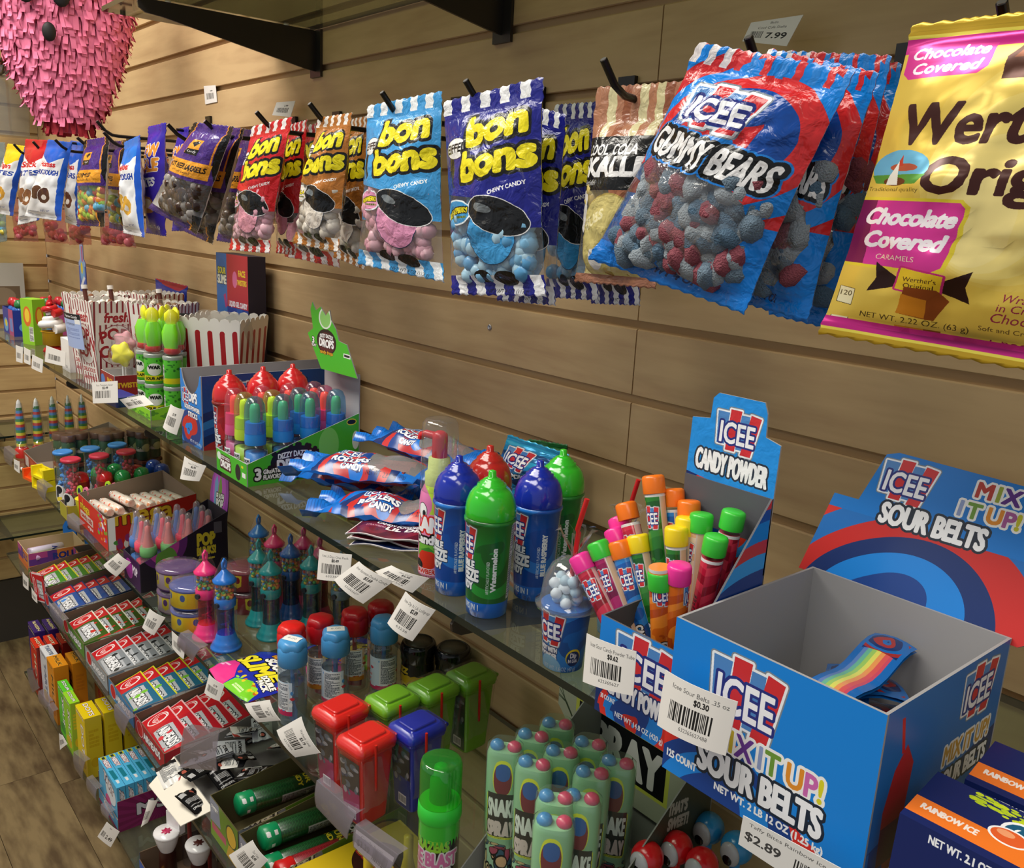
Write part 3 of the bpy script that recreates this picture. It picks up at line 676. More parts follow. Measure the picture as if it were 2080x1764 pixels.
bag('candy_bag', 'purple and orange gummy bag behind the front gummy bag', B4, [(218, 286), (252, 288), (258, 472), (222, 464)], -.13, .034, P_gum, M_back, None, (.07, .05), .004, 35, fill=(gm, .009, 25, .1, .5, (1, 1, 1.1)))
# white and blue bags and the purple caramel stick bag
def wb(top, title, t2, sw, side='1a58c8', bg='e9ebee'):
    c = Cv(110, 180, bg, 4); c.poly([(0, 180), (110, 180), (110, 150), (60, 128), (0, 150)], top); c.poly([(96, 0), (110, 0), (110, 180), (100, 180)], side)
    c.text(title, 52, 122, 12, 'c8242c', bold=.9, sk=.1, w=60); c.text(t2, 52, 104, 11, '1d3f9c', bold=.9, w=84)
    c.ell(40, 62, 20, 16, sw); c.ell(66, 56, 18, 18, sw, ol='f2efe8', ow=1); c.ell(66, 52, 8, 6, 'e8e2da'); c.text('NET WT', 70, 18, 5, '2a4a9c'); c.lines(10, 8, 40, 10, '8890a0', 4, 2); return c
P_choc = pmat(wb('1b5fd0', 'Hostess', 'CHOC DOUGH', '4a2a22'), .25, key='choc')
P_choc2 = pmat(wb('1b5fd0', 'Hostess', 'KAZBARS', '6a3b2a'), .25, key='choc2')
bag('candy_bag', 'blue topped white bag printed with dark chocolate sweets', B4, [(98, 284), (146, 290), (124, 450), (50, 440)], -.185, .034, P_choc, P_choc, None, (.07, .04), .004, 41)
t = bag('candy_bag', 'blue topped white bag just right of the chocolate sweets bag', B4, [(143, 286), (170, 290), (162, 462), (132, 452)], -.13, .03, P_choc2, P_choc2, None, (.07, .04), .004, 42); peg_for(t, 'black peg behind the blue and white chocolate bag')
P_twin = pmat(wb('2277d8', 'Twinkies', 'COOKIE DOUGH', 'd9a63a'), .25, key='twin')
bag('candy_bag', 'narrow blue and white bag with golden cakes printed, between two purple bags', B4, [(252, 290), (284, 275), (294, 484), (250, 474)], -.185, .03, P_twin, P_twin, None, (.07, .04), .004, 43)
c = wb('c41f2a', 'Snack', 'BITES', '8a5a3a', '1a48a8'); P_redw = pmat(c, .25, key='redw')
bag('candy_bag', 'white bag with red top and blue shoulder', B4, [(52, 283), (112, 286), (80, 448), (36, 458)], -.185, .034, P_redw, P_redw, None, (.07, .04), .005, 44)
c = wb('f2cf22', 'Zingers', 'BITES', 'e0a63c', '1a48a8'); P_yel = pmat(c, .25, key='yel')
bag('candy_bag', 'white bag with bright yellow top and red lettering', B4, [(16, 292), (54, 298), (26, 440), (-24, 430)], -.185, .034, P_yel, P_yel, None, (.07, .04), .005, 45)
bag('candy_bag', 'clear bag with pale blue header at the left edge', B4, [(-30, 288), (10, 290), (14, 490), (-30, 500)], -.185, .03, clear('c8dde6', .1, 1.4, .25), clear('c8dde6', .1, 1.4, .25), None, (.07, .04), .005, 46, fill=(gm, .009, 20, .1, .5, (1, 1, 1)))
c = Cv(75, 180, '3b2aa8', 4); 
for i, (s_, y) in enumerate((('COW', 128), ('TALE', 104))): c.text(s_, 36, y, 20, 'f0a03a', 'ffffff', 1, 1.4, sk=.1, rot=.1, w=56)
c.text('BITES', 40, 80, 14, 'f4f4f4', bold=1, w=40, rot=.1); c.ell(36, 50, 24, 14, 'b57a4a'); c.ell(40, 52, 12, 8, 'e9dcc4'); c.text('4 oz (113 g)', 40, 12, 6, 'f4f4f4', w=44)
P_cow = pmat(c, .25, key='cow')
bag('candy_bag', 'narrow violet blue bag with orange and white lettering left of the root beer bag', B4, [(302, 258), (336, 250), (336, 481), (298, 474)], -.15, .03, P_cow, P_cow, None, (.06, .04), .005, 47)
t = bag('candy_bag', 'violet blue bag just visible behind the root beer bag', B4, [(362, 262), (384, 258), (384, 470), (350, 470)], -.10, .03, P_cow, P_cow, None, (.06, .04), .005, 48); peg_for(t, 'black peg behind the purple root beer bags')
# red strawberry sweets in clear bags hanging low at the far left
for i, (q, l) in enumerate((([(20, 400), (70, 400), (78, 492), (30, 490)], 'leftmost low clear bag of pink sweets under the yellow topped bag'), ([(85, 420), (130, 420), (140, 496), (92, 492)], 'low clear bag of pink sweets under the chocolate sweets bag'),
                            ([(138, 425), (182, 425), (186, 498), (142, 498)], 'low clear bag of pink sweets under the small purple gummy bag'), ([(200, 430), (268, 440), (276, 504), (205, 498)], 'low clear bag of red sweets under the narrow blue and white bag'))):
    t = bag('sweets_bag', l, 'candy bag', q, -.09, .03, clear('f0d0d0', .1, 1.4, .1), clear('f0d0d0', .1, 1.4, .1), 'low bags of pink sweets', (.1, .1), .004, 50+i, 10, 10, ([mat('b8414a', .3), mat('cf6a74', .3)], .011, 14, .12, .5, (1, 1, 1)))
    peg_for(t, 'short black peg of the '+l.split(' under')[0]+', '+('far left', 'second', 'third', 'right one')[i])

# price cards on the wall and on the hooks
def price_cv(l1, l2, price, big=False, seed=1, W=50, H=34):
    c = Cv(W, H, 'edeae4', 7)
    if big: c.text(l1, W*.5, H*.82, 3.2, '333333', w=len(l1)*1.9); c.text(l2, W*.5, H*.62, 3.4, '333333', w=min(len(l2)*1.8, W*.8)); c.bars(W*.1, H*.22, W*.26, H*.3, seed); c.text(price, W*.66, H*.24, 7.5, '161616', bold=.3, w=W*.42)
    else: c.text(l1, W*.55, H*.80, 3.0, '555555', w=min(len(l1)*1.75, W*.86)); c.text(price, W*.6, H*.66, 3.6, '222222', bold=.25, w=W*.2); c.bars(W*.16, H*.24, W*.62, H*.34, seed); c.text(l2, W*.55, H*.12, 2.5, '555555', w=W*.4) if l2 else None
    return c
def card(name, label, Q, y, cv, group=None, curl=0, key=None, n=10, curlv=0):
    ys = y if isinstance(y, (list, tuple)) else [y]*4
    C = [Y(*q, ys[i]) if len(q) == 2 else Vector(q) for i, q in enumerate(Q)]; org = (C[0]+C[1]+C[2]+C[3])/4; C = [c_-org for c_ in C]
    nr = (C[1]-C[0]).cross(C[3]-C[0]).normalized()
    if nr.dot(Vector(CAM)-org) < 0: nr = -nr
    F = []; B = []
    for i in range(n+1):
        v = i/n; rf = []; rb = []
        for j in range(n+1):
            u = j/n; p = (C[3]*(1-u)+C[2]*u)*(1-v)+(C[0]*(1-u)+C[1]*u)*v
            p = p+nr*(curl*(1-(2*u-1)**2)+curlv*(1-(2*v-1)**2)); rf.append(p+nr*.0002); rb.append(p-nr*.0002)
        F.append(rf); B.append(rb)
    mb = MB(); mb.grid(F, 0); mb.grid([list(reversed(r)) for r in B], 1)
    for a, b in ((F, B),):
        mb.grid([[B[i][0], F[i][0]] for i in range(n+1)], 1, False); mb.grid([[F[i][n], B[i][n]] for i in range(n+1)], 1, False)
        mb.grid([B[0], F[0]], 1, False); mb.grid([F[n], B[n]], 1, False)
    o = mb.part(name, [pmat(cv, .6), mat('e4e2dc', .6)], None, org); tag(o, label, 'price tag', group); return o
card('price_card', 'white price card reading 7.99 on the gummy bear hook', [(1526, 46), (1632, 30), (1598, 94), (1508, 84)], -.03, price_cv('Bubs', 'Cool Cola Skalle', '7.99', True))
card('price_card', 'small white price sticker alone on a slat left of the hooks', [(414, 175), (438, 173), (441, 207), (417, 212)], -.0015, price_cv('', '', '4.99', False, 3, 34, 44))
card('price_card', 'grey white price card above the red striped bags', [(562, 208), (600, 205), (590, 238), (553, 234)], -.02, price_cv('', '', '2.99', False, 4, 44, 34))
# ------------------------------------------------------------ pinata and the far left
ctr = Vector(CAM)+_ray(130, 95)*1.62
d = (Vector(CAM)-ctr); ang = math.atan2(d.y, d.x)+math.pi/2
t = thing('pinata', 'pink fringed paper pinata with black nose and red back, hanging at the top left', 'pinata', ctr, ang)
def prof(z): # half width against height, local metres
    pts = [(-.150, .020), (-.125, .045), (-.09, .064), (-.04, .085), (.02, .104), (.08, .117), (.15, .125), (.2, .1), (.215, .02)]
    for (a, b), (c_, d_) in zip(pts, pts[1:]):
        if a <= z <= c_: return b+(d_-b)*(z-a)/(c_-a)
    return .02
mb = MB(); mb.lathe([(prof(z)*.93, z) for z in np.linspace(-.15, .215, 16)], 28, 0, sy=.45); mb.part('paper_body', mat('d4587c', .85), t)
rn = random.Random(3); mbp = MB(); mbr = MB()
rows = np.linspace(-.135, .21, 24)
for z in rows:
    hw = prof(z); n = int(78*hw/.11)+10
    for j in range(n):
        a = 2*math.pi*(j+rn.uniform(-.2, .2))/n; x = hw*math.cos(a); y = hw*.47*math.sin(a)
        tx = Vector((-math.sin(a), .47*math.cos(a), 0)).normalized(); nx = Vector((math.cos(a)*.47, math.sin(a), 0)).normalized()
        w = rn.uniform(.0026, .0048); L = rn.uniform(.024, .036); P = []; sw = rn.uniform(-.006, .006)
        for i, (f, o_) in enumerate(((0, 0), (.4, .006), (.75, rn.uniform(.005, .010)), (1, rn.uniform(.003, .014)))):
            c_ = Vector((x, y, z+.012-L*f))+nx*o_+tx*sw*f*f
            P.append([c_-tx*w, c_+tx*w])
        (mbr if (math.sin(a) > .15 or z < -.125) else mbp).grid(P, 0, True)
mbp.part('crepe_fringe', mat('fb85ab', .8, sss=0), t, kind='stuff'); mbr.part('crepe_fringe', mat('b02838', .8), t, kind='stuff', label='red fringe round the back')
mb = MB(); mb.ball((0, 0, 0), 1, 0, 14, 8, (.0115, .006, .016)); mb.part('nose', mat('14100f', .6), t, loc=(-.022, -.070, .012))
for x in (-.055, .0):
    e = MB(); e.ball((0, 0, 0), 1, 0, 14, 8, (.016, .005, .024)); o = e.part('eye', mat('171313', .5), t, loc=(x, -.072, .078))
    e = MB(); e.ball((0, 0, 0), 1, 0, 12, 8, (.006, .003, .010)); e.part('eye_white', mat('ece9e6', .5), o, loc=(-.002, -.0035, -.003))
mb = MB(); mb.tube([(0, 0, .2), (0, 0, .5)], .0012, 6); mb.part('string', mat('cfc8bc', .8), t)
# small things by the side wall at the far left edge
def W3(u, v, x): return X(u, v, x)
for i, (u, v) in enumerate(((14, 52), (12, 98), (10, 128))):
    p = X(u, v, XL+.25); mb = MB(); mb.tube([(XL+.001, p.y, p.z-.02), (XL+.03, p.y, p.z-.024), (XL+.22, p.y, p.z-.02), (XL+.25, p.y, p.z)], .004, 8)
    o = mb.part('peg_hook', M_metald, None); tag(o, 'grey peg hook on the side wall at the far left edge, %s' % ('topmost', 'middle one', 'lowest')[i], 'hook')
p = X(14, 200, XL+.12); t = thing('pretzel_tub', 'clear tub topped with brown pretzels at the far left edge', 'tub', p+Vector((0, 0, -.10)))
mb = MB(); mb.lathe([(.05, 0), (.055, .09), (.055, .18)], 20, 0); mb.part('tub', clear('dfe4e6', .08, 1.4, .12), t)
mb = MB(); rn = random.Random(8)
for i in range(26):
    a = rn.uniform(0, 6.28); r = rn.uniform(0, .042); q = []
    for k in range(9): q.append((r*math.cos(a)+.014*math.cos(k*.785), r*math.sin(a)+.012*math.sin(k*.785), .165+rn.uniform(0, .03)))
    mb.tube(q, .003, 5)
mb.part('pretzels', mat('6a2f18', .45), t, kind='stuff')
mb = MB(); mb.box(XL+.002, XL+.20, -.62, -.18, .235, .243); o = mb.part('glass_shelf', [M_glass]); tag(o, 'small glass shelf under the pretzel tub on the side wall', 'shelf')
mb = MB(); mb.box(0, .13, 0, .008, 0, .15, 0); p = X(4, 640, XL+.05); o = mb.part('picture_card', pmat(Cv(40, 40, 'b9b3ad', 3).rect(4, 4, 36, 22, '6d5a48').ell(20, 14, 12, 7, '8c7a66'), .4), None, (XL+.03, p.y-.06, p.z), (0, 0, math.pi/2)); tag(o, 'grey picture card leaning on the side wall at the far left', 'card')
c = Cv(40, 30, 'e9e4da', 4)
mb = MB(); mb.box(XL+.001, XL+.12, -.34, -.22, 0, .05, 0); o = mb.part('carton', mat('d9cfb4', .6), None, (0, 0, -9*S-.039)); tag(o, 'plain cream carton on the lower bare shelf of the side wall', 'box')
# ------------------------------------------------------------ builders for the goods
def thick_poly(P): return P
M_grey = mat('a5a4a6', .75); M_kraft = mat('8d7a66', .85); M_whitec = mat('e6e4e0', .6)
def tray(name, label, x0, x1, y0, y1, z, h, front, right, inner=None, hf=None, left=None, back=None, t=.0014, group=None, rz=0, scoop=None, cat='box', hl=None, slope=False, base=True, hb=None, hr=None):
    # open carton, its outer faces printed; x0..x1, y0 (front) .. y1 (back)
    w = x1-x0; d = y1-y0; hf = hf or h; hb = hb or h; inner = inner or M_grey; left = left or right; back = back or inner
    T = thing(name, label, cat, ((x0+x1)/2, (y0+y1)/2, z), rz, group); a = w/2; b = d/2
    if scoop:
        n = 12; poly = [(-a, 0), (a, 0), (a, hf)]
        for i in range(n+1): q = i/n; poly.append((a*.9-q*a*1.8, hf-scoop*math.sin(math.pi*q)**.6))
        poly.append((-a, hf))
    else: poly = [(-a, 0), (a, 0), (a, hf), (-a, hf)]
    mb = MB(); mb.prism(poly, -b, -b+t, 2, 'y', mt=0, mb=1)
    # front face normal is -y: prism 'y' maps (x,z) at y=c
    mb.part('front_panel', [inner, front, inner], T)
    for sg, m_, nm in ((1, right, 'side_panel'), (-1, left, 'side_panel')):
        hfr = hf if slope else h
        hbk = hl if (hl and sg < 0) else (hr or hb)
        x_ = a if sg > 0 else -a
        P = [(-b+t, 0), (b-t, 0), (b-t, hbk if slope else h), (-b+t, hfr)]
        mb = MB(); xo = x_; xi = x_-sg*t
        H = max(hbk if slope else h, hfr)
        uv = [((p[0]+b)/d, p[1]/H) for p in P]
        if sg < 0: uvo = [(1-u, v) for u, v in uv]
        else: uvo = uv
        A = [(xo, p[0], p[1]) for p in P]; B = [(xi, p[0], p[1]) for p in P]
        if sg > 0: mb.face(A, 0, uvo); mb.face(list(reversed(B)), 1, list(reversed(uv)))
        else: mb.face(list(reversed(A)), 0, list(reversed(uvo))); mb.face(B, 1, uv)
        mb.face([A[3], A[2], B[2], B[3]], 1)
        mb.part(nm, [m_, inner], T)
    mb = MB(); mb.box(-a, a, b-t, b, 0, hb, 0, [1, 1, 0, 1, 1, 1]); mb.part('back_panel', [back, inner], T)
    if base: mb = MB(); mb.box(-a+t, a-t, -b+t, b-t, .0003, t, 0); mb.part('base_panel', inner, T)
    return T
def header(T, poly, y, z, pm, bm, t=.0014, tilt=0, name='header_card'):
    # printed card standing at local y, poly in x,z; tilt leans it back
    mb = MB(); mb.prism(poly, 0, t, 1, 'y', mt=1, mb=0)
    return mb.part(name, [pm, bm], T, loc=(0, y, z), rot=(-tilt, 0, 0))
def rbox(mb, w, d, h, r=.002, m=0, M=None, z0=0):
    # box with eased upright corners
    pts = []
    for cx, cy, a0 in ((w/2-r, d/2-r, 0), (-w/2+r, d/2-r, 90), (-w/2+r, -d/2+r, 180), (w/2-r, -d/2+r, 270)):
        for k in range(3): a = math.radians(a0+45*k); pts.append((cx+r*math.cos(a), cy+r*math.sin(a)))
    mb.prism(pts, z0, z0+h, m, M=M)
SWC = ('0d86dc', '0b4fa8', 'd8322c', '123a86', '2a9de8', 'c92c2a')
NAVY = '17336f'

# ------------------------------------------------------------ top shelf
z1 = SH[0]
# dips carton
c = Cv(78, 103, '1583dc', 5); c.swirl(30, 20, 12, 0, 0, None, 48, cols=('1583dc', 'c92c2a', '14408c', '1583dc', '14408c'), sd=2); c.rect(0, 48, 78, 103, '1583dc')
c.icee(18, 66, 26, 24); c.text('DIPS', 46, 62, 14, 'ffffff', '15356f', 1.4, .9, w=30); c.text('LIQUID POWDER', 42, 50, 6, 'ffffff', '15356f', .9, .4, w=56); c.text('STICKS', 44, 40, 7, 'ffffff', '15356f', .9, .5, w=34); c.text('NET WT 14.8 OZ (420 g)', 52, 4, 4, 'ffffff', w=42)
Pf = pmat(c, .35, bump=.1)
c = Cv(235, 103, '17488f', 4); c.swirl(20, -20, 16, 0, 0, None, None, cols=('17488f', 'a52a2a', '122c66', '17488f', '2a76b8', '122c66'), top=lambda x: 66-abs(x-60)*.2, sd=1)
c.icee(52, 76, 46, 34); c.text('DIPS', 120, 66, 26, 'e8ecf4', '122c66', 2, 1.4, w=70)
Ps = pmat(c, .35, bump=.1)
T = tray('display_carton', 'large blue open carton of powder dips with a scooped front, grey inside', -.617, -.541, -.245, -.012, z1, .102, Pf, Ps, M_grey, scoop=.03)
for i in range(5):
    pk_ = ('nearest', 'second', 'middle', 'fourth', 'rearmost')[i]
    mb = MB(); mb.box(-.03, .03, -.004, .004, .0015, .05); o = mb.part('candy_pack', mat(('b02a30', '2a58a8')[i % 2], .4), None, (-.579, -.20+i*.035, z1)); o.rotation_euler = (.25, 0, 0)
    tag(o, '%s %s flat pack inside the large blue scooped carton' % (pk_, ('red', 'blue')[i % 2]), 'candy', 'packs in the blue scooped carton')

# squeeze bottles with a dome lid
def squeeze(dome, body, txt, label, loc, rz=0, proto=[{}]):
    c = Cv(120, 76, body[0], 6)
    c.swirl(84, 52, 13, 0, 0, cols=body[1], sd=1.3); c.rect(0, 0, 120, 13, '1567c8'); c.rect(0, 12.6, 120, 13.6, body[0]); 
    c.icee(52, 58, 27, 28); 
    c.text('DOUBLE', 52, 39, 6, 'eef2f4', '102a50', .8, .5, w=25); c.text('SQUEEZE', 52, 29.5, 9, 'eef2f4', '102a50', .8, .7, w=33); c.text('CANDY', 52, 22, 6, 'eef2f4', '102a50', .8, .5, w=22)
    c.text('FLAVORS IN 1', 54, 6, 5, 'dfe9f6', bold=.3, w=30); c.text('NET WT. 2.8 OZ (80 g)', 54, 1.5, 3, '0c2450', w=34)
    c.text(txt, 84, 22, 4.6, 'e8eef0', bold=.4, rot=math.pi/2, al='l', w=34); c.text('ARTIFICIALLY FLAVORED', 78, 20, 2.6, 'e8eef0', rot=math.pi/2, al='l', w=26)
    c.rect(97, 14, 104, 74, 'e8ebee'); c.lines(97.5, 16, 6, 56, '555555', 30, 3)
    t = thing('squeeze_bottle', label, 'bottle', loc, rz)
    mb = MB(); mb.lathe([(.0160, 0), (.0172, .0012), (.0178, .012), (.0180, .0132), (.0199, .066), (.0209, .0808), (.0218, .0820), (.0218, .0842), (.0206, .0852)], 36, 0)
    mb.part('body', pmat(c, .28, coat=.3), t)
    mb = MB(); mb.lathe([(.0208, .0854), (.0214, .0870), (.0212, .0925), (.0202, .0985), (.0182, .1040), (.0155, .1080), (.0122, .1108), (.0120, .1126), (.0098, .1132), (.0096, .1148), (.0074, .1154), (.0072, .1168), (.0050, .1175), (.0034, .1190), (.0031, .1235), (.0014, .1242), (0, .1242)], 36, 0)
    mb.part('dome_lid', mat(dome, .16, 0, .6, .4), t)
    return t
BLU = ('14479c', ('14479c', '1250a8', '2277d0', '14479c')); GRN = ('1a5f26', ('1a5f26', '1c7a2c', '176022', '249438'))
RED = ('9c1c22', ('9c1c22', 'b8282c', '7c1418', 'b8282c'))
squeeze('1a2fa6', BLU, 'BLUE RASPBERRY', 'blue lidded squeeze bottle, front left of the row, beside the green one', (.017, -.232, z1), .05)
squeeze('35c22c', GRN, 'Watermelon', 'green lidded squeeze bottle with a dark green label, front of the row', (.068, -.236, z1), .0)
squeeze('1a2fa6', BLU, 'BLUE RASPBERRY', 'blue lidded squeeze bottle at the right rear of the green one', (.064, -.180, z1), .1)
squeeze('c22a24', RED, 'CHERRY', 'red lidded squeeze bottle mostly hidden behind the front blue one', (.002, -.186, z1))
squeeze('35c22c', GRN, 'Watermelon', 'green lidded squeeze bottle mostly hidden behind the rear blue one', (.046, -.136, z1))
for i, (u, v, l) in enumerate(((470, 762, 'left one beside the blue scooped carton'), (541, 755, 'middle one behind the small clear capped bottles'), (603, 749, 'right one behind the small clear capped bottles'))):
    p = Z(u, v, z1+.124); squeeze('d0252a', RED, 'CHERRY', 'red ringed dome squeeze bottle, '+l, (p.x-.036, p.y+.012, z1))

# green tray of roller bottles with header
c = Cv(92, 28, '49b82e', 6); c.text('DROPS', 28, 8, 9, 'f2f2f2', '4a1820', 2.6, .8, w=30); c.text('DIZZY DAZZLE', 28, 18.5, 4, 'f2f2f2', '4a1820', 1.4, .3, w=26); c.ell(8, 20, 6, 5, 'dfeee0'); c.ell(66, 12, 8, 10, '222226'); c.rect(78, 9, 88, 15, 'f0f0f0'); c.rect(76, 20, 82, 23, 'e2d820')
Pf = pmat(c, .35)
c = Cv(152, 74, '49b82e', 5)
c.ell(62, 24, 32, 19, '1c1216'); c.ell(62, 22, 26, 13, '571d28'); c.text('DIZZY DAZZLE', 62, 30, 7, 'f4f4f4', '1c1216', .8, .4, w=44, arc=2); c.text('DROPS', 62, 14, 14, 'f4f4f4', '1c1216', 1, 1, w=46)
c.text('3', 14, 7, 14, 'f4f4f4', '161616', 1.8, 1); c.text('GREAT', 30, 13, 5.5, 'f4f4f4', '161616', 1, .4, w=18); c.text('FLAVORS', 32, 6, 5.5, 'f4f4f4', '161616', 1, .4, w=22); c.ell(140, 64, 6, 3, '161616', ol='e8dc28', ow=1.2)
rn = random.Random(4)
for i in range(14): a = rn.uniform(0, 6.28); c.ell(62+34*math.cos(a), 24+20*math.sin(a), 3, 3, '1c1216')
c.ell(108, 38, 14, 22, '7bd060'); c.ell(146, 40, 5, 12, 'e6f2e0')
Ps = pmat(c, .35)
x0, x1, y0, y1 = -.450, -.359, -.262, -.110
T = tray('display_tray', 'bright green tray with sloped sides holding twelve clear capped drop bottles', x0, x1, y0, y1, z1, .03, Pf, Ps, M_grey, slope=True, hb=.125, hf=.028, hr=.075, hl=.075)
c = Cv(152, 124, '49b82e', 5); c.ell(60, 54, 30, 24, '1c1216'); c.ell(60, 52, 26, 20, '571d28'); c.text('DIZZY DAZZLE', 60, 62, 7, 'f4f4f4', '1c1216', .8, .4, w=40, arc=2); c.text('DROPS', 60, 44, 15, 'f4f4f4', '1c1216', 1, 1, w=44, arc=-1)
c.text('candy drops', 60, 31, 7, 'f0b428', '1c1216', .7, .3, w=40); c.ell(134, 66, 8, 5, '3c1a20', ol='e8dc28', ow=1.5); c.text('3', 18, 46, 12, 'f4f4f4', '161616', 1.2, .8); c.text('GREAT', 18, 40, 5, 'f4f4f4', '161616', .8, .3); c.rect(112, 34, 132, 42, 'e8eee8', 1); c.rect(114, 36, 130, 40, '242428')
c.ell(56, 98, 20, 20, 'e6efe2'); c.ell(56, 98, 16, 17, '8fd070')
w_ = .1
hd = [(-.018, 0), (.074, .002), (.048, .040), (.028, .042), (.020, .056), (.008, .066), (.004, .078), (-.006, .070), (-.020, .080), (-.032, .074), (-.042, .084), (-.047, .074), (-.040, .050), (-.055, .042)]
header(T, [(a, b) for a, b in hd], .055, .124, pmat(c, .35), mat('8d8c8c', .7), tilt=0)
def lite(c, k=.45): return ''.join('%02x' % int(int(c[i:i+2], 16)*(1-k)+255*k) for i in (0, 2, 4))
def drop(cap, ball, liq, name):
    t = thing('drop_bottle', name, 'bottle', (0, 0, -5), 0, 'capped drop bottles in the green tray')
    mb = MB(); mb.lathe([(.0135, 0), (.0148, .002), (.0148, .040), (.0125, .046), (.0112, .0475)], 20, 0, sx=1.0, sy=.9)
    mb.part('flask', clear('e4edf2', .05, 1.4, .04), t)
    mb = MB(); mb.lathe([(.0118, .0015), (.0132, .003), (.0132, .036), (0, .0362)], 16, 0, sy=.9); mb.part('liquid', mat(liq, .3), t)
    mb = MB(); mb.lathe([(.0124, .046), (.0128, .050), (.0122, .062), (.0115, .073)], 20, 0); mb.part('collar', mat(liq, .35), t)
    mb = MB(); mb.lathe([(.0050, .070), (.0062, .074), (.0062, .088), (.0050, .094), (.002, .0955), (0, .0956)], 14, 0); mb.part('roller_ball', mat(ball, .35), t)
    mb = MB(); mb.lathe([(.0128, .060), (.0130, .080), (.0118, .094), (.0085, .1015), (.0035, .104), (0, .1042)], 20, 0); mb.part('cap', clear(lite(cap, .6), .05, 1.4, .10), t)
    c = Cv(84, 36, '3e4248', 4, 1); c.rect(30, 0, 84, 36, None, 0); rn = random.Random(2)
    for i in range(26): c.ell(rn.uniform(0, 28), rn.uniform(0, 36), rn.uniform(1, 3), rn.uniform(1, 4), rn.choice(('8a9096', '202226', 'b0b6bc', '5a5050')))
    c.rect(34, 22, 46, 29, 'eef2f4'); c.text('DROPS', 40, 23, 4, '202226', bold=.3, w=10)
    mb = MB(); mb.lathe([(.01495, .003), (.01495, .037)], 20, 0, sy=.9, phase=.3); mb.f.pop(); mb.m.pop(); mb.uv.pop(); mb.sm.pop(); mb.f.pop(); mb.m.pop(); mb.uv.pop(); mb.sm.pop()
    mb.part('label_wrap', pmat(c, .4, True), t)
    return t
kinds = {'p': drop('f0609c', 'ff8a48', 'd8588c', 'pink capped drop bottle in the green tray'), 'l': drop('cfe83c', 'd8ee2c', 'b8d838', 'lime capped drop bottle in the green tray'), 'b': drop('4aa6dc', '7fe07a', '2a86d4', 'blue capped drop bottle in the green tray')}
used = set(); rown = ('front', 'second', 'third', 'rear')
for r in range(4):
    for ci, k in enumerate('plb'):
        loc = (x0+.0165+ci*.0293, y0+.0185+r*.036, z1+.0016); kk = k
        if r == 2 and k == 'l': kk = 'b'
        if r == 3: kk = ('p', 'p', 'b')[ci]
        l = '%s capped drop bottle, %s row of the green tray, %s' % ({'p': 'pink', 'l': 'lime', 'b': 'blue'}[kk], rown[r], ('left', 'middle', 'right')[ci])
        src = kinds[kk]
        if kk not in used: src.location = loc; src['label'] = l; used.add(kk)
        else: dup(src, loc, 0.0, l)

# foam candy bottle with a clear overcap
c = Cv(100, 84, 'e88ab4', 5); c.rect(0, 60, 100, 84, 'b9d83a'); c.ell(40, 68, 20, 16, 'e07ab0'); c.ell(50, 62, 5, 7, 'f4f4f4', ol='161616', ow=.6); c.ell(52, 60, 2, 3, '161616')
c.text('SLAM', 52, 44, 13, 'f4f4f4', 'd8281c', 1.6, 1.2, w=32); c.text('Candy', 54, 33, 8, 'f4f4f4', '161616', 1.8, .7, w=26); c.poly([(44, 20), (66, 18), (62, 32), (46, 32)], '6fb63a'); c.ell(56, 18, 10, 9, 'd8341c'); c.poly([(48, 26), (64, 26), (58, 30)], '3d8a28'); c.ell(46, 12, 6, 5, '1a1a1a'); c.text('STRAWBERRY', 54, 5, 4.5, 'd8281c', 'f4e4ec', .7, .3, w=34); c.text('FLAVORED', 54, 1.2, 2.6, '802040', w=16)
T = thing('foam_bottle', 'pink and lime foam candy bottle with red nozzle under a clear cap', 'bottle', (-.022, -.225, z1)); T.scale = (1.16, 1.16, 1.0)
mb = MB(); mb.lathe([(.0120, 0), (.0142, .0015), (.0146, .004), (.0146, .072), (.0138, .080), (.0115, .086), (.0105, .0875)], 30, 0); mb.part('can', pmat(c, .25, coat=.3), T)
mb = MB(); mb.lathe([(.0108, .086), (.0110, .098), (.0090, .100), (.0085, .112), (.004, .1135), (0, .1135)], 20, 0); mb.part('foam_head', mat('cfdc8a', .7, bump=.3), T)
mb = MB(); mb.lathe([(.0062, .112), (.0062, .130), (.0058, .134), (.003, .1365), (0, .1368)], 16, 0); mb.tube([(-.002, -.001, .131), (-.010, -.006, .1325), (-.014, -.008, .1305), (-.0145, -.0085, .127)], [.0042, .0036, .003, .0026], 8); mb.part('nozzle', mat('cc1f2a', .3), T)
mb = MB(); mb.lathe([(.0136, .082), (.0144, .084), (.0144, .136), (.0138, .144), (.0115, .1478), (.006, .1488), (0, .149)], 28, 0); mb.part('overcap', clear('f2f4f4', .05, 1.42, .06, .08), T)

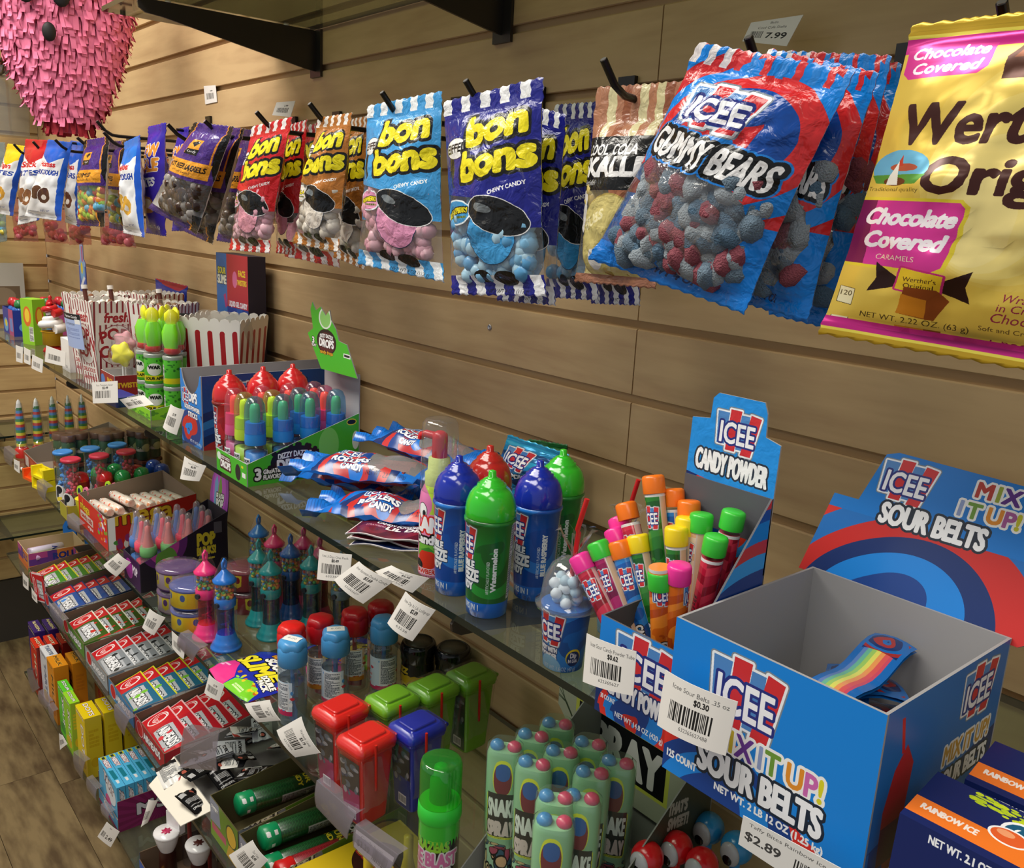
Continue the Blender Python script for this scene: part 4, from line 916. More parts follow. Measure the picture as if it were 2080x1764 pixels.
# cups with a clear dome and a red straw
def cup(label, loc, rz=0, s_=1):
    c = Cv(125, 50, '1668b8', 5); c.swirl(90, 26, 11, 0, 0, cols=('1668b8', '1456a0', '2a86d8', '1668b8'), sd=2); c.icee(60, 34, 30, 26)
    c.text('CANDY WITH', 58, 16, 4, 'f4f6fa', '102a60', .6, .4, w=24); c.text('DIP POWDER', 58, 11, 4, 'f4f6fa', '102a60', .6, .4, w=24); c.ell(62, 2, 13, 11, '8fc6e8'); c.ell(86, 13, 7.5, 7, 'f0d82c'); c.ell(86, 12, 6.6, 6.2, '14306c'); c.text('Dip', 86, 13, 4, 'f4f4f4', bold=.3, w=6); c.text('N Lick', 86, 9, 3, 'f4f4f4', bold=.2, w=9); c.text('NET WT. 1.6 OZ (47 g)', 72, 2, 3.4, 'e8eef6', w=34)
    t = thing('candy_cup', label, 'cup', loc, rz)
    mb = MB(); mb.lathe([(.0135, 0), (.0150, .001), (.0185, .046), (.0190, .050)], 30, 0); mb.part('cup', pmat(c, .3), t)
    mb = MB(); mb.lathe([(.0193, .048), (.0235, .0485), (.0235, .051), (.0205, .053), (.0195, .058), (.0180, .070), (.0130, .080), (.0065, .0855), (.0035, .086)], 30, 0); mb.part('dome_lid', clear('eef3f6', .06, 1.45, .10, .08), t)
    mb = MB(); rn = random.Random(3)
    for i in range(26): a = rn.uniform(0, 6.28); r_ = rn.uniform(0, .011); mb.ball((r_*math.cos(a), r_*math.sin(a), .052+rn.uniform(0, .018)), .0045, i % 2, 8, 5)
    mb.part('sweets', [mat('e8ecef', .5), mat('c4dbe6', .5)], t, kind='stuff')
    mb = MB(); mb.tube([(.002, 0, .06), (.005, .002, .106), (.0045, .001, .108), (.009, .004, .132)], .0019, 8); mb.part('straw', mat('c81f1f', .35), t)
    mb = MB(); rn = random.Random(6)
    for i in range(9):
        a = i*.7; q = [(.004, .001, .084), (.004+.004*math.cos(a), .001+.004*math.sin(a), .092), (.004+.012*math.cos(a+.3), .001+.012*math.sin(a+.3), .10+rn.uniform(0, .012)), (.004+.014*math.cos(a+.6), .001+.014*math.sin(a+.6), .108)]
        P = [[Vector(p)+Vector((.003*math.sin(a+i2), -.003*math.cos(a), 0))*s2 for s2 in (-1, 1)] for i2, p in enumerate(q)]; mb.grid(P, 0, True)
    mb.part('film_twist', clear('ffffff', .12, 1.5, .1, .12), t)
    return t
cup('blue candy cup with clear dome lid and red straw, front one beside the tube box', (.174, -.246, z1), .1)
cup('blue candy cup with clear dome lid, rear one behind the front cup', (.158, -.172, z1), -.3)
cup('blue candy cup hidden behind the tubes, only its red straw sticking up', (.207, -.165, z1), .6)

# box of powder tubes
def swp(W, H, cx, cy, k, sd, res=5, base='1583dc'): c = Cv(W, H, base, res); c.swirl(cx, cy, k, sd=sd, cols=SWC); return c
c = Cv(75, 72, '1583dc', 7); c.swirl(38, 6, 9, 0, 0, None, 40, cols=('c92c2a', '14408c', '1583dc', 'd8322c', '14306c', '2a9de8'), sd=1); c.icee(42, 48, 50, 42, -.0); c.text('CANDY POWDER', 42, 19, 13, 'f4f6fa', '15306c', 1.2, .8, w=62); c.text('30 COUNT', 12, 12, 3.6, 'f4f6fa', w=14, bold=.2); c.text('NET WT 14.8 OZ (420 g)', 42, 4, 4, 'f4f6fa', w=44, bold=.2)
Pf = pmat(c, .35)
Ps = pmat(swp(76, 110, 70, 20, 8, 2), .35)
x0, x1, y0, y1 = .233, .304, -.271, -.196
T = tray('tube_box', 'blue swirled open box full of coloured powder tubes, with a tall tabbed header', x0, x1, y0, y1, z1, .07, Pf, Ps, mat('55565c', .7), slope=True, hf=.070, hb=.158, hl=.074, back=mat('9a9a9a', .7))
c = Cv(72, 112, '2090e4', 7); c.swirl(38, 28, 9, 0, 0, None, 56, cols=('2a9de8', '14408c', 'e0402c', '2a9de8', 'd8322c', '14306c'), sd=.6, top=lambda x: 54-x*.12)
c.icee(38, 88, 34, 30); c.text('CANDY POWDER', 36, 58, 14, 'f6f8fa', '2a3444', 1.3, .8, w=58, rot=-.03)
hd = [(-.0355, 0), (.0355, 0), (.0355, .087), (.024, .090), (.023, .105), (.020, .112), (-.016, .112), (-.020, .108), (-.0205, .094), (-.0355, .092)]
mb = MB(); mb.box(-.0350, .0350, .0325, .0340, .002, .107, 0); mb.part('inner_print', pmat(swp(70, 106, 36, 60, 9, 1.4), .35), T)
header(T, hd, .0355-.0, .106, pmat(c, .3, bump=.25), mat('b0aca6', .7), tilt=.03)
pt = [(1174, 1128, 'p', 'c', .25), (1212, 1101, 'g', 'm', .24), (1256, 1099, 'o', 'b', .232), (1246, 1075, 'p', 'm', .214), (1294, 1087, 'y', 'g', .224), (1270, 1022, 'o', 'c', .212), (1326, 966, 'o', 'g', .215),
      (1367, 993, 'o', 'b', .203), (1400, 1017, 'o', 'c', .206), (1396, 1050, 'y', 'o', .216), (1374, 1070, 'y', 'g', .226), (1426, 1043, 'g', 'w', .213), (1492, 1038, 'g', 'c', .208), (1456, 1089, 'g', 'c', .226), (1340, 1159, 'g', 'o', .256), (1381, 1147, 'p', 'o', .25), (1254, 1052, 'p', 'c', .204), (1225, 1115, 'o', 'w', .228)]
CAPC = {'p': ('f0359a', 'pink'), 'g': ('3cc83c', 'green'), 'o': ('f57a1c', 'orange'), 'y': ('f0d41c', 'yellow')}
TUB = {'c': ('b01c38', ('b01c38', 'c83048', '8c1428'), 'crimson'), 'm': ('8c1850', ('8c1850', 'a82464', '701040'), 'magenta'), 'b': ('1a5cb0', ('1a5cb0', '2a80d0', '144a90'), 'blue'), 'g': ('1a5a22', ('1a5a22', '2a7a2a', '3a8a34'), 'green'), 'o': ('dc6a1c', ('dc6a1c', 'f08a2c', 'c0501a'), 'orange'), 'w': ('e0c8b0', ('e0c8b0', 'd8a880', 'e8dcc8'), 'cream')}
tubm = {}
for k, (a, b, nm) in TUB.items():
    c = Cv(50, 104, a, 5); c.swirl(25, 60, 8, cols=b, sd=2); c.rect(33, 0, 40, 104, 'c9b8ae'); c.rect(34, 0, 39, 104, {'b': '8cb0cc', 'c': 'd8a8a8'}.get(k, 'd0b090')); c.rect(41, 20, 48, 80, a); c.lines(42, 22, 5, 56, '202020', 22, 2)
    c.icee(24, 88, 15, 16); c.text('CANDY POWDER', 22, 38, 6, 'f4f4f4', '202020', .7, .5, rot=-math.pi/2, w=36); c.rect(0, 102, 50, 104, 'd8d8d8'); tubm[k] = pmat(c, .22, coat=.3)
tp = {}
for i, (u, v, cp, bd, yy) in enumerate(pt):
    top = Y(u, v, -yy); cx = (x0+x1)/2; L = .115
    aim = Vector((cx+(top.x-cx)*.15+.004, -.232+(-yy+.232)*.5, z1+.004)); dr = (top-aim).normalized(); 
    L = min(.12, max(.09, (top-aim).length)); q = dr.to_track_quat('Z', 'Y'); e = q.to_euler()
    # turn the printed side to the front
    m3 = q.to_matrix() @ Matrix.Rotation(random.Random(i).uniform(-.1, .5)+1.5, 3, 'Z'); e = m3.to_euler()
    base = top-dr*L
    l = '%s capped %s powder tube, %s' % (CAPC[cp][1], TUB[bd][2], ['leftmost of all', 'just right of the leftmost', 'leaning left with a blue body', 'half hidden behind the orange cap', 'beside the orange cap of the blue tube', 'rear left with red label', 'tallest of all, leaning left', 'small one behind the tallest',
        'by the header, right of the small blue one', 'rear one with orange body', 'centre one in front of the orange body', 'rear one with pale body near the header', 'far right near the header', 'right one in front of the far right one', 'front left one of the lowest pair', 'front right one of the lowest pair', 'barely visible at the rear left', 'barely visible behind the leftmost pair'][i])
    t = thing('powder_tube', l, 'tube', base, rot=e, group='powder tubes in the blue swirled box')
    if ('tube', bd) not in tp:
        mb = MB(); mb.lathe([(.0066, 0), (.0072, .001), (.0072, L-.012), (.0070, L-.011)], 18, 0); tp[('tube', bd)] = mb.mesh('tube', [tubm[bd]])
        mb = MB(); mb.lathe([(.0078, 0), (.0080, .001), (.0080, .009), (.0074, .0105), (.006, .0111), (0, .0112)], 20, 0, lobes=20, la=.012); tp['g'+cp] = 0
    if ('cap', cp) not in tp:
        mb = MB(); mb.lathe([(.0078, 0), (.0080, .001), (.0080, .0105), (.0074, .012), (.006, .0127), (0, .0128)], 24, 0); tp[('cap', cp)] = mb.mesh('cap', [mat(CAPC[cp][0], .28, 0, .5)])
    for nm, me, lz in (('tube', tp[('tube', bd)], 0), ('cap', tp[('cap', cp)], L-.0125)):
        o = bpy.data.objects.new(nm, me); COL.objects.link(o); o.parent = t; o.location = (0, 0, lz)

# sour belts carton
W0, H0 = 131, 100
c = Cv(W0, H0, '1583dc', 7)
c.swirl(45, -10, 14, 0, 0, None, None, cols=('d8322c', '14408c', '1583dc', '14408c', 'd8322c', '14306c'), sd=.4, top=lambda x: np.where(x < 40, 52-x*.35, 38-(x-40)*.34+8*np.sin(x/22.)))
c.icee(52, 70, 46, 46)
MC = ('c23a2c', 'c8d234', '7a3a96', '8fa0cc', '7aa83a', 'e89a2c', 'd070b8', 'e2d832')
c.text('MIX IT UP!', 68, 35, 14, None, 'f4f4f2', 1.9, .6, cols=('b8382c', 'c8b234', '6a3a96', '0', '8fa0cc', '6f9a3a', '0', 'e2902c', 'cc68b0', 'dcd42a'), sx=.82)
c.text('SOUR BELTS', 66, 15, 17, 'f4f6f8', '1b2838', 1.8, 1.1, w=80); c.text('125 COUNT', 14, 10, 5, 'f4f6f8', w=22, bold=.3); c.text('NET WT. 2 LB 12 OZ (1.25 kg)', 74, 7, 4.6, 'f4f6f8', w=70, bold=.3)
Pf = pmat(c, .32)
c = Cv(143, H0, '1f6fbe', 6); c.swirl(120, 20, 16, 0, 0, None, 42, cols=('1f6fbe', '14306c', 'b02c2c', '14408c'), sd=1, top=lambda x: 20+x*.18)
c.poly([(14, 6), (34, 6), (38, 60), (28, 74), (18, 62), (12, 40)], 'b8282c'); c.poly([(14, 6), (34, 6), (35, 30), (13, 30)], '6a1a3c'); c.poly([(17, 92), (20, 92), (26, 70), (23, 70)], 'c82020'); c.icee(108, 78, 40, 34); c.text('MIX IT UP!', 104, 42, 12, 'd0a040', 'f4f4f2', 1.6, .6, w=56); c.text('SOUR BELTS', 104, 26, 11, 'f4f6f8', '1b2838', 1.5, .8, w=60)
Ps = pmat(c, .35)
x0, x1, y0, y1 = .305, .436, -.284, -.139
T = tray('belt_carton', 'big blue open carton lettered sour belts at the lower right, grey inside, nearly empty', x0, x1, y0, y1, z1, .1, Pf, Ps, mat('a3a2a3', .7), back=Pf, t=.0018)
c = Cv(150, 96, '1279cf', 7); c.rect(0, 48, 150, 52, '14306c')
c.swirl(70, -14, 17, 0, 0, None, 49, cols=('d8322c', '14408c', '1583dc', '14306c', 'c92c2a', '1e70c0'), sd=.6); c.rect(0, 49, 150, 96, '1279cf')
c.icee(50, 77, 34, 30); c.text('SOUR BELTS', 74, 48, 14, 'f4f6f8', '1b2838', 1.6, .9, w=66)
c.text('MIX', 105, 80, 10, None, 'f0f0ec', 1.5, .7, cols=('b8382c', '9aa834', '5a2a86')); c.text('IT UP!', 104, 66, 10, None, 'f0f0ec', 1.5, .7, cols=('8fa0cc', '6f9a3a', '0', 'e2902c', 'a85a98', 'c8c42a'))
a = (x1-x0)/2
hd = [(-a-.010, .0), (a+.004, .0), (a+.012, .006), (a+.012, .050), (a+.002, .056), (a-.002, .088), (a-.008, .093), (-a+.030, .096), (-a+.022, .093), (-a+.014, .058), (-a-.004, .058)]
header(T, hd, (y1-y0)/2-.001, .096, pmat(c, .33), mat('a3a2a3', .7), tilt=.42, t=.0018)
# belts inside, on a bed of more of the same
M_bed = mat('1668b8', .3)
for i in range(7):
    t = thing('sour_belt_pack', 'blue wrapped sour belt low in the big carton, %s of the buried ones' % ('first', 'second', 'third', 'fourth', 'fifth', 'sixth', 'seventh')[i], 'candy', (x0+.062+.006*((i*5) % 3), y0+.066+.010*(i % 2), z1+.003+.0055*i), (-.8, .6, -.2, 1.1, -1.2, .3, -.5)[i], 'buried sour belts')
    mb = MB(); mb.box(-.014, .014, -.046, .046, 0, .0030); mb.part('wrapper', M_bed, t)
c = Cv(30, 95, '1668b8', 6); c.rect(5, 8, 25, 72, '808080')
for i in range(20): c.rect(5+i, 8, 6+i, 72, [(.35, .5, .75), (.4, .7, .6), (.6, .78, .4), (.85, .85, .4), (.9, .6, .35), (.85, .35, .35), (.8, .3, .4)][min(i//3, 6)])
c.swirl(15, 84, 4, 3, 72, 27, 92, cols=('1668b8', 'a02c2c', '14306c')); Pb = pmat(c, .25, coat=.5)
for i, (u, v, rz, zz, l) in enumerate(((1748, 1335, .02, .056, 'uppermost, its rainbow strip showing'), (1690, 1345, -.7, .048, 'lying under the uppermost one'), (1830, 1310, .45, .042, 'crossing under at the right'), (1640, 1330, -1.15, .036, 'lowest at the left'))):
    p = Z(u, v, z1+.02+zz); p.x = min(max(p.x, x0+.045), x1-.045); p.y = min(max(p.y, y0+.06), y1-.05); t = thing('sour_belt_pack', 'blue wrapped rainbow sour belt inside the big carton, '+l, 'candy', (p.x, p.y, z1+.004+zz), rz)
    mb = MB(); P = [[(-.014+.028*j/4, -.046+.092*k/10, .0025*math.sin(math.pi*j/4)+.003*math.sin(k*.9+i)+(.012*(k/10) if i == 0 else 0)) for j in range(5)] for k in range(11)]
    mb.grid(P, 0); mb.grid([[(x_, y_, z_-.0022) for x_, y_, z_ in reversed(r)] for r in P], 0); mb.part('wrapper', Pb, t)
# taffy boxes
def taffy(label, loc, rz):
    t = thing('taffy_box', label, 'box', loc, rz)
    c = Cv(115, 50, '16245e', 7); c.rect(0, 6, 115, 22, 'ee7a28')
    rn = random.Random(9)
    for i in range(60): x = rn.uniform(20, 70); c.ell(x, 46+rn.uniform(-6, 4)-(x-20)*.1, rn.uniform(1, 4), rn.uniform(.6, 1.6), rn.choice(('c4d62c', 'b4cc28')))
    for i in range(50): x = rn.uniform(48, 115); c.ell(x, 38-(x-48)*.15+rn.uniform(-3, 5), rn.uniform(1, 5), rn.uniform(.6, 2), rn.choice(('ee7a28', 'e04a8c', '2a8ad0')))
    c.text('dippin', 58, 28, 14, '1a5a7c', 'f4f6f8', 1.8, 1.2, sk=.35, w=40, rot=-.02); c.text('dots', 66, 18, 10, '1a5a7c', 'f4f6f8', 1.5, .9, sk=.35, w=22); c.ell(42, 24, 8, 6, 'e2602c', ol='f4f6f8', ow=1.2); c.ell(40, 26, 4, 2.6, 'f0a070')
    c.text('RAINBOW ICE', 18, 13, 5, 'f4e8e0', bold=.3, w=26); c.text('TAFFY BITES', 80, 9, 6.5, 'f8f4f0', bold=.6, w=46)
    Pt = pmat(c, .3)
    c = Cv(115, 46, '16245e', 6, 1); c.text('NET WT. 2.1 OZ (60 g)', 34, 40, 3.6, 'f4f6f8', bold=.25, w=38); c.ell(57, 14, 44, 20, None, 0)
    Pw = pmat(c, .3, True, filmcol='f4f4f4')
    L, d, h = .115, .040, .060
    mb = MB(); mb.face([(-L/2, -d/2, h-.006), (L/2, -d/2, h-.006), (L/2, d/2, h), (-L/2, d/2, h)], 0)
    mb.face([(-L/2, -d/2-.004, .0), (L/2, -d/2-.004, .0), (L/2, -d/2, h-.006), (-L/2, -d/2, h-.006)], 1)
    mb.face([(L/2, d/2, 0), (-L/2, d/2, 0), (-L/2, d/2, h), (L/2, d/2, h)], 2); mb.face([(-L/2, d/2, 0), (-L/2, -d/2-.004, 0), (-L/2, -d/2, h-.006), (-L/2, d/2, h)], 2)
    mb.face([(L/2, -d/2-.004, 0), (L/2, d/2, 0), (L/2, d/2, h), (L/2, -d/2, h-.006)], 2); mb.face([(-L/2, d/2, 0), (L/2, d/2, 0), (L/2, -d/2-.004, 0), (-L/2, -d/2-.004, 0)], 2)
    mb.part('sleeve', [Pt, Pw, mat('16245e', .35)], t)
    mb = MB(); rn = random.Random(2)
    for i in range(90): mb.ball((rn.uniform(-.045, .045), rn.uniform(-.014, .01), rn.uniform(.005, .034)), .0045, i % 5, 7, 4)
    mb.part('taffy_bites', [mat(x, .5) for x in ('c8743a', '6fae4a', 'c85a5a', '3a7a8a', 'd0b040')], t, kind='stuff')
    return t
taffy('navy and orange taffy box at the lower right corner, nearest one', (.506, -.262, z1), .03)
taffy('navy and orange taffy box behind the nearest one at the right edge', (.512, -.205, z1), .06)
# ------------------------------------------------------------ top shelf, left half
def popbox(label, loc, rz, w=.088, wb=.062, h=.148, kind='paper', card=False, fill=True):
    t = thing('popcorn_box', label, 'popcorn box', loc, rz)
    tub = kind == 'tub'
    c = Cv(88, 148, 'ece8e0', 5)
    if tub:
        for i in range(5): x = 9+i*17.5; c.rect(x-3.6, 6, x+3.6, 126, 'a81c24'); c.ell(x, 126, 3.6, 4, 'a81c24')
    else:
        for i in range(9): x = 4+i*10; c.rect(x, 0, x+3.4, 148, '8e2630')
        c.ell(44, 72, 31, 34, 'f1ece4', ol='8e2630', ow=1.2); c.rect(14, 108, 74, 128, 'f1ece4'); c.text('fresh', 44, 112, 17, 'a8242c', bold=.9, sk=.15, w=44)
        for ch, x, y, r in (('P', 24, 78, .25), ('O', 40, 82, .1), ('P', 56, 80, -.15), ('C', 26, 52, .3), ('O', 40, 50, .1), ('R', 54, 54, -.2), ('N', 66, 66, -.4)): c.text(ch, x, y, 20, 'a8242c', bold=1.1, rot=r)
        c.rect(18, 22, 70, 34, 'f1ece4'); c.text('DELICIOUS', 44, 24, 7, 'b0303a', bold=.4, w=46); c.text('& NUTRITIOUS', 44, 10, 6, 'b0303a', bold=.4, w=50)
    pm = pmat(c, .45 if not tub else .3, key='pop'+kind); inn = mat('dcd8d0', .6)
    n = 6
    for s_ in range(4):
        M = Matrix.Rotation(s_*math.pi/2, 4, 'Z')
        poly = [(-wb/2, 0), (wb/2, 0), (w/2, h)]; uv = [((1-wb/w)/2, 0), (1-(1-wb/w)/2, 0), (1, .97)]
        for i in range(n):
            for k in (1, 2, 3) if i < n-1 else (1, 2, 3):
                a = math.pi*k/4; x = w/2-(i+.5)*w/n+math.cos(a)*w/n/2; zz = h+math.sin(a)*w/n*.38; poly.append((x, zz)); uv.append((x/w+.5, min(1, .97+.02*math.sin(a))))
            if i < n-1: x = w/2-(i+1)*w/n; poly.append((x, h)); uv.append((x/w+.5, .97))
        poly.append((-w/2, h)); uv.append((0, .97))
        mb = MB()
        def P(p, o): f = p[1]/h; yy = -(wb/2+(w/2-wb/2)*f)+o; return M @ Vector((p[0], yy, p[1]))
        mb.face([P(p, 0) for p in poly], 0, uv); mb.face([P(p, .0012) for p in reversed(poly)], 1, list(reversed(uv)))
        for i in range(len(poly)):
            a, b = poly[i], poly[(i+1) % len(poly)]; mb.face([P(a, 0), P(a, .0012), P(b, .0012), P(b, 0)], 1)
        mb.part('side_panel', [pm, inn], t)
    mb = MB(); mb.box(-wb/2+.002, wb/2-.002, -wb/2+.002, wb/2-.002, .0005, .002); mb.part('base_panel', inn, t)
    if fill:
        mb = MB(); rn = random.Random(int(loc[0]*1000)); k = .8*w/2
        for i in range(70):
            p = (rn.uniform(-k, k), rn.uniform(-k, k), h*.86+rn.uniform(0, .02)); mb.ball(p, rn.uniform(.004, .0065), 0 if rn.random() < .7 else 1, 6, 4)
        mb.part('popcorn', [mat('efe9dc', .8), mat('7a4a2a', .7)], t, kind='stuff')
    return t
popbox('striped popcorn box at the shelf front, with the blue price sheet on it', (-1.075, -.212, z1), .15)
popbox('striped popcorn box with a round popcorn emblem facing out, right of the front one', (-1.0, -.135, z1), .62)
popbox('striped popcorn box at the left rear of the front one', (-1.180, -.198, z1), .2)
popbox('striped popcorn box at the very back of the popcorn group', (-1.185, -.095, z1), .25)
for i, (x, y) in enumerate(((-1.105, -.23), (-1.09, -.19), (-1.01, -.13))):
    mb = MB(); mb.tube([(0, 0, 0), (.012, 0, .075)], .004, 8); mb.tube([(.012, 0, .075), (.0135, 0, .082)], .0055, 8, 1)
    o = mb.part('candy_stick', [mat('5a2c20', .4), mat('e8e2da', .5)], None, (x, y, z1+.092)); o.rotation_euler = (0, -.35, .2); tag(o, 'brown candy stick poking out of the popcorn boxes, %s' % ('left front one', 'middle one', 'right one')[i], 'candy stick', 'candy sticks in the popcorn boxes')
def sheet(label, w, h, loc, rz, tilt, key):
    c = Cv(60, 75, 'a9bce6', 6); c.rect(0, 62, 60, 75, '14161a'); c.text('Popcorn Candy', 30, 66, 5.5, 'f0f0f0', w=44, bold=.2); c.text('1.15' if key else 'Cinnamon', 24, 50, 7, '20243c', sk=.3, w=22 if key else 36); c.lines(8, 22, 44, 22, '8496c8', 7, 4)
    if key: c.rect(22, 2, 44, 22, 'a8323a'); c.ell(33, 14, 6, 6, '8090d8')
    else: c.rect(44, 54, 58, 64, 'f2f2ee')
    mb = MB(); P = [[(-w/2+w*j/4, -.004*math.sin(math.pi*j/4), h*i/4) for j in range(5)] for i in range(5)]; mb.grid(P, 0, True); mb.grid([[(x, y+.0006, z) for x, y, z in reversed(r)] for r in P], 1, True)
    o = mb.part('price_sheet', [pmat(c, .5), mat('e0e0e0', .6)], None, loc, (tilt, 0, rz)); tag(o, label, 'sign')
sheet('blue and black price sheet on the front striped popcorn box', .066, .062, (-1.085, -.2605, z1+.066), .15, .09, False)
popbox('white plastic popcorn tub with bold red stripes', (-.80, -.105, z1+.0), .72, .105, .08, .145, 'tub', fill=False)
sheet('blue and black price sheet leaning on the red striped tub', .05, .10, (-.865, -.152, z1+.048), .95, -.06, True)
for i in range(3):
    mb = MB(); mb.lathe([(.018, 0), (.024, .05)], 18, 0); o = mb.part('clear_cup', clear('eef0f0', .08, 1.4, .08), None, (-.83+i*.028, -.125+i*.02, z1+.102), (.2*i, .4, 0)); tag(o, '%s small clear cup lying in the red striped tub' % ('left', 'middle', 'right')[i], 'cup', 'clear cups in the striped tub')
# red card box behind
c = Cv(135, 240, '1b3f96', 4); c.rect(0, 0, 46, 240, '2f6fb8'); c.swirl(70, 215, 60, 46, 150, 135, 240, cols=('b52a3a', 'a82434', 'b52a3a')); c.poly([(46, 240), (135, 240), (135, 158), (100, 160), (70, 180), (50, 220)], 'b52a3a'); c.rect(86, 0, 110, 150, '2456a8')
c.ell(24, 205, 18, 26, '2a6ab0'); c.text('SOUR', 24, 205, 11, 'd8d24a', '1a1a1a', 1, .8, w=34); c.text('SLIME', 24, 188, 15, 'e8ecd8', '1a1a1a', 1.2, 1, w=38); c.poly([(30, 168), (40, 172), (46, 150), (38, 146)], 'b03a7a')
c.text('FACE', 110, 205, 10, 'e2c22c', bold=.8, w=28); c.text('TWISTERS', 108, 190, 9, 'e2c22c', bold=.7, w=42); c.ell(80, 198, 10, 14, 'd86a9a'); c.text('LIQUID GEL CANDY', 92, 152, 9, 'e8ecf4', bold=.7, w=76)
mb = MB(); mb.box(0, .135, 0, .032, 0, .243, 0, [0, 1, 1, 1, 1, 1]); o = mb.part('card_box', [pmat(c, .4), mat('2a2438', .6)], None, (-.972, -.048, z1)); tag(o, 'tall red and blue card box against the wall behind the striped tub', 'box')
# blue bag against the wall
c = Cv(120, 150, '1c2f94', 4); c.poly([(0, 150), (120, 150), (100, 132), (30, 140)], 'a81c30'); c.text('Snacks', 48, 104, 14, 'eef0f6', 'eef0f6', .8, .3, sk=.1, w=64); c.text('Twinkies', 46, 78, 20, 'c8242c', 'eef0f6', 3, 1.4, w=92); c.poly([(0, 0), (120, 0), (120, 30), (90, 60), (0, 70)], 'e4e6ec')
bag('snack_bag', 'dark blue bag with a red top standing against the wall beside the popcorn boxes', 'candy bag', [(316, 566), (380, 582), (382, 690), (316, 672)], -.035, .03, pmat(c, .3), mat('1c2f94', .3), None, (.05, .05), .003, 61)
# lime tray, cans and wrapped pops
c = Cv(100, 30, '8ed62c', 5); rn = random.Random(3)
for i in range(40): c.ell(rn.uniform(0, 100), rn.uniform(0, 12), rn.uniform(2, 6), rn.uniform(1, 4), '5a9e2a')
tray('lime_tray', 'lime green tray under the stacked green cans', -.862, -.748, -.246, -.145, z1, .026, pmat(c, .4), pmat(c, .4), M_grey, slope=True, hb=.032, hf=.016)
def can(label, loc, col, dk, rz=0, h=.047, r=.0145):
    c = Cv(92, 47, col, 5); rn = random.Random(5)
    for i in range(30): c.ell(rn.uniform(0, 92), rn.uniform(24, 46), rn.uniform(1, 5), rn.uniform(1, 2.5), dk)
    c.ell(44, 26, 12, 11, 'f0f0e8'); c.text('WAR', 44, 27, 6, '1a1a1a', bold=.7, w=18); c.rect(0, 5, 92, 15, 'e8e020'); c.text('SOUR APPLE', 46, 7.5, 5, '2a2a1a', bold=.4, w=34); c.rect(64, 12, 76, 38, 'd8d8d2'); c.lines(65, 13, 10, 24, '222222', 12, 3)
    t = thing('candy_can', label, 'can', loc, rz, 'stacked candy cans in the lime tray')
    mb = MB(); mb.lathe([(r*.96, 0), (r, .001), (r, h-.006)], 24, 0); mb.part('can', pmat(c, .3, key='can'+col), t)
    mb = MB(); mb.lathe([(r*1.02, h-.006), (r*1.04, h-.002), (r*.98, h), (0, h-.001)], 24, 0); mb.part('lid', clear('e4ece6', .15, 1.4, .5), t)
p = Z(312, 716, z1+.104)
grid_ = [(-.832, -.222, '4faf2e', '2a6a1c', 'green'), (-.795, -.222, '58c230', '2a7a1c', 'green'), (-.832, -.186, 'd070a0', 'a84a80', 'pink'), (-.795, -.186, '58c230', '2a7a1c', 'green'), (-.76+.0, -.205, '58c230', '2a7a1c', 'green')]
names = ('front left', 'front centre', 'rear left', 'rear centre', 'right')
for i, (x, y, a, b, nm) in enumerate(grid_):
    for k in range(2): can('%s candy can, %s of the %s stack in the lime tray' % (nm, ('bottom', 'top')[k], names[i]), (x, y, z1+.002+k*.0475), a, b, .4+i)
rn = random.Random(12)
for i, (x, y, _, _, _) in enumerate(grid_[:5]+[(-.812, -.200, 0, 0, 0)]):
    t = thing('wrapped_pop', 'lime and yellow wrapped pop standing on the %s' % (names+('middle of the group',))[i]+(' can stack' if i < 5 else ' on the cans'), 'candy', (x, y, z1+.0985), rz=i*1.1, group='wrapped pops on the cans')
    mb = MB(); mb.lathe([(.009, 0), (.0125, .003), (.0115, .009)], 12, 0); mb.part('red_base', mat('c8302c', .4), t)
    mb = MB(); mb.lathe([(.009, .009), (.0115, .02), (.012, .034), (.008, .046)], 12, 0, lobes=3, la=.2); mb.part('lime_body', mat('7fe21c', .4), t)
    mb = MB(); mb.lathe([(.005, .045), (.009, .052), (.0085, .062), (.003, .068)], 10, 0, sx=1.2, sy=.5); mb.part('yellow_top', mat('ecec1c', .4), t)
    mb = MB(); mb.lathe([(.013, .001), (.0145, .01), (.0135, .03), (.006, .062), (.002, .07), (.006, .078)], 14, 0, lobes=5, la=.08); mb.part('film', clear('ffffff', .1, 1.35, .04), t)
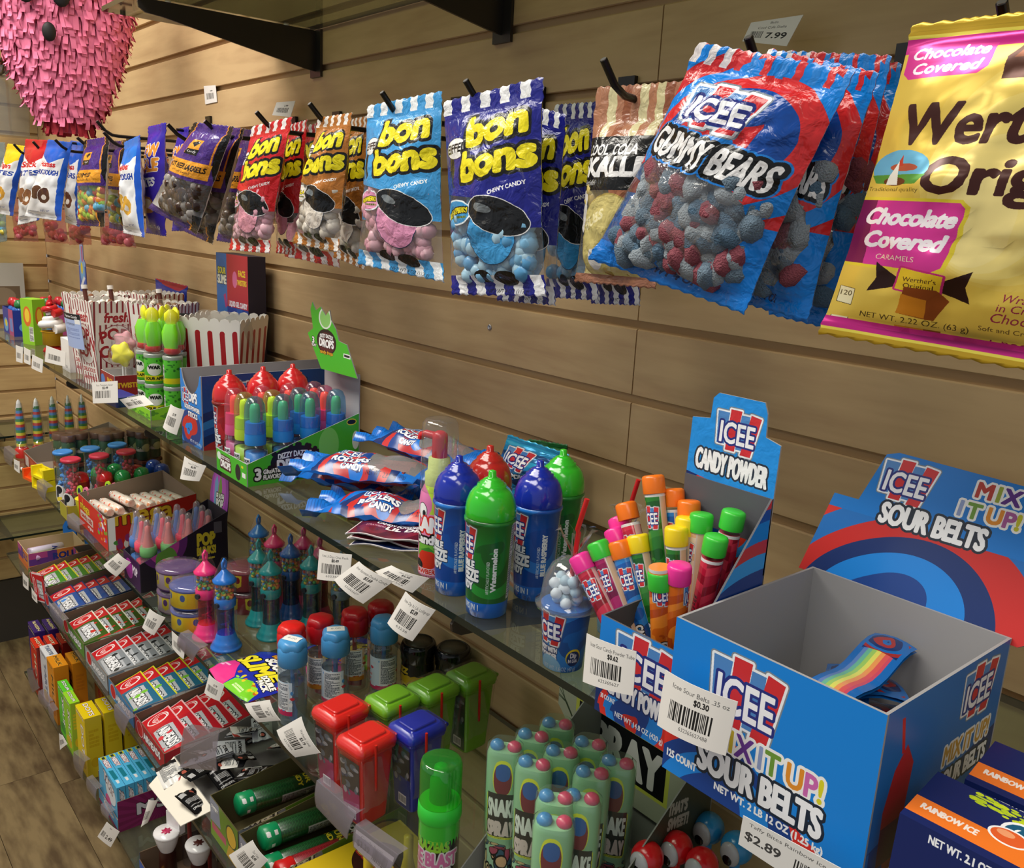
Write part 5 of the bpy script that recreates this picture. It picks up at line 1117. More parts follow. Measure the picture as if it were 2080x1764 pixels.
# red open box and small things
c = Cv(60, 38, '93222a', 5); c.ell(8, 20, 10, 12, '4a7ac0'); c.text('FACE', 40, 22, 8, 'e2b42c', bold=.6, w=22); c.text('TWISTERS', 36, 12, 7, 'e2b42c', bold=.6, w=32)
tray('red_carton', 'dark red open carton in front of the popcorn boxes, holding yellow flower pops', -1.02, -.945, -.240, -.185, z1, .036, pmat(c, .4), pmat(Cv(60, 38, '93222a', 5).text('TWISTERS', 30, 16, 9, 'e2b42c', bold=.7, w=50), .4), mat('b9b6b2', .6))
for i, (x, y, zz) in enumerate(((-.968, -.218, .055), (-.995, -.205, .070))):
    t = thing('flower_pop', ('yellow flower shaped pop in clear film leaning out of the dark red carton', 'clear wrapped pink pop behind the yellow flower one')[i], 'candy', (x, y, z1+.002), .7)
    mb = MB(); mb.tube([(0, 0, 0), (0, 0, zz-.005)], .0015, 6); mb.part('stick', mat('e8e8e4', .5), t)
    mb = MB(); mb.lathe([(.0, -.005), (.018, -.004), (.02, 0), (.018, .004), (0, .005)], 25, 0, Matrix.Translation((0, 0, zz+.012)) @ Matrix.Rotation(math.pi/2, 4, 'X'), lobes=5, la=.16); mb.part('flower', mat(('e6de26', 'c88a92')[i], .4), t)
    mb = MB(); mb.lathe([(.014, zz-.012), (.024, zz), (.022, zz+.02), (.01, zz+.032), (.013, zz+.042)], 14, 0, lobes=4, la=.1, sy=.5); mb.part('film', clear('ffffff', .1, 1.35, .05), t)
mb = MB(); rbox(mb, .07, .035, .016, .004); o = mb.part('candy_tin', mat('26358a', .3), None, (-.93, -.2485, z1+0), (0, 0, .1)); tag(o, 'small dark blue flat tin at the shelf edge under a price tag', 'tin')
o.location.x = -.895
# white cartons
for i, (x0_, x1_, y0_, y1_, h_, l) in enumerate(((-1.335, -1.275, -.205, -.12, .085, 'white carton with a round pink picture, left of the popcorn boxes'), (-1.262, -1.205, -.245, -.185, .062, 'small white carton at the shelf edge, left of the popcorn boxes'))):
    c = Cv(60, 85, 'e6e4e0', 5); c.ell(34, 30, 17, 17, 'c46a7c', ol='8a3a4a', ow=1) if i == 0 else c.ell(20, 26, 9, 5, '3a8a5a'); c.ell(28, 38, 6, 5, 'e8b0b8') if i == 0 else c.text('BOX', 36, 8, 8, '3a3a3a', w=14)
    mb = MB(); mb.box(x0_, x1_, y0_, y1_, z1+.0002, z1+h_, 0, [0, 0, 1, 1, 1, 1]); o = mb.part('white_carton', [pmat(c, .5), M_whitec]); tag(o, l, 'box')
# swirl topped cups
for i, (x, y, l) in enumerate(((-1.47, -.212, 'swirl topped candy cup with red tip on a yellow and red base, left one'), (-1.405, -.155, 'swirl topped candy cup with red tip, right one behind the white carton'))):
    t = thing('swirl_cup', l, 'candy', (x, y, z1), 0)
    mb = MB(); mb.lathe([(.016, 0), (.021, .002), (.018, .01), (.012, .014)], 18, 0); mb.part('red_foot', mat('b81c24', .3), t)
    mb = MB(); mb.lathe([(.012, .014), (.020, .018), (.020, .042), (.023, .046)], 18, 0, lobes=9, la=.03); mb.part('yellow_cup', mat('d8a41c', .35), t)
    mb = MB()
    pts = []; 
    for k in range(40): a = k*.5; r = .023*(1-k/46); pts.append((r*math.cos(a), r*math.sin(a), .052+k*.0009))
    mb.tube(pts, [.010*(1-k/60) for k in range(40)], 8); mb.part('white_swirl', mat('e9e7e4', .35), t)
    mb = MB(); pts = []
    for k in range(26): a = k*.55; r = .017*(1-k/28); pts.append((r*math.cos(a), r*math.sin(a), .085+k*.0009))
    mb.tube(pts, [.009*(1-k/36) for k in range(26)], 8); mb.lathe([(.006, .104), (.003, .114), (.0045, .118), (.001, .122)], 8, 0); mb.part('red_tip', mat('c41a22', .25, 0, .6), t)
# lime carton and the blue tray of little bottles
c = Cv(40, 100, '8cc82a', 5); c.ell(20, 62, 13, 22, 'd86a2a'); c.ell(20, 64, 8, 15, 'e8c83a'); c.rect(24, 8, 38, 40, 'e6e6de'); c.lines(25, 9, 12, 30, '333333', 12, 3)
mb = MB(); mb.box(-.022, .022, -.015, .015, .0002, .102, 0, [0, 0, 0, 0, 1, 1]); o = mb.part('lime_carton', [pmat(c, .4), mat('9cd83a', .4)], None, (-1.605, -.218, z1), (0, 0, .35)); tag(o, 'upright lime green carton with an orange picture near the left end', 'box')
c = Cv(90, 60, '22399a', 4); c.ell(24, 20, 18, 16, '6aa8d8'); c.ell(26, 24, 9, 8, 'e8d23a'); c.rect(50, 0, 90, 60, 'b04a80'); c.rect(60, 10, 84, 40, '6a8ad0')
T = tray('blue_tray', 'blue display tray of small red capped bottles at the far left end', -1.845, -1.735, -.235, -.06, z1, .062, pmat(c, .4), pmat(c, .4), mat('20307c', .5), back=mat('2a3488', .5), hb=.08)
c = Cv(60, 120, '3f62c0', 5); c.rect(0, 70, 60, 120, '9aaede'); c.ell(30, 60, 20, 24, '7ab4e0'); c.ell(26, 66, 9, 12, 'e6cf3a'); c.poly([(10, 30), (40, 50), (52, 46), (20, 24)], 'e8ecf4'); c.rect(28, 80, 40, 112, 'b4588c')
header(T, [(-.03, 0), (.03, 0), (.03, .09), (.014, .10), (.014, .14), (-.014, .14), (-.014, .10), (-.03, .09)], .085, .08, pmat(c, .4), mat('2a3488', .5))
rn = random.Random(4)
bt = None
for i in range(3):
    for j in range(5):
        loc = (-1.825+i*.034, -.215+j*.034, z1+.0016); l = 'small %s capped bottle in the far left tray, row %s, %s' % (('red', 'red', 'green')[(i+j*2) % 3], ('one', 'two', 'three', 'four', 'five')[j]+' from front', ('left', 'middle', 'right')[i])
        t = thing('mini_bottle', l, 'bottle', loc, 0, 'mini bottles in the far left tray')
        key = ('mini', (i+j*2) % 3)
        if key not in tp:
            mb = MB(); mb.lathe([(.012, 0), (.0135, .003), (.0135, .055), (.008, .064)], 12, 0); a = mb.mesh('body', [mat('2a62b8', .25)])
            mb = MB(); mb.lathe([(.008, .063), (.0115, .067), (.0115, .074), (.007, .082), (0, .083)], 12, 0); tp[key] = (a, mb.mesh('cap', [mat(('b8202c', 'b8202c', '2c7a44')[key[1]], .3)]))
        for nm, me in zip(('body', 'cap'), tp[key]): o = bpy.data.objects.new(nm, me); COL.objects.link(o); o.parent = t

# pillow packs
def pillow(name, label, cat, loc, L, W, T, rz, pm, em, rx=0, ry=0, seed=0, crimp=.022, flare=1.15, group=None, nL=26, nW=12, wob=.003):
    t = thing(name, label, cat, loc, group=group, rot=(rx, ry, rz)); rows = []; rn = random.Random(seed)
    def surf(sg):
        P = []
        for i in range(nL+1):
            u = i/nL; x = -L/2+L*u; e = min(u, 1-u)*L
            if e < crimp: f = .06+.0*e; wv = W*(flare-(flare-.93)*e/crimp)
            else: q = min(1, (e-crimp)/(L*.22)); f = .06+.94*math.sin(q*math.pi/2)**.7; wv = W*(.93+.07*q)
            row = []
            for j in range(nW+1):
                v = j/nW; y = (v-.5)*wv; th = T/2*f*max(0, 1-abs(2*v-1)**2.4)+.0003
                nz = noise.noise(Vector((x*38+seed*7, y*45, sg)))*wob+(.5-abs(noise.noise(Vector((x*60, y*70+seed, sg*3)))))*wob*.8
                z = sg*th+nz*(.35+.65*f)+(wob*1.3*math.sin(j*1.4+seed) if e < crimp*.6 else 0)
                row.append((x, y, z+T/2))
            P.append(row)
        return P
    A = surf(1); B = surf(-1)
    for r1, r2 in zip(A, B):
        for j in range(nW+1):
            if r2[j][2] > r1[j][2]-.0004: r2[j] = (r2[j][0], r2[j][1], r1[j][2]-.0004)
    k1 = int(crimp/L*nL)
    mb = MB()
    # print runs along the length
    P = [[A[i][j] for i in range(nL+1)] for j in range(nW+1)]; mb.grid(P, 0)
    Q = [[B[i][j] for i in reversed(range(nL+1))] for j in range(nW+1)]; mb.grid(Q, 1)
    for j in (0, nW): mb.grid([[A[i][j], B[i][j]] for i in range(nL+1)], 1)
    for i in (0, nL): mb.grid([[A[i][j], B[i][j]] for j in range(nW+1)], 1)
    mb.part('wrapper', [pm, em], t); return t
def rollers(sd, win=True):
    c = Cv(170, 62, '1672cf', 5); c.swirl(85, 10, 11, 26, 0, 144, 62, cols=('1672cf', 'b52a30', '14408c', 'c8302c', '14306c'), sd=sd)
    c.rect(96, 14, 146, 50, None, 0) if win else None; c.ell(104, 31, 14, 24, None, 0)
    c.icee(66, 38, 28, 26); c.text('ROLLERS', 72, 16, 9, 'f4f6f8', '14306c', 1, .7, w=42); c.text('CANDY', 78, 7, 6, 'f4f6f8', '14306c', .8, .5, w=24); c.text('NET WT. 2.82 OZ (80g)', 118, 4, 5, '1a1a3a', w=44)
    for x in list(range(1, 20, 3))+list(range(151, 169, 3)): c.rect(x, 0, x+1, 62, '0f5cb0')
    return pmat(c, .25, True, filmcol='e8dcdc', fdif=.25)
M_ice = mat('1668c4', .25); Mred = mat('7c2a2c', .7, bump=.8, bscale=500)
for i, (loc, rz, rx, ry, l) in enumerate((((-.225, -.176, z1+.030), .52, .10, -.05, 'pillow bag of candy rollers, top one of the pile beside the green tray'), ((-.155, -.185, z1+.001), .62, .0, 0, 'pillow bag of candy rollers at the bottom front of the pile'),
        ((-.225, -.075, z1+.001), .25, 0, 0, 'pillow bag of candy rollers at the rear of the pile against the wall'), ((-.272, -.158, z1+.001), .40, 0, 0, 'pillow bag of candy rollers at the bottom left of the pile'),
        ((-.245, -.085, z1+.040), .12, .10, 0, 'pillow bag of candy rollers stacked at the rear of the pile'))):
    t = pillow('roller_bag', l, 'candy bag', loc, .185, .062, .028, rz, rollers(i*.9, True), M_ice, rx, ry, i+2, .026, 1.25, 'roller bags in the pile', wob=.006)
    mb = MB(); 
    for k in range(3): mb.tube([(-.045, -.016+.016*k, .012), (.055, -.016+.016*k, .013)], .0085, 8)
    mb.part('candy_rollers', Mred, t, kind='stuff')
# maroon and dark pouches lying in a stack
def pouch(W, H, base, sw, l2='LIL DIPS'):
    c = Cv(W, H, base, 6); c.rect(0, 0, W, 2, 'e8e4e4'); c.rect(0, H-2, W, H, 'e8e4e4'); c.rect(0, 0, 1.5, H, 'e8e4e4'); c.rect(W-1.5, 0, W, H, 'e8e4e4')
    c.swirl(W*.3, H*.3, 9, 2, 2, W-2, H-2, cols=sw, sd=1); c.icee(W*.58, H*.76, W*.42, H*.3); c.text('CANDY POWDER &', W*.5, H*.52, H*.08, 'f4f2f2', '3a1020', .8, .4, w=W*.56); c.text(l2, W*.62, H*.36, H*.13, 'f4f2f2', '3a1020', 1.2, .7, w=W*.5)
    c.text('STRAWBERRY', W*.25, H*.4, H*.06, 'f4c8d0', w=W*.26); return pmat(c, .25)
MR = ('6a1828', '7c2030', '581222')
for i, (loc, rz, l) in enumerate((((-.118, -.203, z1+.010), .62, 'maroon candy powder pouch on top of the flat stack'), ((-.116, -.200, z1+.007), .72, 'dark maroon pouch second from the top of the flat stack'), ((-.120, -.199, z1+.004), .55, 'maroon pouch third in the flat stack, white edge showing'), ((-.112, -.202, z1+.0008), .66, 'navy pouch at the bottom of the flat stack'))):
    W, H = .092, .066; mb = MB(); 
    P = [[(-W/2+W*j/12, -H/2+H*k/8, .0018*math.sin(j*.8+i*2)+.0022*math.sin(math.pi*j/12)) for j in range(13)] for k in range(9)]
    mb.grid(P, 0); mb.grid([[(x, y, z-.0009) for x, y, z in reversed(r)] for r in P], 1)
    o = mb.part('candy_pouch', [pouch(92, 66, '6a1828' if i < 3 else '14224c', MR if i < 3 else ('14224c', '1c3060'),), mat('dcdad8', .4)], None, loc, (0, 0, rz)); tag(o, l, 'pouch', 'flat stack of candy pouches')
# standing shiny pouches
c = Cv(100, 120, '1c84b4', 5); c.swirl(50, 40, 12, cols=('1c8cc0', '2aa8d4', '166a9c', '104a80'), sd=2); c.icee(34, 88, 46, 38); c.text('CANDY POWDER', 40, 56, 9, 'f4f6f8', '10243c', 1.2, .7, w=64); c.ell(66, 78, 4, 7, 'f4f4f0', ol='101010', ow=.6); c.ell(60, 50, 20, 9, '10305c'); c.text('Dip', 62, 46, 9, 'e8d22c', bold=.5, w=14)
bag('candy_pouch', 'shiny light blue powder pouch standing against the wall behind the blue bottles', 'pouch', [(1032, 884), (1156, 925), (1130, 1050), (985, 1010)], -.055, .022, pmat(c, .18, metal=.35), mat('1c6a94', .25, .3), None, (.04, .04), .004, 71)
bag('candy_pouch', 'green edged dark pouch standing behind the shiny light blue one', 'pouch', [(1075, 893), (1152, 905), (1150, 1060), (1040, 1040)], -.022, .016, mat('2a7a3a', .3), mat('22262a', .4), None, (.04, .04), .003, 72)

# price tags along the shelf edge
def ptag(q, y, l1, l2, pr, label, seed, curl=.003, big=False, cv=None):
    card('price_tag', label, q, y, cv or price_cv(l1, l2, pr, big, seed), 'white price tags on the shelf edges', curl)
ptag([(187, 777), (239, 774), (240, 818), (189, 820)], -.272, 'Face Twisters Sour', '', '$2.49', 'white price tag under the dark red carton', 11)
ptag([(243, 812), (292, 803), (312, 822), (262, 832)], -.272, '', '', '$2.19', 'curled white price tag lying at the lime tray corner', 12, .004)
ptag([(347, 821), (375, 833), (359, 884), (331, 868)], -.275, '', '', '$1.99', 'white price tag at the corner of the blue scooped carton', 13)
ptag([(375, 927), (419, 947), (405, 978), (366, 973)], -.275, 'Icee Lil Dips', '', '$0.99', 'folded white price tag under the green tray left corner', 14)
ptag([(649, 1116), (715, 1127), (710, 1181), (644, 1177)], -.272, 'Icee Lil Dips One Pack', '632365', '$0.49', 'upright white price tag left of the row below the maroon pouches', 15)
ptag([(729, 1141), (800, 1181), (738, 1227), (679, 1178)], -.278, 'Icee Squeeze Double Candy', '632365627', '$3.69', 'large slanted white price tag, middle one below the maroon pouches', 16)
ptag([(795, 1149), (872, 1175), (838, 1205), (762, 1161)], -.270, 'Slam Candy', '632365', '$3.39', 'white price tag lying flat in front of the pink foam bottle', 17)
ptag([(824, 1202), (885, 1240), (838, 1303), (787, 1266)], -.279, 'Icee Dip N Lik Lollipop', '63236', '$2.89', 'folded white price tag hanging below the left blue squeeze bottle', 18)
ptag([(1192, 1287), (1293, 1324), (1286, 1414), (1184, 1385)], -.287, 'Icee Sour Candy Powder Tube', '632365627', '$0.62', 'white price tag reading 0.62 on the tube box', 19, .002)
ptag([(1352, 1361), (1499, 1426), (1474, 1536), (1335, 1473)], -.296, 'Icee Sour Belts .35 oz', '632365627488', '$0.30', 'large white price tag reading 0.30 on the sour belts carton', 20, .003)
c = Cv(90, 44, 'd9d8d4', 6); c.text("Taffy Bites Rainbow Ice", 42, 34, 5, '555555', w=70); c.text('$2.89', 22, 14, 12, '3a3a3a', bold=.4, w=34); c.bars(52, 4, 34, 22, 5)
ptag([(1510, 1657), (1715, 1768), (1690, 1840), (1500, 1715)], -.300, '', '', '', 'grey tag strip reading 2.89 under the sour belts carton', 21, 0, cv=c)
# small tags at the left end
for i, q in enumerate((((32, 701), (47, 706), (46, 738), (33, 734)), ((49, 705), (62, 712), (62, 742), (49, 736)), ((66, 720), (88, 731), (86, 758), (64, 748)), ((94, 702), (134, 716), (133, 745), (91, 735)))):
    ptag(list(q), -.268, '', '', '', ('leftmost small white tag', 'second small white tag from the left', 'third small grey white tag from the left', 'white price tag')[i]+(' on the top shelf edge' if i < 3 else ' under the white cartons'), 30+i, .001)
mb = MB(); mb.lathe([(.016, 0), (.012, .05), (.009, .055)], 12, 0); p = Z(20, 724, z1-.05); o = mb.part('paper_cone', mat('dcd9d2', .6), None, (-1.74, -.285, z1-.05)); tag(o, 'white paper cone at the far left end of the top shelf edge', 'cone')
# ------------------------------------------------------------ second shelf
z2 = SH[1]
# rainbow candy cones
mbs = []
c = Cv(60, 120, 'd03028', 4)
for i, q in enumerate(('d8302a', 'e8d82c', '2c8a3c', '2c6ab8', 'd8302a', 'e8d82c', '2c8a3c', '2c6ab8', 'd03028', 'e8d82c', '2c8a3c', '4a8ad0', 'c8302c', '4a8ad0', '2c7a3c')): c.rect(0, i*8, 60, i*8+8, q)
Pr = pmat(c, .3, coat=.4)
for i, (u, v) in enumerate(((37, 815), (72, 812), (105, 808), (137, 806), (165, 804))):
    p = Z(u, v, z2+.141); t = thing('candy_cone', 'tall striped rainbow candy cone in a clear tube, %s of five by the side wall' % ('nearest', 'second', 'middle', 'fourth', 'rearmost')[i], 'candy', (p.x, p.y, z2), .3*i, 'rainbow candy cones')
    mb = MB(); mb.lathe([(.016, 0), (.016, .02), (.013, .024)], 14, 0); mb.part('red_base', mat('c8281c', .4), t)
    mb = MB(); mb.lathe([(.012, .022), (.010, .09), (.0065, .125)], 14, 0); mb.part('striped_candy', Pr, t)
    mb = MB(); mb.lathe([(.014, .022), (.013, .02), (.0150, .05), (.0125, .1), (.0075, .135)], 14, 0); mb.part('clear_tube', clear('f4f4f4', .06, 1.4, .04), t)
    mb = MB(); mb.lathe([(.0075, .122), (.004, .141), (0, .146)], 8, 0, sx=.6); mb.part('white_tip', mat('e8e8e6', .5), t)
# cardboard tray with six packs
c = Cv(190, 60, 'a84a30', 4); c.rect(0, 0, 190, 26, '8a3a28'); c.rect(14, 8, 44, 50, 'd8c8c0'); c.rect(60, 10, 86, 50, 'c05a3a')
tray('cardboard_tray', 'brown cardboard tray at the far left of the second shelf, grey inside', -1.70, -1.488, -.242, -.045, z2, .06, pmat(c, .5), pmat(c, .5), mat('8b7d70', .8), slope=True, hf=.035, hb=.085)
c = Cv(80, 50, '1f5a3a', 4); c.rect(0, 20, 80, 30, 'd8dcd8'); c.ell(20, 28, 10, 9, 'c8d8a0'); c.ell(60, 28, 10, 9, 'c8d8a0'); c.text('SODA', 40, 26, 9, '1a4a2c', bold=.6, w=20); Pcan = pmat(c, .3)
for i, (x, y) in enumerate(((-1.452, -.195), (-1.428, -.125), (-1.412, -.052))):
    t = thing('soda_candy_pack', 'pack of small green cans with brown tops, %s of three' % ('front one', 'middle one', 'rear one')[i], 'can pack', (x, y, z2+.002), .35, 'green can packs')
    for a in range(2):
        for b in range(2):
            for k in range(2):
                mb = MB(); mb.lathe([(.012, 0), (.014, .002), (.014, .046), (.011, .05)], 12, 0); mb.part('can', Pcan, t, (-.015+a*.030, -.015+b*.030, k*.062))
    mb = MB()
    for a in range(2):
        for b in range(2): mb.lathe([(.0145, 0), (.0145, .012), (.012, .013), (0, .0125)], 12, 0, Matrix.Translation((-.015+a*.03, -.015+b*.03, .112)))
    mb.part('lids', mat('5a4038', .4), t, kind='stuff'); mb = MB(); rbox(mb, .062, .062, .006, .014, z0=.0535); mb.part('divider', mat('7a4030', .6), t)
    mb = MB(); rbox(mb, .064, .064, .126, .016, z0=.001); mb.part('shrink_film', clear('f0e8e4', .08, 1.35, .03), t)
for i, (u, v, col, l, nm) in enumerate(((66, 905, 'ea5a1c', 'orange plastic candy scoop in front of the cardboard tray', 'candy_scoop'), (73, 945, 'f0dc1c', 'yellow plastic candy scoop at the shelf edge, front one', 'candy_scoop'), (78, 925, 'f0dc1c', 'yellow plastic candy scoop stacked on the front one', 'candy_scoop'))):
    t = thing(nm, l, 'toy', ((-1.555, -.252, z2+.0005) if i == 0 else (-1.475, -.250, z2+.0005+(i-1)*.026)), .2, None)
    mb = MB(); mb.box(-.03, .03, -.012, .012, 0, .006); mb.box(-.03, -.022, -.012, .012, .0061, .024); mb.box(.022, .03, -.012, .012, .0061, .024); mb.box(-.0219, .0219, .008, .012, .0061, .022); mb.part('tray', mat(col, .3), t)
    mb = MB(); mb.prism([(-.0215, 0), (0, .016), (.0215, 0)], -.006, .006, 0, 'y'); mb.part('ridge', mat(col, .3), t, (0, -.001, .0062))
# jars with flat caps
def jar(col, capc, label, loc):
    t = thing('candy_jar', label, 'jar', loc, 0, 'necked candy jars')
    mb = MB(); mb.lathe([(.014, 0), (.017, .004), (.017, .05), (.0145, .072), (.0135, .095), (.0155, .108)], 18, 0); mb.part('jar', clear('f0f4f6', .05, 1.42, .05), t)
    mb = MB(); rn = random.Random(3)
    for i in range(60):
        a = rn.uniform(0, 6.28); z = rn.uniform(.006, .092); r = (.0125 if z < .055 else .0095)*math.sqrt(rn.random()); mb.ball((r*math.cos(a), r*math.sin(a), z), .0038, 0, 6, 4)
    mb.part('sweets', mat(col, .35), t, kind='stuff')
    mb = MB(); mb.lathe([(.0155, .107), (.0195, .109), (.0195, .1135), (.017, .115), (.014, .114), (0, .1145)], 20, 0); mb.part('cap', mat(capc, .35), t)
    c = Cv(100, 45, 'ffffff', 4, 0); rn = random.Random(7); c.ell(50, 22, 14, 20, 'e6e6e0'); c.ell(50, 30, 7, 9, '1c1c20'); c.rect(44, 4, 56, 14, 'e8d03a'); c.ell(46, 20, 4, 8, '303438')
    key = 'jarlab'; mb = MB(); mb.lathe([(.01735, .006), (.01735, .048)], 18, 0, phase=.55)
    for L_ in (mb.f, mb.m, mb.uv, mb.sm): del L_[-2:]
    mb.part('label_wrap', pmat(c, .4, True, key=key), t)
for i, (u, v, k) in enumerate(((127, 915, 'b'), (183, 908, 'b'), (238, 900, 'b'), (143, 930, 'r'), (201, 922, 'r'), (256, 914, 'r'))):
    p = Z(u, v, z2+.116); jar(*(('3f8fd8', '3f86d0') if k == 'b' else ('d8405a', 'c23048')), '%s capped clear candy jar, %s' % ('blue' if k == 'b' else 'red', ('front', 'middle', 'rear')[i % 3]+' of three'), (p.x, p.y, z2))
# dome topped gumball heads
for i, (u, v, k) in enumerate(((163, 960, 'r'), (212, 958, 'r'), (276, 945, 'r'), (200, 948, 'g'), (232, 943, 'g'), (248, 956, 'g'), (287, 950, 'g'), (311, 935, 'b'), (328, 943, 'b'))):
    p = Z(u, v, z2+.078); col = {'r': 'c21f24', 'g': '1f8a44', 'b': '1c4aa8'}[k]
    wh = ('leftmost, standing lowest', 'in the middle between green ones', 'rear one half hidden', 'left rear one behind the red dome', 'rear middle one', 'front middle one', 'rightmost green one', 'rear one by the wall', 'front one by the wall')[i]
    t = thing('gumball_bottle', '%s domed gumball bottle, %s' % ({'r': 'red', 'g': 'green', 'b': 'dark blue'}[k], wh), 'candy', (p.x, p.y, z2), .5, 'dome topped gumball bottles')
    mb = MB(); mb.lathe([(.011, 0), (.014, .003), (.013, .02), (.0085, .032), (.012, .040)], 16, 0); mb.part('bottle', clear(col, .08, 1.4, .5), t)
    mb = MB(); mb.lathe([(.0125, .038), (.0165, .044), (.0170, .056), (.0155, .062)], 18, 0); mb.part('collar', mat({'r': '7c1620', 'g': '38501c', 'b': '163a7c'}[k], .3), t)
    mb = MB(); mb.lathe([(.0160, .060), (.0162, .066), (.013, .0745), (.006, .0785), (0, .0795)], 18, 0); mb.part('dome', mat(col, .15, 0, .6, .5), t)
# ring pots
for i, (x, y, a, b) in enumerate(((-1.235, -.222, '7fd030', 'e8dc30'), (-1.238, -.168, '2a4ab8', 'e8dc30'), (-1.238, -.112, '7fd030', 'e8dc30'))):
    t = thing('ring_pot', 'little open pot with a ring shaped handle, %s' % ('lime one in front', 'blue one in the middle', 'lime one at the rear')[i], 'toy', (x, y, z2), .4, 'ring handled pots')
    mb = MB(); mb.lathe([(.015, 0), (.020, .002), (.022, .038), (.023, .042)], 18, 0); mb.part('pot', mat(b, .35), t); mb = MB(); mb.lathe([(.0205, .0385), (.0205, .041), (0, .0405)], 18, 0); mb.part('filling', mat(a, .4), t)
    for sx, cc in ((-.004, 'b8e838'), (.014, 'ee7aa0')):
        mb = MB(); mb.lathe([(.0075, -.002), (.0075, .002)], 16, 0, Matrix.Translation((sx, -.012, .058)) @ Matrix.Rotation(math.pi/2, 4, 'X'), sy=1.6); o = mb.part('ring_handle', mat(cc, .4), t)
        mb = MB(); mb.lathe([(.0045, -.0022), (.0045, .0022)], 14, 0, Matrix.Translation((sx, -.012, .058)) @ Matrix.Rotation(math.pi/2, 4, 'X'), sy=1.6); mb.part('window', mat('22324a', .3), o)
tray('cardboard_tray', 'low yellow green carton under the red domed gumball bottle', -1.285, -1.232, -.262, -.235, z2, .03, mat('a8a030', .5), mat('a8a030', .5), M_kraft)
# red carton of candy rolls
c = Cv(190, 82, 'd6241f', 5); c.rect(120, 0, 190, 82, 'd6241f'); c.text('mega', 44, 48, 22, 'e8c82c', '6a3a1a', 1.6, .9, w=62); c.text('mega', 30, 66, 14, 'e8c82c', bold=1, w=1) ; c.rect(10, 22, 96, 42, 'd8c8c0'); c.text('candy rolls', 52, 27, 12, 'b02020', bold=.8, w=72); c.text('original', 76, 10, 9, 'f4e0e0', bold=.5, w=36)
rn = random.Random(6)
for i in range(26): x = rn.uniform(132, 190); c.ell(x, rn.uniform(0, 82), rn.uniform(3, 7), rn.uniform(3, 7), rn.choice(('f0f0ec', 'e8902c', '6ab83a', 'b04aa8', 'f0f0ec')))
Pf = pmat(c, .35)
c = Cv(165, 82, 'b81f1c', 5); c.text('mega', 66, 46, 34, 'd8b02c', '6a2a1a', 1.8, 1.2, w=104); c.rect(0, 0, 14, 82, 'f0f0ec')
for i in range(20): x = rn.uniform(10, 150); c.ell(x, rn.uniform(2, 26), rn.uniform(4, 8), rn.uniform(4, 8), rn.choice(('4a8a3a', '8a2a6a', 'c8902c', 'd8d4cc')))
Ps = pmat(c, .35)
T = tray('red_roll_carton', 'long red open carton lettered mega, full of pale candy rolls', -1.212, -1.024, -.244, -.078, z2, .085, Pf, Ps, mat('8a7866', .85), hf=.062, slope=True, hb=.085)
c = Cv(60, 80, 'eadfd2', 4); 
for i in range(60): c.ell(rn.uniform(0, 60), rn.uniform(0, 80), rn.uniform(1, 4), rn.uniform(1, 4), rn.choice(('e8704a', 'f0a070', 'd84a4a', 'f4e8dc', 'f4efe6')))
Proll = pmat(c, .35, coat=.4)
for i in range(8):
    y = -.222+i*.0195; t = thing('candy_roll', 'pale speckled candy roll in the red carton, '+('nearest the front', 'second from the front', 'third from the front', 'fourth from the front', 'fifth from the front', 'sixth from the front', 'seventh from the front', 'rearmost')[i], 'candy', (-1.14, y, z2+.048+(.012 if i == 2 else 0)), rot=(0, math.pi/2-.12, 0), group='candy rolls in the red carton')
    mb = MB(); mb.lathe([(.004, -.055), (.0085, -.052), (.009, -.05), (.009, .05), (.0085, .052), (.004, .055)], 14, 0); mb.part('roll', Proll, t); mb = MB(); mb.lathe([(.002, .055), (.007, .063)], 10, 0); mb.lathe([(.007, -.063), (.002, -.055)], 10, 0); mb.part('twist', clear('f4e4dc', .2, 1.4, .4), t)
    if i < 7:
        o = dup(t, (-1.10, y+.003, z2+.026), rot=(0, math.pi/2, 0), label='pale candy roll of the lower layer in the red carton, number %s from the front' % ('one', 'two', 'three', 'four', 'five', 'six', 'seven')[i])
# baby bottle display
c = Cv(90, 40, '3a1a4c', 5); c.ell(30, 20, 20, 14, 'b03aa8'); c.text('POP', 62, 18, 12, 'f0e6f4', bold=.8, w=26); Pf = pmat(c, .4)
c = Cv(150, 80, '1a1222', 5); c.ell(40, 56, 40, 32, '5a2468'); c.ell(40, 52, 26, 22, 'a83a8c'); c.ell(44, 34, 18, 16, '5a8a3a'); c.text('CANDY', 46, 26, 7, 'e8e0f0', w=24, bold=.4)
c.text('POP', 112, 44, 15, 'c8b42c', bold=1.4, w=30); c.text('BLINKS!', 112, 32, 10, 'c8b42c', bold=.8, w=32); c.lines(98, 18, 28, 10, 'c8b42c', 3, 2); c.rect(126, 56, 140, 70, '5a5560'); Ps = pmat(c, .4)
x0, x1, y0, y1 = -.893, -.808, -.255, -.106
T = tray('bottle_display', 'dark purple display box of twelve nipple topped candy bottles', x0, x1, y0, y1, z2, .04, Pf, Ps, mat('2a2430', .7), slope=True, hf=.05, hb=.115)
c = Cv(85, 90, 'a84ab8', 5); c.ell(42, 45, 30, 40, 'c85ad0'); c.poly([(20, 20), (34, 20), (36, 58), (28, 70), (20, 58)], '7ab0e0'); c.poly([(38, 24), (54, 24), (54, 54), (46, 74), (38, 54)], '7aa84a'); c.text('FLASH', 48, 34, 10, 'f4f4f4', '2a1a2a', 1.4, .8, w=34, rot=.1); c.text('POP', 48, 20, 15, 'f4f4f4', '2a1a2a', 1.6, 1, w=30, rot=.1); c.rect(58, 10, 80, 20, 'd8c83a')
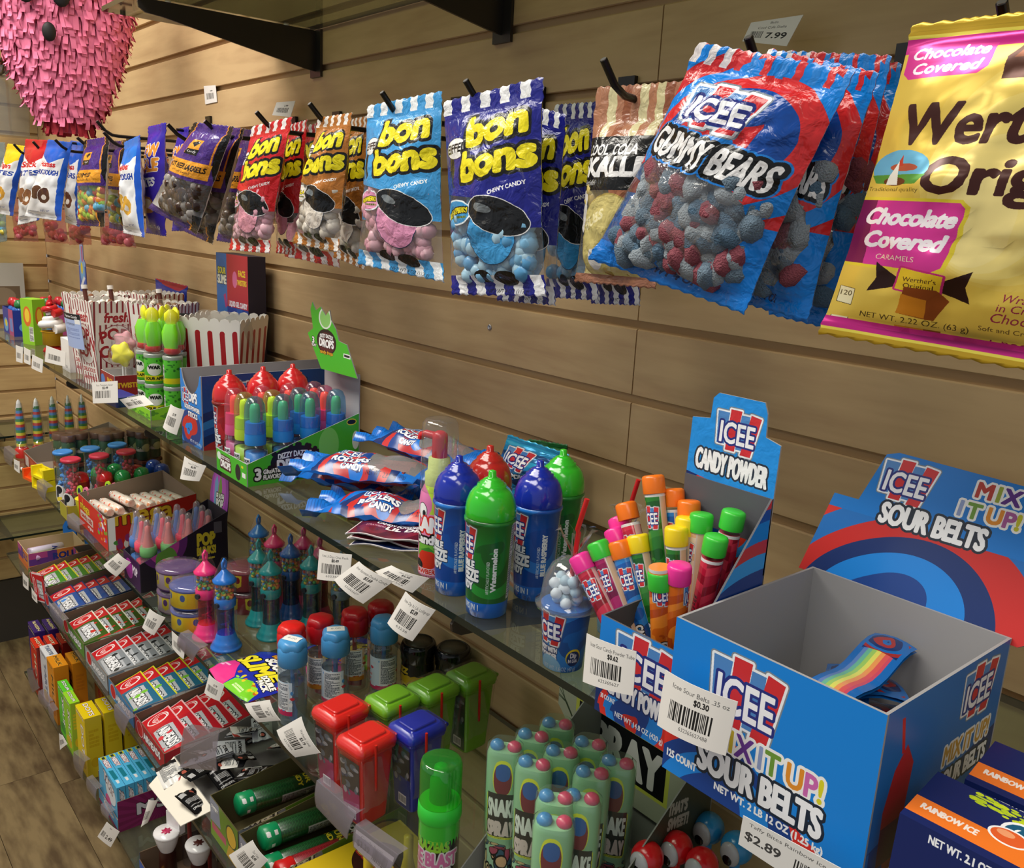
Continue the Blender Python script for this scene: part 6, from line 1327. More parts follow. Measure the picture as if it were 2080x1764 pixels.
header(T, [(-.036, 0), (.040, -.01), (.041, .045), (.034, .078), (.012, .092), (-.014, .088), (-.032, .062), (-.038, .03)], .074, .098, pmat(c, .4), mat('2a2430', .6), tilt=.1)
for i, (u, v) in enumerate(((262, 1052), (310, 1042), (351, 1035), (391, 1028), (283, 1062), (325, 1055), (369, 1047), (409, 1038), (298, 1078), (342, 1068), (386, 1060), (425, 1050))):
    r, k = i % 4, i//4; col, liq, nm = (('8cb8e8', '4a80c8', 'blue'), ('f08a9c', 'e8506a', 'pink'), ('f4c0b4', '8cc88c', 'clear green collared'))[k]
    t = thing('baby_bottle', '%s nipple topped candy bottle, %s row of the purple display' % (nm, ('front', 'second', 'third', 'rear')[r]), 'bottle', (x0+.0155+k*.027, y0+.02+r*.034, z2+.002), .4, 'nipple topped bottles in the purple display')
    mb = MB(); mb.lathe([(.011, 0), (.013, .002), (.013, .05), (.0115, .056)], 16, 0); mb.part('flask', clear('e6ecf0', .05, 1.42, .05), t)
    mb = MB(); mb.lathe([(.0115, .002), (.0118, .040), (0, .0405)], 14, 0); mb.part('filling', mat((liq if k < 2 else 'a08a7c'), .5), t)
    mb = MB(); mb.lathe([(.0122, .055), (.0138, .058), (.0135, .070), (.012, .072)], 16, 0); mb.part('collar', mat((liq, liq, '6fae6a')[k], .35), t)
    mb = MB(); mb.lathe([(.0095, .071), (.007, .082), (.0045, .096), (.0045, .105), (0, .108)], 14, 0); mb.part('lolly', mat(liq if k < 2 else 'd8706a', .3), t)
    mb = MB(); mb.lathe([(.0130, .070), (.0128, .078), (.0085, .094), (.0062, .106), (.0050, .1150), (.002, .118), (0, .1182)], 16, 0); mb.part('nipple_cap', clear('f4f0f2', .07, 1.42, .16), t)
# round tubs
def tub(label, loc, col, band, n=2):
    c = Cv(200, 34, col, 4)
    for i in range(8): c.poly([(i*25, 34), (i*25+14, 34), (i*25+13, 12), (i*25+7, 8), (i*25+1, 12)], 'd8c83a' if band == '5a3a78' else 'e8d23a')
    c.rect(0, 0, 200, 4, band); c.rect(0, 31, 200, 34, band)
    for i in range(8): c.ell(i*25+7, 22, 4, 6, band)
    pm = pmat(c, .35, key='tub'+col)
    for k in range(n):
        t = thing('candy_tub', label[k], 'tub', (loc[0], loc[1], z2+k*.0385), .3+k, 'stacked round candy tubs')
        mb = MB(); mb.lathe([(.030, 0), (.0325, .002), (.0325, .028), (.0335, .031)], 28, 0); mb.part('tub', pm, t)
        mb = MB(); mb.lathe([(.0338, .030), (.0340, .034), (.031, .0368), (.012, .0375), (0, .0375)], 28, 0); mb.part('clear_lid', clear('e8dce8', .06, 1.42, .12), t)
        mb = MB(); mb.lathe([(.028, .004), (.028, .030), (0, .031)], 20, 0); mb.part('filling', mat(('c05a60', '9a6a8a')[k % 2], .5), t)
tub(('lower purple and yellow round tub of the left stack', 'upper purple and yellow round tub of the left stack, clear lid'), (-.722, -.222), 'b8a8b8', '5a3a78')
tub(('lower yellow round tub of the front stack', 'upper yellow round tub of the front stack, red sweets under its lid'), (-.645, -.228), 'e8c82c', '4a6ab0')
tub(('lower red round tub behind the pink gumball tower', 'upper red round tub behind the pink gumball tower'), (-.665, -.135), '9a2c3a', '8a2030')
# gumball towers
def tower(col, label, loc, rz=0):
    t = thing('gumball_tower', label, 'toy', loc, rz, 'gumball towers'); m_ = mat(col, .25, 0, .6)
    mb = MB(); mb.lathe([(.021, 0), (.0225, .001), (.022, .004), (.0185, .006), (.0195, .009), (.0165, .012), (.0150, .018), (.013, .024)], 24, 0); mb.part('foot', m_, t)
    mb = MB(); mb.lathe([(.0130, .022), (.0122, .036), (.0125, .064), (.0135, .068)], 20, 0); mb.part('shaft', clear(col, .06, 1.42, .10), t)
    mb = MB(); pts = [(.007*math.cos(k*.6), .007*math.sin(k*.6), .026+k*.0016) for k in range(26)]; mb.tube(pts, .0016, 5); mb.part('spiral', clear('e8ecf0', .1, 1.45, .3), t)
    mb = MB(); mb.lathe([(.0125, .064), (.0150, .067), (.0155, .076), (.0145, .079)], 22, 0); mb.part('collar', m_, t); mb = MB(); mb.lathe([(.004, 0), (.004, .004)], 10, 0, Matrix.Translation((0, -.0145, .071)) @ Matrix.Rotation(math.pi/2, 4, 'X')); mb.part('crank', mat('2a2e34', .4), t)
    mb = MB(); mb.lathe([(.0145, .078), (.0148, .082), (.0148, .1), (.0135, .106)], 20, 0); mb.part('globe', clear('f0f4f6', .04, 1.42, .04), t)
    mb = MB(); rn = random.Random(4); cs = ('d8482c', 'e8c83a', '3a8ad0', '4aa84a', 'e8862c')
    for k in range(60): a = rn.uniform(0, 6.28); r = .0122*math.sqrt(rn.random()); mb.ball((r*math.cos(a), r*math.sin(a), .081+rn.uniform(0, .018)), .0029, k % 5, 6, 4)
    mb.part('gumballs', [mat(x, .3) for x in cs], t, kind='stuff')
    mb = MB(); mb.lathe([(.0165, .1035), (.0170, .106), (.013, .110), (.006, .118), (.003, .122), (0, .1225)], 22, 0)
    mb.tube([(0, 0, .119), (0, -.003, .126), (0, -.0035, .132), (0, 0, .137), (0, .0035, .132), (0, .003, .126), (0, 0, .119)], .0021, 6); mb.part('lid', m_, t)
    mb = MB(); mb.lathe([(.0232, .003), (.017, .02), (.0150, .04), (.0168, .076), (.0168, .102), (.0125, .118), (.006, .132), (.0035, .139)], 16, 0, lobes=6, la=.02); mb.part('cellophane', clear('ffffff', .12, 1.3, .015, .02), t)
    return t
TEAL = '128a8c'
for i, (u, v, col, l) in enumerate(((416, 1118, 'ea2c78', 'pink gumball tower in cellophane at the front left'), (455, 1135, '1f74d0', 'bright blue gumball tower at the very front, beside the sour slime pouch'), (525, 1046, '1f74c0', 'blue gumball tower at the rear left with a looped top'), (557, 1066, 'd83068', 'rose gumball tower at the rear, between the blue ones'),
        (525, 1095, TEAL, 'teal gumball tower just left of the front teal one'), (549, 1118, TEAL, 'front teal gumball tower, nearest of the teal ones'), (590, 1085, '1c4f94', 'navy gumball tower in the middle'), (632, 1108, TEAL, 'right teal gumball tower in front of the shelf edge'),
        (617, 1069, 'a82458', 'dark pink gumball tower in the shade at the rear'), (650, 1090, 'a82458', 'dark pink gumball tower at the right rear'), (680, 1112, '5a7c88', 'grey teal gumball tower half hidden behind a price tag'))):
    p = Z(u, v, z2+.138); p.x += .02*(i == 10); p.y = min(p.y, -.05); tower(col, l, (p.x, p.y, z2), .4)
# sour slime pouch lying over the shelf edge
c = Cv(120, 110, '2430a8', 6); c.poly([(0, 0), (0, 66), (16, 60), (40, 34), (58, 20), (60, 0)], 'e8388c'); c.poly([(60, 0), (62, 20), (86, 34), (112, 26), (120, 0)], '7ad02c')
rn = random.Random(5)
for i in range(22): c.ell(rn.uniform(60, 118), rn.uniform(50, 106), rn.uniform(1.5, 5), rn.uniform(1.5, 4), rn.choice(('c8283c', 'd83a6a')))
for i in range(16): c.ell(rn.uniform(42, 112), rn.uniform(16, 32), rn.uniform(1.5, 4), rn.uniform(1.5, 4), rn.choice(('e8c82c', 'c86a1c', '9ae03a')))
c.text('FACE TWISTERS', 58, 92, 8, 'f0a82c', '1a1a30', 1, .6, w=40, rot=.1); c.text('SOUR', 66, 74, 15, 'f6f6f0', '141420', 1.8, 1.3, w=46, rot=-.1, sk=.2); c.text('SLIME', 54, 46, 26, 'f2e42c', '141420', 2.2, 2, w=86, rot=-.06, sk=.2); c.text('DOUBLE', 98, 46, 9, 'f6f6f0', '141420', 1, .8, w=32, rot=-.1); c.text('PACK', 100, 36, 9, 'f6f6f0', '141420', 1, .8, w=24, rot=-.1); c.lines(8, 22, 20, 10, 'f4c0d8', 2, 3); c.lines(72, 8, 24, 8, 'd8f0b0', 2, 4)
Pslime = pmat(c, .22)
out = [(-.060, -.030), (-.050, -.048), (-.020, -.052), (.030, -.050), (.060, -.046), (.062, .030), (.050, .046), (.0, .050), (-.040, .046), (-.058, .030), (-.052, .004)]
def slime(label, loc, rz):
    t = thing('slime_pouch', label, 'pouch', loc, rz); mb = MB(); n = 24; P = []
    rows = []
    for i in range(n+1):
        v = i/n; yy = -.052+.104*v
        xs = []
        for a, b in zip(out, out[1:]+out[:1]):
            if (a[1]-yy)*(b[1]-yy) <= 0 and a[1] != b[1]: xs.append(a[0]+(b[0]-a[0])*(yy-a[1])/(b[1]-a[1]))
        l, r = (min(xs), max(xs)) if len(xs) > 1 else (-.01, .01)
        rows.append([(l+(r-l)*j/n, yy) for j in range(n+1)])
    def h(x, y, i, j): e = min(i, n-i, j, n-j)/n; return .001+.007*min(1, e*4)**.6+.0014*noise.noise(Vector((x*60, y*60, 1)))
    for s_ in (1, 0):
        P = [[(x, y, (h(x, y, i, j) if s_ else .0004)) for j, (x, y) in enumerate(r)] for i, r in enumerate(rows)]
        b0 = len(mb.uv)
        if not s_: P = [list(reversed(r)) for r in P]
        mb.grid(P, 0 if s_ else 1)
        if s_:
            k = 0
            for i in range(n):
                for j in range(n): mb.uv[b0+k] = [((rows[a][b][0]+.062)/.124, (rows[a][b][1]+.052)/.104) for a, b in ((i, j), (i, j+1), (i+1, j+1), (i+1, j))]; k += 1
        E_ = P
    top = [[(x, y, h(x, y, i, j)) for j, (x, y) in enumerate(r)] for i, r in enumerate(rows)]; bot = [[(x, y, .0004) for x, y in r] for r in rows]
    mb.grid([top[0], bot[0]], 1); mb.grid([bot[n], top[n]], 1); mb.grid([[bot[i][0], top[i][0]] for i in range(n+1)], 1); mb.grid([[top[i][n], bot[i][n]] for i in range(n+1)], 1)
    mb.part('pouch', [Pslime, mat('2430a8', .3)], t)
p = Z(502, 1362, z2); slime('blue, pink and green sour slime pouch lying at the second shelf edge', (-.452, -.212, z2+.001), .04)
slime('sour slime pouch lying behind the red capped bubble bottles', (-.43, -.095, z2+.001), 1.4)
# bubble bottles
def blab(tint, a, b):
    c = Cv(120, 62, 'ffffff', 5, 0); rn = random.Random(3); c.rect(0, 0, 66, 62, tint); 
    for i in range(46): c.ell(rn.uniform(0, 66), rn.uniform(6, 60), rn.uniform(1.5, 4), rn.uniform(1.5, 4), rn.choice((a, b, 'eef2f6', 'c8d4e0')))
    c.rect(0, 0, 66, 8, 'c02c60' if tint != 'e8c8a0' else 'd08a2c'); c.rect(36, 10, 62, 60, 'dfe4e8'); c.lines(38, 12, 22, 46, '505a68', 20, 3); c.rect(20, 6, 30, 20, tint)
    return pmat(c, .35, True)
BL1 = blab('c8dcec', '4a90d0', 'c83a4a'); BL2 = blab('e8c8a0', 'd8882c', 'b84a3a')
def bubble(label, loc, cap, lab, sticker=False, rz=0):
    t = thing('bubble_bottle', label, 'bottle', loc, rz, 'ribbed cap bubble bottles'); k = .9
    mb = MB(); mb.lathe([(.0165, 0), (.0190, .002), (.0195, .008), (.0185, .014), (.0175, .018), (.0175, .066), (.0185, .070), (.0180, .076), (.0135, .083)], 28, 0); mb.part('flask', clear('eef4f6', .04, 1.45, .03), t)
    mb = MB(); mb.lathe([(.0155, .003), (.0155, .060), (0, .061)], 20, 0); mb.part('liquid', clear(('e8f0f6' if cap == '4a98d4' else 'f2e6e2'), .1, 1.3, .10, 0), t)
    mb = MB(); mb.tube([(0, 0, .006), (0, 0, .084)], .003, 8); mb.lathe([(.006, .004), (.007, .02), (.003, .03)], 12, 0, sx=1.6, sy=.5); mb.part('wand', mat('3f86c8' if cap == '4a98d4' else 'c02828', .4), t)
    mb = MB(); mb.lathe([(.01775, .019), (.01775, .064)], 28, 0, phase=.75)
    for L_ in (mb.f, mb.m, mb.uv, mb.sm): del L_[-2:]
    mb.part('label_wrap', lab, t)
    mb = MB(); mb.lathe([(.0172, .082), (.0180, .083), (.0180, .101), (.0165, .105), (.0150, .107)], 60, 0, lobes=30, la=.012)
    mb.lathe([(.0170, .1045), (.0172, .108), (.0155, .1125), (.012, .1145), (0, .115)], 30, 0, lobes=6, la=.05); mb.part('cap', mat(cap, .3, 0, .5), t)
    if sticker: mb = MB(); P = [[(-.011+.022*j/3, -.0065+.013*i/2, .1154-.0006*(i-1)**2) for j in range(4)] for i in range(3)]; mb.grid(P, 0); mb.grid([[(x, y, z-.0004) for x, y, z in reversed(r)] for r in P], 0); c = Cv(22, 13, 'ecebe6', 8); c.text('8.00', 11, 4.5, 4, '8a8a88', w=12); mb.part('sticker', pmat(c, .6), t, rot=(.0, 0, .5))
RC = 'b81620'
for i, (u, v, cp, lb, st, l) in enumerate(((594, 1298, '4a98d4', BL1, True, 'blue capped bubble bottle with a white sticker, nearest one'), (592, 1268, 'd8201c', BL2, False, 'bright red capped bubble bottle right behind the nearest blue one'), (651, 1252, RC, BL2, False, 'red capped bubble bottle left of the second blue one'),
        (682, 1278, '4a98d4', BL1, True, 'second blue capped bubble bottle with a white sticker, in front of the reds'), (721, 1238, RC, BL2, False, 'dark red capped bubble bottle in the middle rear'), (774, 1224, RC, BL2, False, 'rearmost dark red capped bubble bottle'), (797, 1250, '4a98d4', BL1, False, 'blue capped bubble bottle half hidden by the hanging price tag'))):
    p = Z(u, v, z2+.1145); p.y -= .012*(i == 6); bubble(l, (p.x, p.y, z2), cp, lb, st, .2*i)
# black barrel jars
c = Cv(140, 60, '101012', 5); c.poly([(0, 38)]+[(i*5, 40+(i % 2)*2) for i in range(29)]+[(140, 30)]+[(140-i*5, 28-(i % 2)*2) for i in range(29)], 'c8a81c'); c.text('BUZZ', 62, 44, 9, 'd8b82c', bold=1, w=26); c.ell(68, 14, 12, 14, 'd8c04a'); c.ell(70, 16, 6, 8, '18181a'); c.text('POP', 66, 4, 8, 'c8c8c0', w=16, bold=.4); c.rect(98, 6, 122, 34, 'b8b8ac'); c.lines(99, 7, 22, 26, '222222', 14, 3); Pbar = pmat(c, .2, coat=.4)
for i, (x, y, l) in enumerate(((-.290, -.057, 'black barrel shaped jar with a yellow band, front one'), (-.250, -.029, 'black barrel shaped jar with a yellow band, rear one beside the shelf bracket'))):
    t = thing('barrel_jar', l, 'jar', (x, y, z2), .1+i, 'black barrel jars')
    mb = MB(); mb.lathe([(.020, 0), (.0225, .003), (.0232, .008), (.0222, .011), (.0240, .030), (.0222, .050)], 30, 0); mb.part('jar', Pbar, t)
    mb = MB(); mb.lathe([(.0225, .050), (.0238, .052), (.0236, .060), (.0245, .062), (.0245, .068), (.0225, .074), (.0195, .0765), (.0185, .0745), (0, .0745)], 30, 0); mb.part('lid', mat('0d0d0f', .12, 0, .6), t)
    mb = MB(); mb.lathe([(.0180, .0746), (.0180, .0752), (0, .0754)], 24, 0); mb.part('lid_label', mat('4a4636', .4), t)
# wheelie bin candies
def bin_(label, loc, col, rz, back='6a1030', tag_=True):
    t = thing('bin_candy', label, 'toy', loc, rz, 'little wheelie bin candies'); m_ = mat(col, .3, 0, .5)
    def fr(w, d, z, r=.005): 
        P = []
        for cx, cy, a0 in ((w/2-r, d/2-r, 0), (-w/2+r, d/2-r, 90), (-w/2+r, -d/2+r, 180), (w/2-r, -d/2+r, 270)):
            for k in range(4): a = math.radians(a0+30*k); P.append(Vector((cx+r*math.cos(a), cy+r*math.sin(a), z)))
        return P
    mb = MB(); mb.grid([fr(.030, .036, 0), fr(.032, .038, .002), fr(.040, .048, .088), fr(.044, .053, .090), fr(.044, .053, .094)], 0, False, True); mb.face(list(reversed(fr(.030, .036, 0))), 0, [(0, 0)]*16); mb.part('bin_body', m_, t)
    mb = MB(); mb.grid([fr(.047, .056, .0943, .007), fr(.048, .057, .098, .008), fr(.045, .054, .103, .008), fr(.036, .044, .1055, .006)], 0, True, True); mb.face(fr(.036, .044, .1055, .006), 0, [(0, 0)]*16); mb.face(list(reversed(fr(.047, .056, .0943, .007))), 0, [(0, 0)]*16)
    o = mb.part('lid', m_, t); mb = MB(); mb.grid([fr(.028, .036, .1050, .004), fr(.028, .036, .1076, .004), fr(.026, .034, .1084, .004)], 0, False, True); mb.face(fr(.026, .034, .1084, .004), 0, [(0, 0)]*16); mb.part('lid_panel', m_, o)
    mb = MB(); mb.tube([(-.018, .0295, .098), (.018, .0295, .098)], .003, 8); mb.part('hinge', m_, t)
    c = Cv(34, 80, back, 5); c.rect(0, 40, 34, 80, '20242c'); rn = random.Random(4)
    for i in range(20): c.ell(rn.uniform(2, 32), rn.uniform(34, 76), rn.uniform(2, 6), rn.uniform(2, 5), rn.choice(('2a3a5a', '8a8a90', '4a5a6a', '303030')))
    c.rect(8, 3, 26, 16, 'e8e4e4'); c.bars(9, 5, 16, 9, 3)
    mb = MB(); P = [(-.0215, -.016, .006), (-.0215, .016, .006)]
    a, b = Vector((-.0162, -.0185, .004)), Vector((-.0162, .0185, .004)); a2, b2 = Vector((-.0203, -.023, .086)), Vector((-.0203, .023, .086)); off = Vector((-.0006, 0, 0))
    ff = lambda s_: [q+Vector((0, s_*.0, 0)) for q in ()]
    # sticker on the front
    f1 = [Vector((-.0135, -.0192, .004)), Vector((.0135, -.0192, .004)), Vector((.0172, -.0243, .084)), Vector((-.0172, -.0243, .084))]
    f1 = [q+Vector((0, -.0004, 0)) for q in f1]; mb.face(f1, 0); mb.part('sticker', pmat(c, .3, key='bin'+back), t)
    mb = MB(); mb.tube([(.0, -.029, .07), (.001, -.030, .112)], .0016, 8, 0) if False else mb.tube([(.027, -.008, .050), (.028, -.010, .108)], .0016, 8); mb.part('scoop_handle', mat('c82418', .35), t)
    mb = MB(); P = []
    for i in range(9):
        v = i/8; zz = .028+.06*v; P.append([(.0225+.006*math.sin(math.pi*(.15+.8*v))+.0015*math.sin(j*2+i), -.026+.036*(j/6)*(1-.25*v), zz) for j in range(7)])
    mb.grid(P, 0); mb.part('scoop_bag', clear('f4f6f6', .1, 1.4, .06, .08), t)
    mb = MB(); mb.grid([fr(.036, .042, .001), fr(.044, .052, .09), fr(.0495, .0585, .093, .008), fr(.0495, .0585, .099, .008), fr(.047, .056, .1045, .008), fr(.038, .046, .1095, .006)], 0, True, True); mb.face(fr(.038, .046, .1095, .006), 0, [(0, 0)]*16); mb.part('cellophane', clear('ffffff', .1, 1.3, .01, .03), t)
    return t
for (u, v, col, bk, rz, l) in ((745, 1490, 'd82018', '8a1050', .15, 'red wheelie bin candy with a pink label, nearest one at the shelf edge'), (692, 1432, 'd82018', '8a1050', .15, 'red wheelie bin candy with a pink label, left of the nearest red one'), (848, 1466, '1628a4', '16307c', .1, 'dark blue wheelie bin candy beside the nearest red one'),
        (797, 1412, '6fae1c', '16402c', .1, 'lime wheelie bin candy, left of three'), (880, 1388, '6fae1c', '16402c', .1, 'lime wheelie bin candy, middle of three'), (957, 1364, '6fae1c', '16402c', .08, 'lime wheelie bin candy, right of three, by the wall')):
    p = Z(u, v, z2+.098); bin_(l, (p.x, p.y, z2), col, rz, bk).scale = (.93, .93, .925)
# big spray can
p = Z(915, 1560, z2+.137); t = thing('spray_bottle', 'large green candy spray bottle with a see through green cap', 'bottle', (p.x-.014, p.y, z2))
c = Cv(130, 80, '1c1c1e', 5); c.rect(0, 62, 130, 80, '3ac838'); c.text('CRAZERS', 74, 52, 10, '9ae03a', bold=1, w=42); c.text('BIKE BLAST', 74, 36, 14, 'e87ab8', 'f4f0f4', 1.6, .9, w=62); c.text('SPRAY', 74, 20, 14, 'e87ab8', 'f4f0f4', 1.6, .9, w=44)
for i in range(30): c.poly([(i*4.4, 62), (i*4.4+3, 62), (i*4.4+1.5, 56)], '3ac838')
mb = MB(); mb.lathe([(.018, 0), (.0195, .002), (.0195, .080), (.0200, .082)], 32, 0); mb.part('bottle', pmat(c, .25, coat=.4), t)
mb = MB(); mb.lathe([(.0203, .080), (.0210, .083), (.0206, .094), (.0190, .096)], 32, 0); mb.part('collar', mat('34c43c', .3), t)
mb = MB(); mb.lathe([(.0105, .095), (.0100, .118), (.007, .120), (.0065, .131), (.004, .133), (0, .133)], 20, 0); mb.part('nozzle', mat('12a06a', .35), t)
mb = MB(); mb.lathe([(.0195, .095), (.0200, .098), (.0198, .133), (.0185, .1375), (.0160, .1385), (0, .1387)], 32, 0); mb.part('cap', clear('6ae86a', .05, 1.42, .22, .06), t)
# snake spray display
c = Cv(165, 150, 'b8bca4', 5); rn = random.Random(2)
def twig(c, x, y, a, l, w, col, d=0):
    x2 = x+l*math.cos(a); y2 = y+l*math.sin(a); nx, ny = -math.sin(a)*w, math.cos(a)*w; c.poly([(x-nx, y-ny), (x2-nx*.6, y2-ny*.6), (x2+nx*.6, y2+ny*.6), (x+nx, y+ny)], col)
    if d < 4:
        for k in range(2): twig(c, x2, y2, a+rn.uniform(-.7, .7), l*.75, w*.6, col, d+1)
for x in (20, 150): twig(c, x, 20, 1.5, 30, 1.6, '3a4a34')
c.rect(22, 22, 128, 84, 'd8dc5a'); c.rect(26, 26, 124, 80, '16161a'); c.text('SPRAY', 75, 32, 42, 'f0eaea', '16161a', 2.4, 2, w=88); c.rect(50, 84, 110, 100, '8a90a8')
Pb = pmat(c, .4)
c = Cv(200, 140, '3a4030', 4); c.ell(60, 40, 34, 40, '16181c'); c.ell(46, 60, 12, 14, '3a3a40'); c.ell(72, 62, 12, 14, '3a3a40')
for x in (150, 110): twig(c, x, 10, 1.5, 26, 1.4, '252a20')
c.text("THAT'S", 150, 92, 9, 'a8a89c', bold=.9, w=26, rot=-.1); c.text('SWEET!', 152, 80, 9, 'a8a89c', bold=.9, w=28, rot=-.1)
Ps = pmat(c, .45)
c = Cv(165, 70, 'a8b088', 4); c.ell(60, 40, 44, 34, 'd8e0b8', ol='4a5a34', ow=1); c.ell(60, 30, 20, 22, '2a4a8c'); c.text('SNAKE SPRAY', 110, 20, 14, 'f0eaea', '16161a', 1.6, 1.2, w=70)
x0, x1, y0, y1 = .043, .186, -.252, -.050
T = tray('snake_display', 'large grey green open display box of snake candy sprays, tilted sides', x0, x1, y0, y1, z2, .06, pmat(c, .45), Ps, mat('8c8c86', .8), slope=True, hf=.014, hb=.18, left=mat('8c8c86', .8))
header(T, [(-.071, 0), (.071, 0), (.071, .143), (.062, .149), (-.125, .149), (-.135, .14), (-.135, .06)], .096, .052, Pb, mat('8c8c86', .8), tilt=-.0)
c = Cv(110, 155, '9cc49c', 5); c.rect(0, 0, 110, 155, '94bc98')
for i in range(160): c.ell(rn.uniform(0, 110), rn.uniform(0, 62), rn.uniform(2, 5), rn.uniform(2, 4), rn.choice(('b8b07c', '6a7a5a', '9a4a5a', '3a5a6a', 'c8a87c')), ol='1c1c18', ow=.9)
c.ell(55, 122, 8.5, 10, 'e2de3a'); c.ell(55, 121, 7.4, 9, '7c2030'); c.ell(55, 125, 5.6, 5, '2a5aa8'); c.rect(39, 76, 71, 112, 'e2de3a'); c.rect(40.5, 83, 69.5, 113, '141416'); c.text('SOUR STRAWBERRY', 55, 78, 3, '2a2a1a', w=24)
c.text('SNAKE', 55, 100, 10, 'f4eef0', '141416', 1.4, .7, w=26); c.text('SPRAY', 55, 86, 11, 'f0d0d4', '141416', 1.4, .9, w=27)
Psn = pmat(c, .3)
hh = .165; me_c = None
orde = ('left rear', 'middle rear', 'rearmost left', 'left of the third row', 'centre', 'rear right of centre', 'right of centre', 'far right', 'front pair, left one', 'front pair, right one', 'nearest of all, in front')
for i, (u, v) in enumerate(((1027, 1503), (1084, 1483), (1129, 1457), (1086, 1539), (1142, 1516), (1200, 1499), (1204, 1558), (1256, 1537), (1130, 1607), (1184, 1607), (1127, 1655))):
    p = Z(u, v, z2+hh); ty = 0
    t = thing('snake_spray', 'pale green twin topped candy spray in the snake display, '+orde[i], 'candy spray', (max(p.x, .064), p.y, z2+.002), rot=(.0, ty*.3, .60 if i % 2 else .72), group='twin topped sprays in the snake display')
    if me_c is None:
        mb = MB()
        def ov(w, d, z, n=24): return [Vector((w/2*math.copysign(abs(math.cos(a))**.75, math.cos(a)), d/2*math.copysign(abs(math.sin(a))**.85, math.sin(a)), z)) for a in [math.pi/2+2*math.pi*k/n for k in range(n)]]
        rows = [ov(.024, .016, 0), ov(.030, .020, .004), ov(.030, .020, .055), ov(.026, .018, .062), ov(.031, .0205, .07), ov(.033, .022, .11), ov(.0335, .022, .150), ov(.030, .019, .155)]
        mb.grid(rows, 0, True, True); mb.face(rows[-1], 0, [(.5, .98)]*24); a_ = mb.mesh('body', [Psn])
        mb = MB(); mb.ball((-.0080, 0, .157), .0068, 0, 12, 6, (1, 1, .8)); b_ = mb.mesh('blue_cap', [mat('3f84c8', .35)])
        mb = MB(); mb.ball((.0080, 0, .157), .0068, 0, 12, 6, (1, 1, .8)); c_ = mb.mesh('pink_cap', [mat('d8406a', .35)])
        mb = MB(); rows = [ov(.0345, .023, .06), ov(.0350, .0235, .15), ov(.0335, .021, .159), ov(.022, .012, .1645)]; mb.grid(rows, 0, True, True); mb.face(rows[-1], 0, [(.5, .98)]*24); d_ = mb.mesh('shrink_film', [clear('f4fff6', .12, 1.35, .05, .05)]); me_c = (a_, b_, c_, d_)
    for nm, me in zip(('body', 'blue_cap', 'pink_cap', 'shrink_film'), me_c):
        o = bpy.data.objects.new(nm, me); COL.objects.link(o); o.parent = t
# googly eye poppers
for i, (u, v, col) in enumerate(((1315, 1742, 'd01820'), (1375, 1722, 'd01820'), (1426, 1756, 'd01820'), (1440, 1682, '2a8cc8'), (1497, 1722, '2a8cc8'))):
    p = Z(u, v, z2+.09); t = thing('eye_popper', '%s suction toy with a googly eye ball, %s' % ('red' if i < 3 else 'blue', ('leftmost', 'second from the left', 'lowest, near the bottom edge', 'topmost', 'right one behind the tag strip')[i]), 'toy', (p.x, p.y, z2), .5, 'googly eye toys')
    m_ = mat(col, .2, 0, .6); mb = MB(); mb.lathe([(.016, 0), (.017, .002), (.010, .010), (.005, .022), (.004, .06), (.005, .078)], 18, 0); mb.part('stem', m_, t)
    mb = MB(); mb.ball((0, 0, .09), .0145, 0, 20, 12); o = mb.part('eyeball', m_, t)
    mb = MB(); Mx = Matrix.Translation((-.0035, -.0075, .0885)) @ Matrix.Rotation(math.pi/2, 4, 'X') @ Matrix.Rotation(-.45, 4, 'Y'); mb.ball((0, 0, .003), .0098, 0, 18, 8, (1, 1.2, .45), Mx); mb.part('eye_dome', mat('b9b9bc', .15, 0, .6), o)
    mb = MB(); mb.ball((0, -.004, .0068), .0048, 0, 14, 6, (1, 1.1, .3), Mx); mb.part('pupil', mat('0a0a0c', .2), o)
# tags on the second shelf edge
ptag([(240, 1124), (266, 1143), (237, 1172), (210, 1148)], -.268, '', '', '$2.29', 'white folded price tag under the purple bottle display', 41, .002)
ptag([(304, 1237), (336, 1255), (313, 1291), (289, 1275)], -.270, '', '', '$1.29', 'white folded price tag below the round yellow tubs', 42, .002)
ptag([(349, 1282), (378, 1305), (373, 1340), (350, 1316)], -.262, '', '', '$1.99', 'narrow white price tag in the clear holder left of the sour slime pouch', 43, .001)
ptag([(425, 1370), (456, 1392), (446, 1425), (415, 1408)], -.272, '', '', '$1.79', 'white price tag standing just below the sour slime pouch', 44, .002)
ptag([(548, 1422), (570, 1464), (525, 1468), (497, 1430)], -.266, 'Face Twisters', '', '$3.29', 'white price tag poking out under the sour slime pouch', 45, .002)
ptag([(612, 1456), (651, 1530), (600, 1539), (562, 1484)], -.268, 'Warheads Candy', '6323656', '$3.19', 'large slanted white price tag below the nearest blue capped bubble bottle', 46, .003)
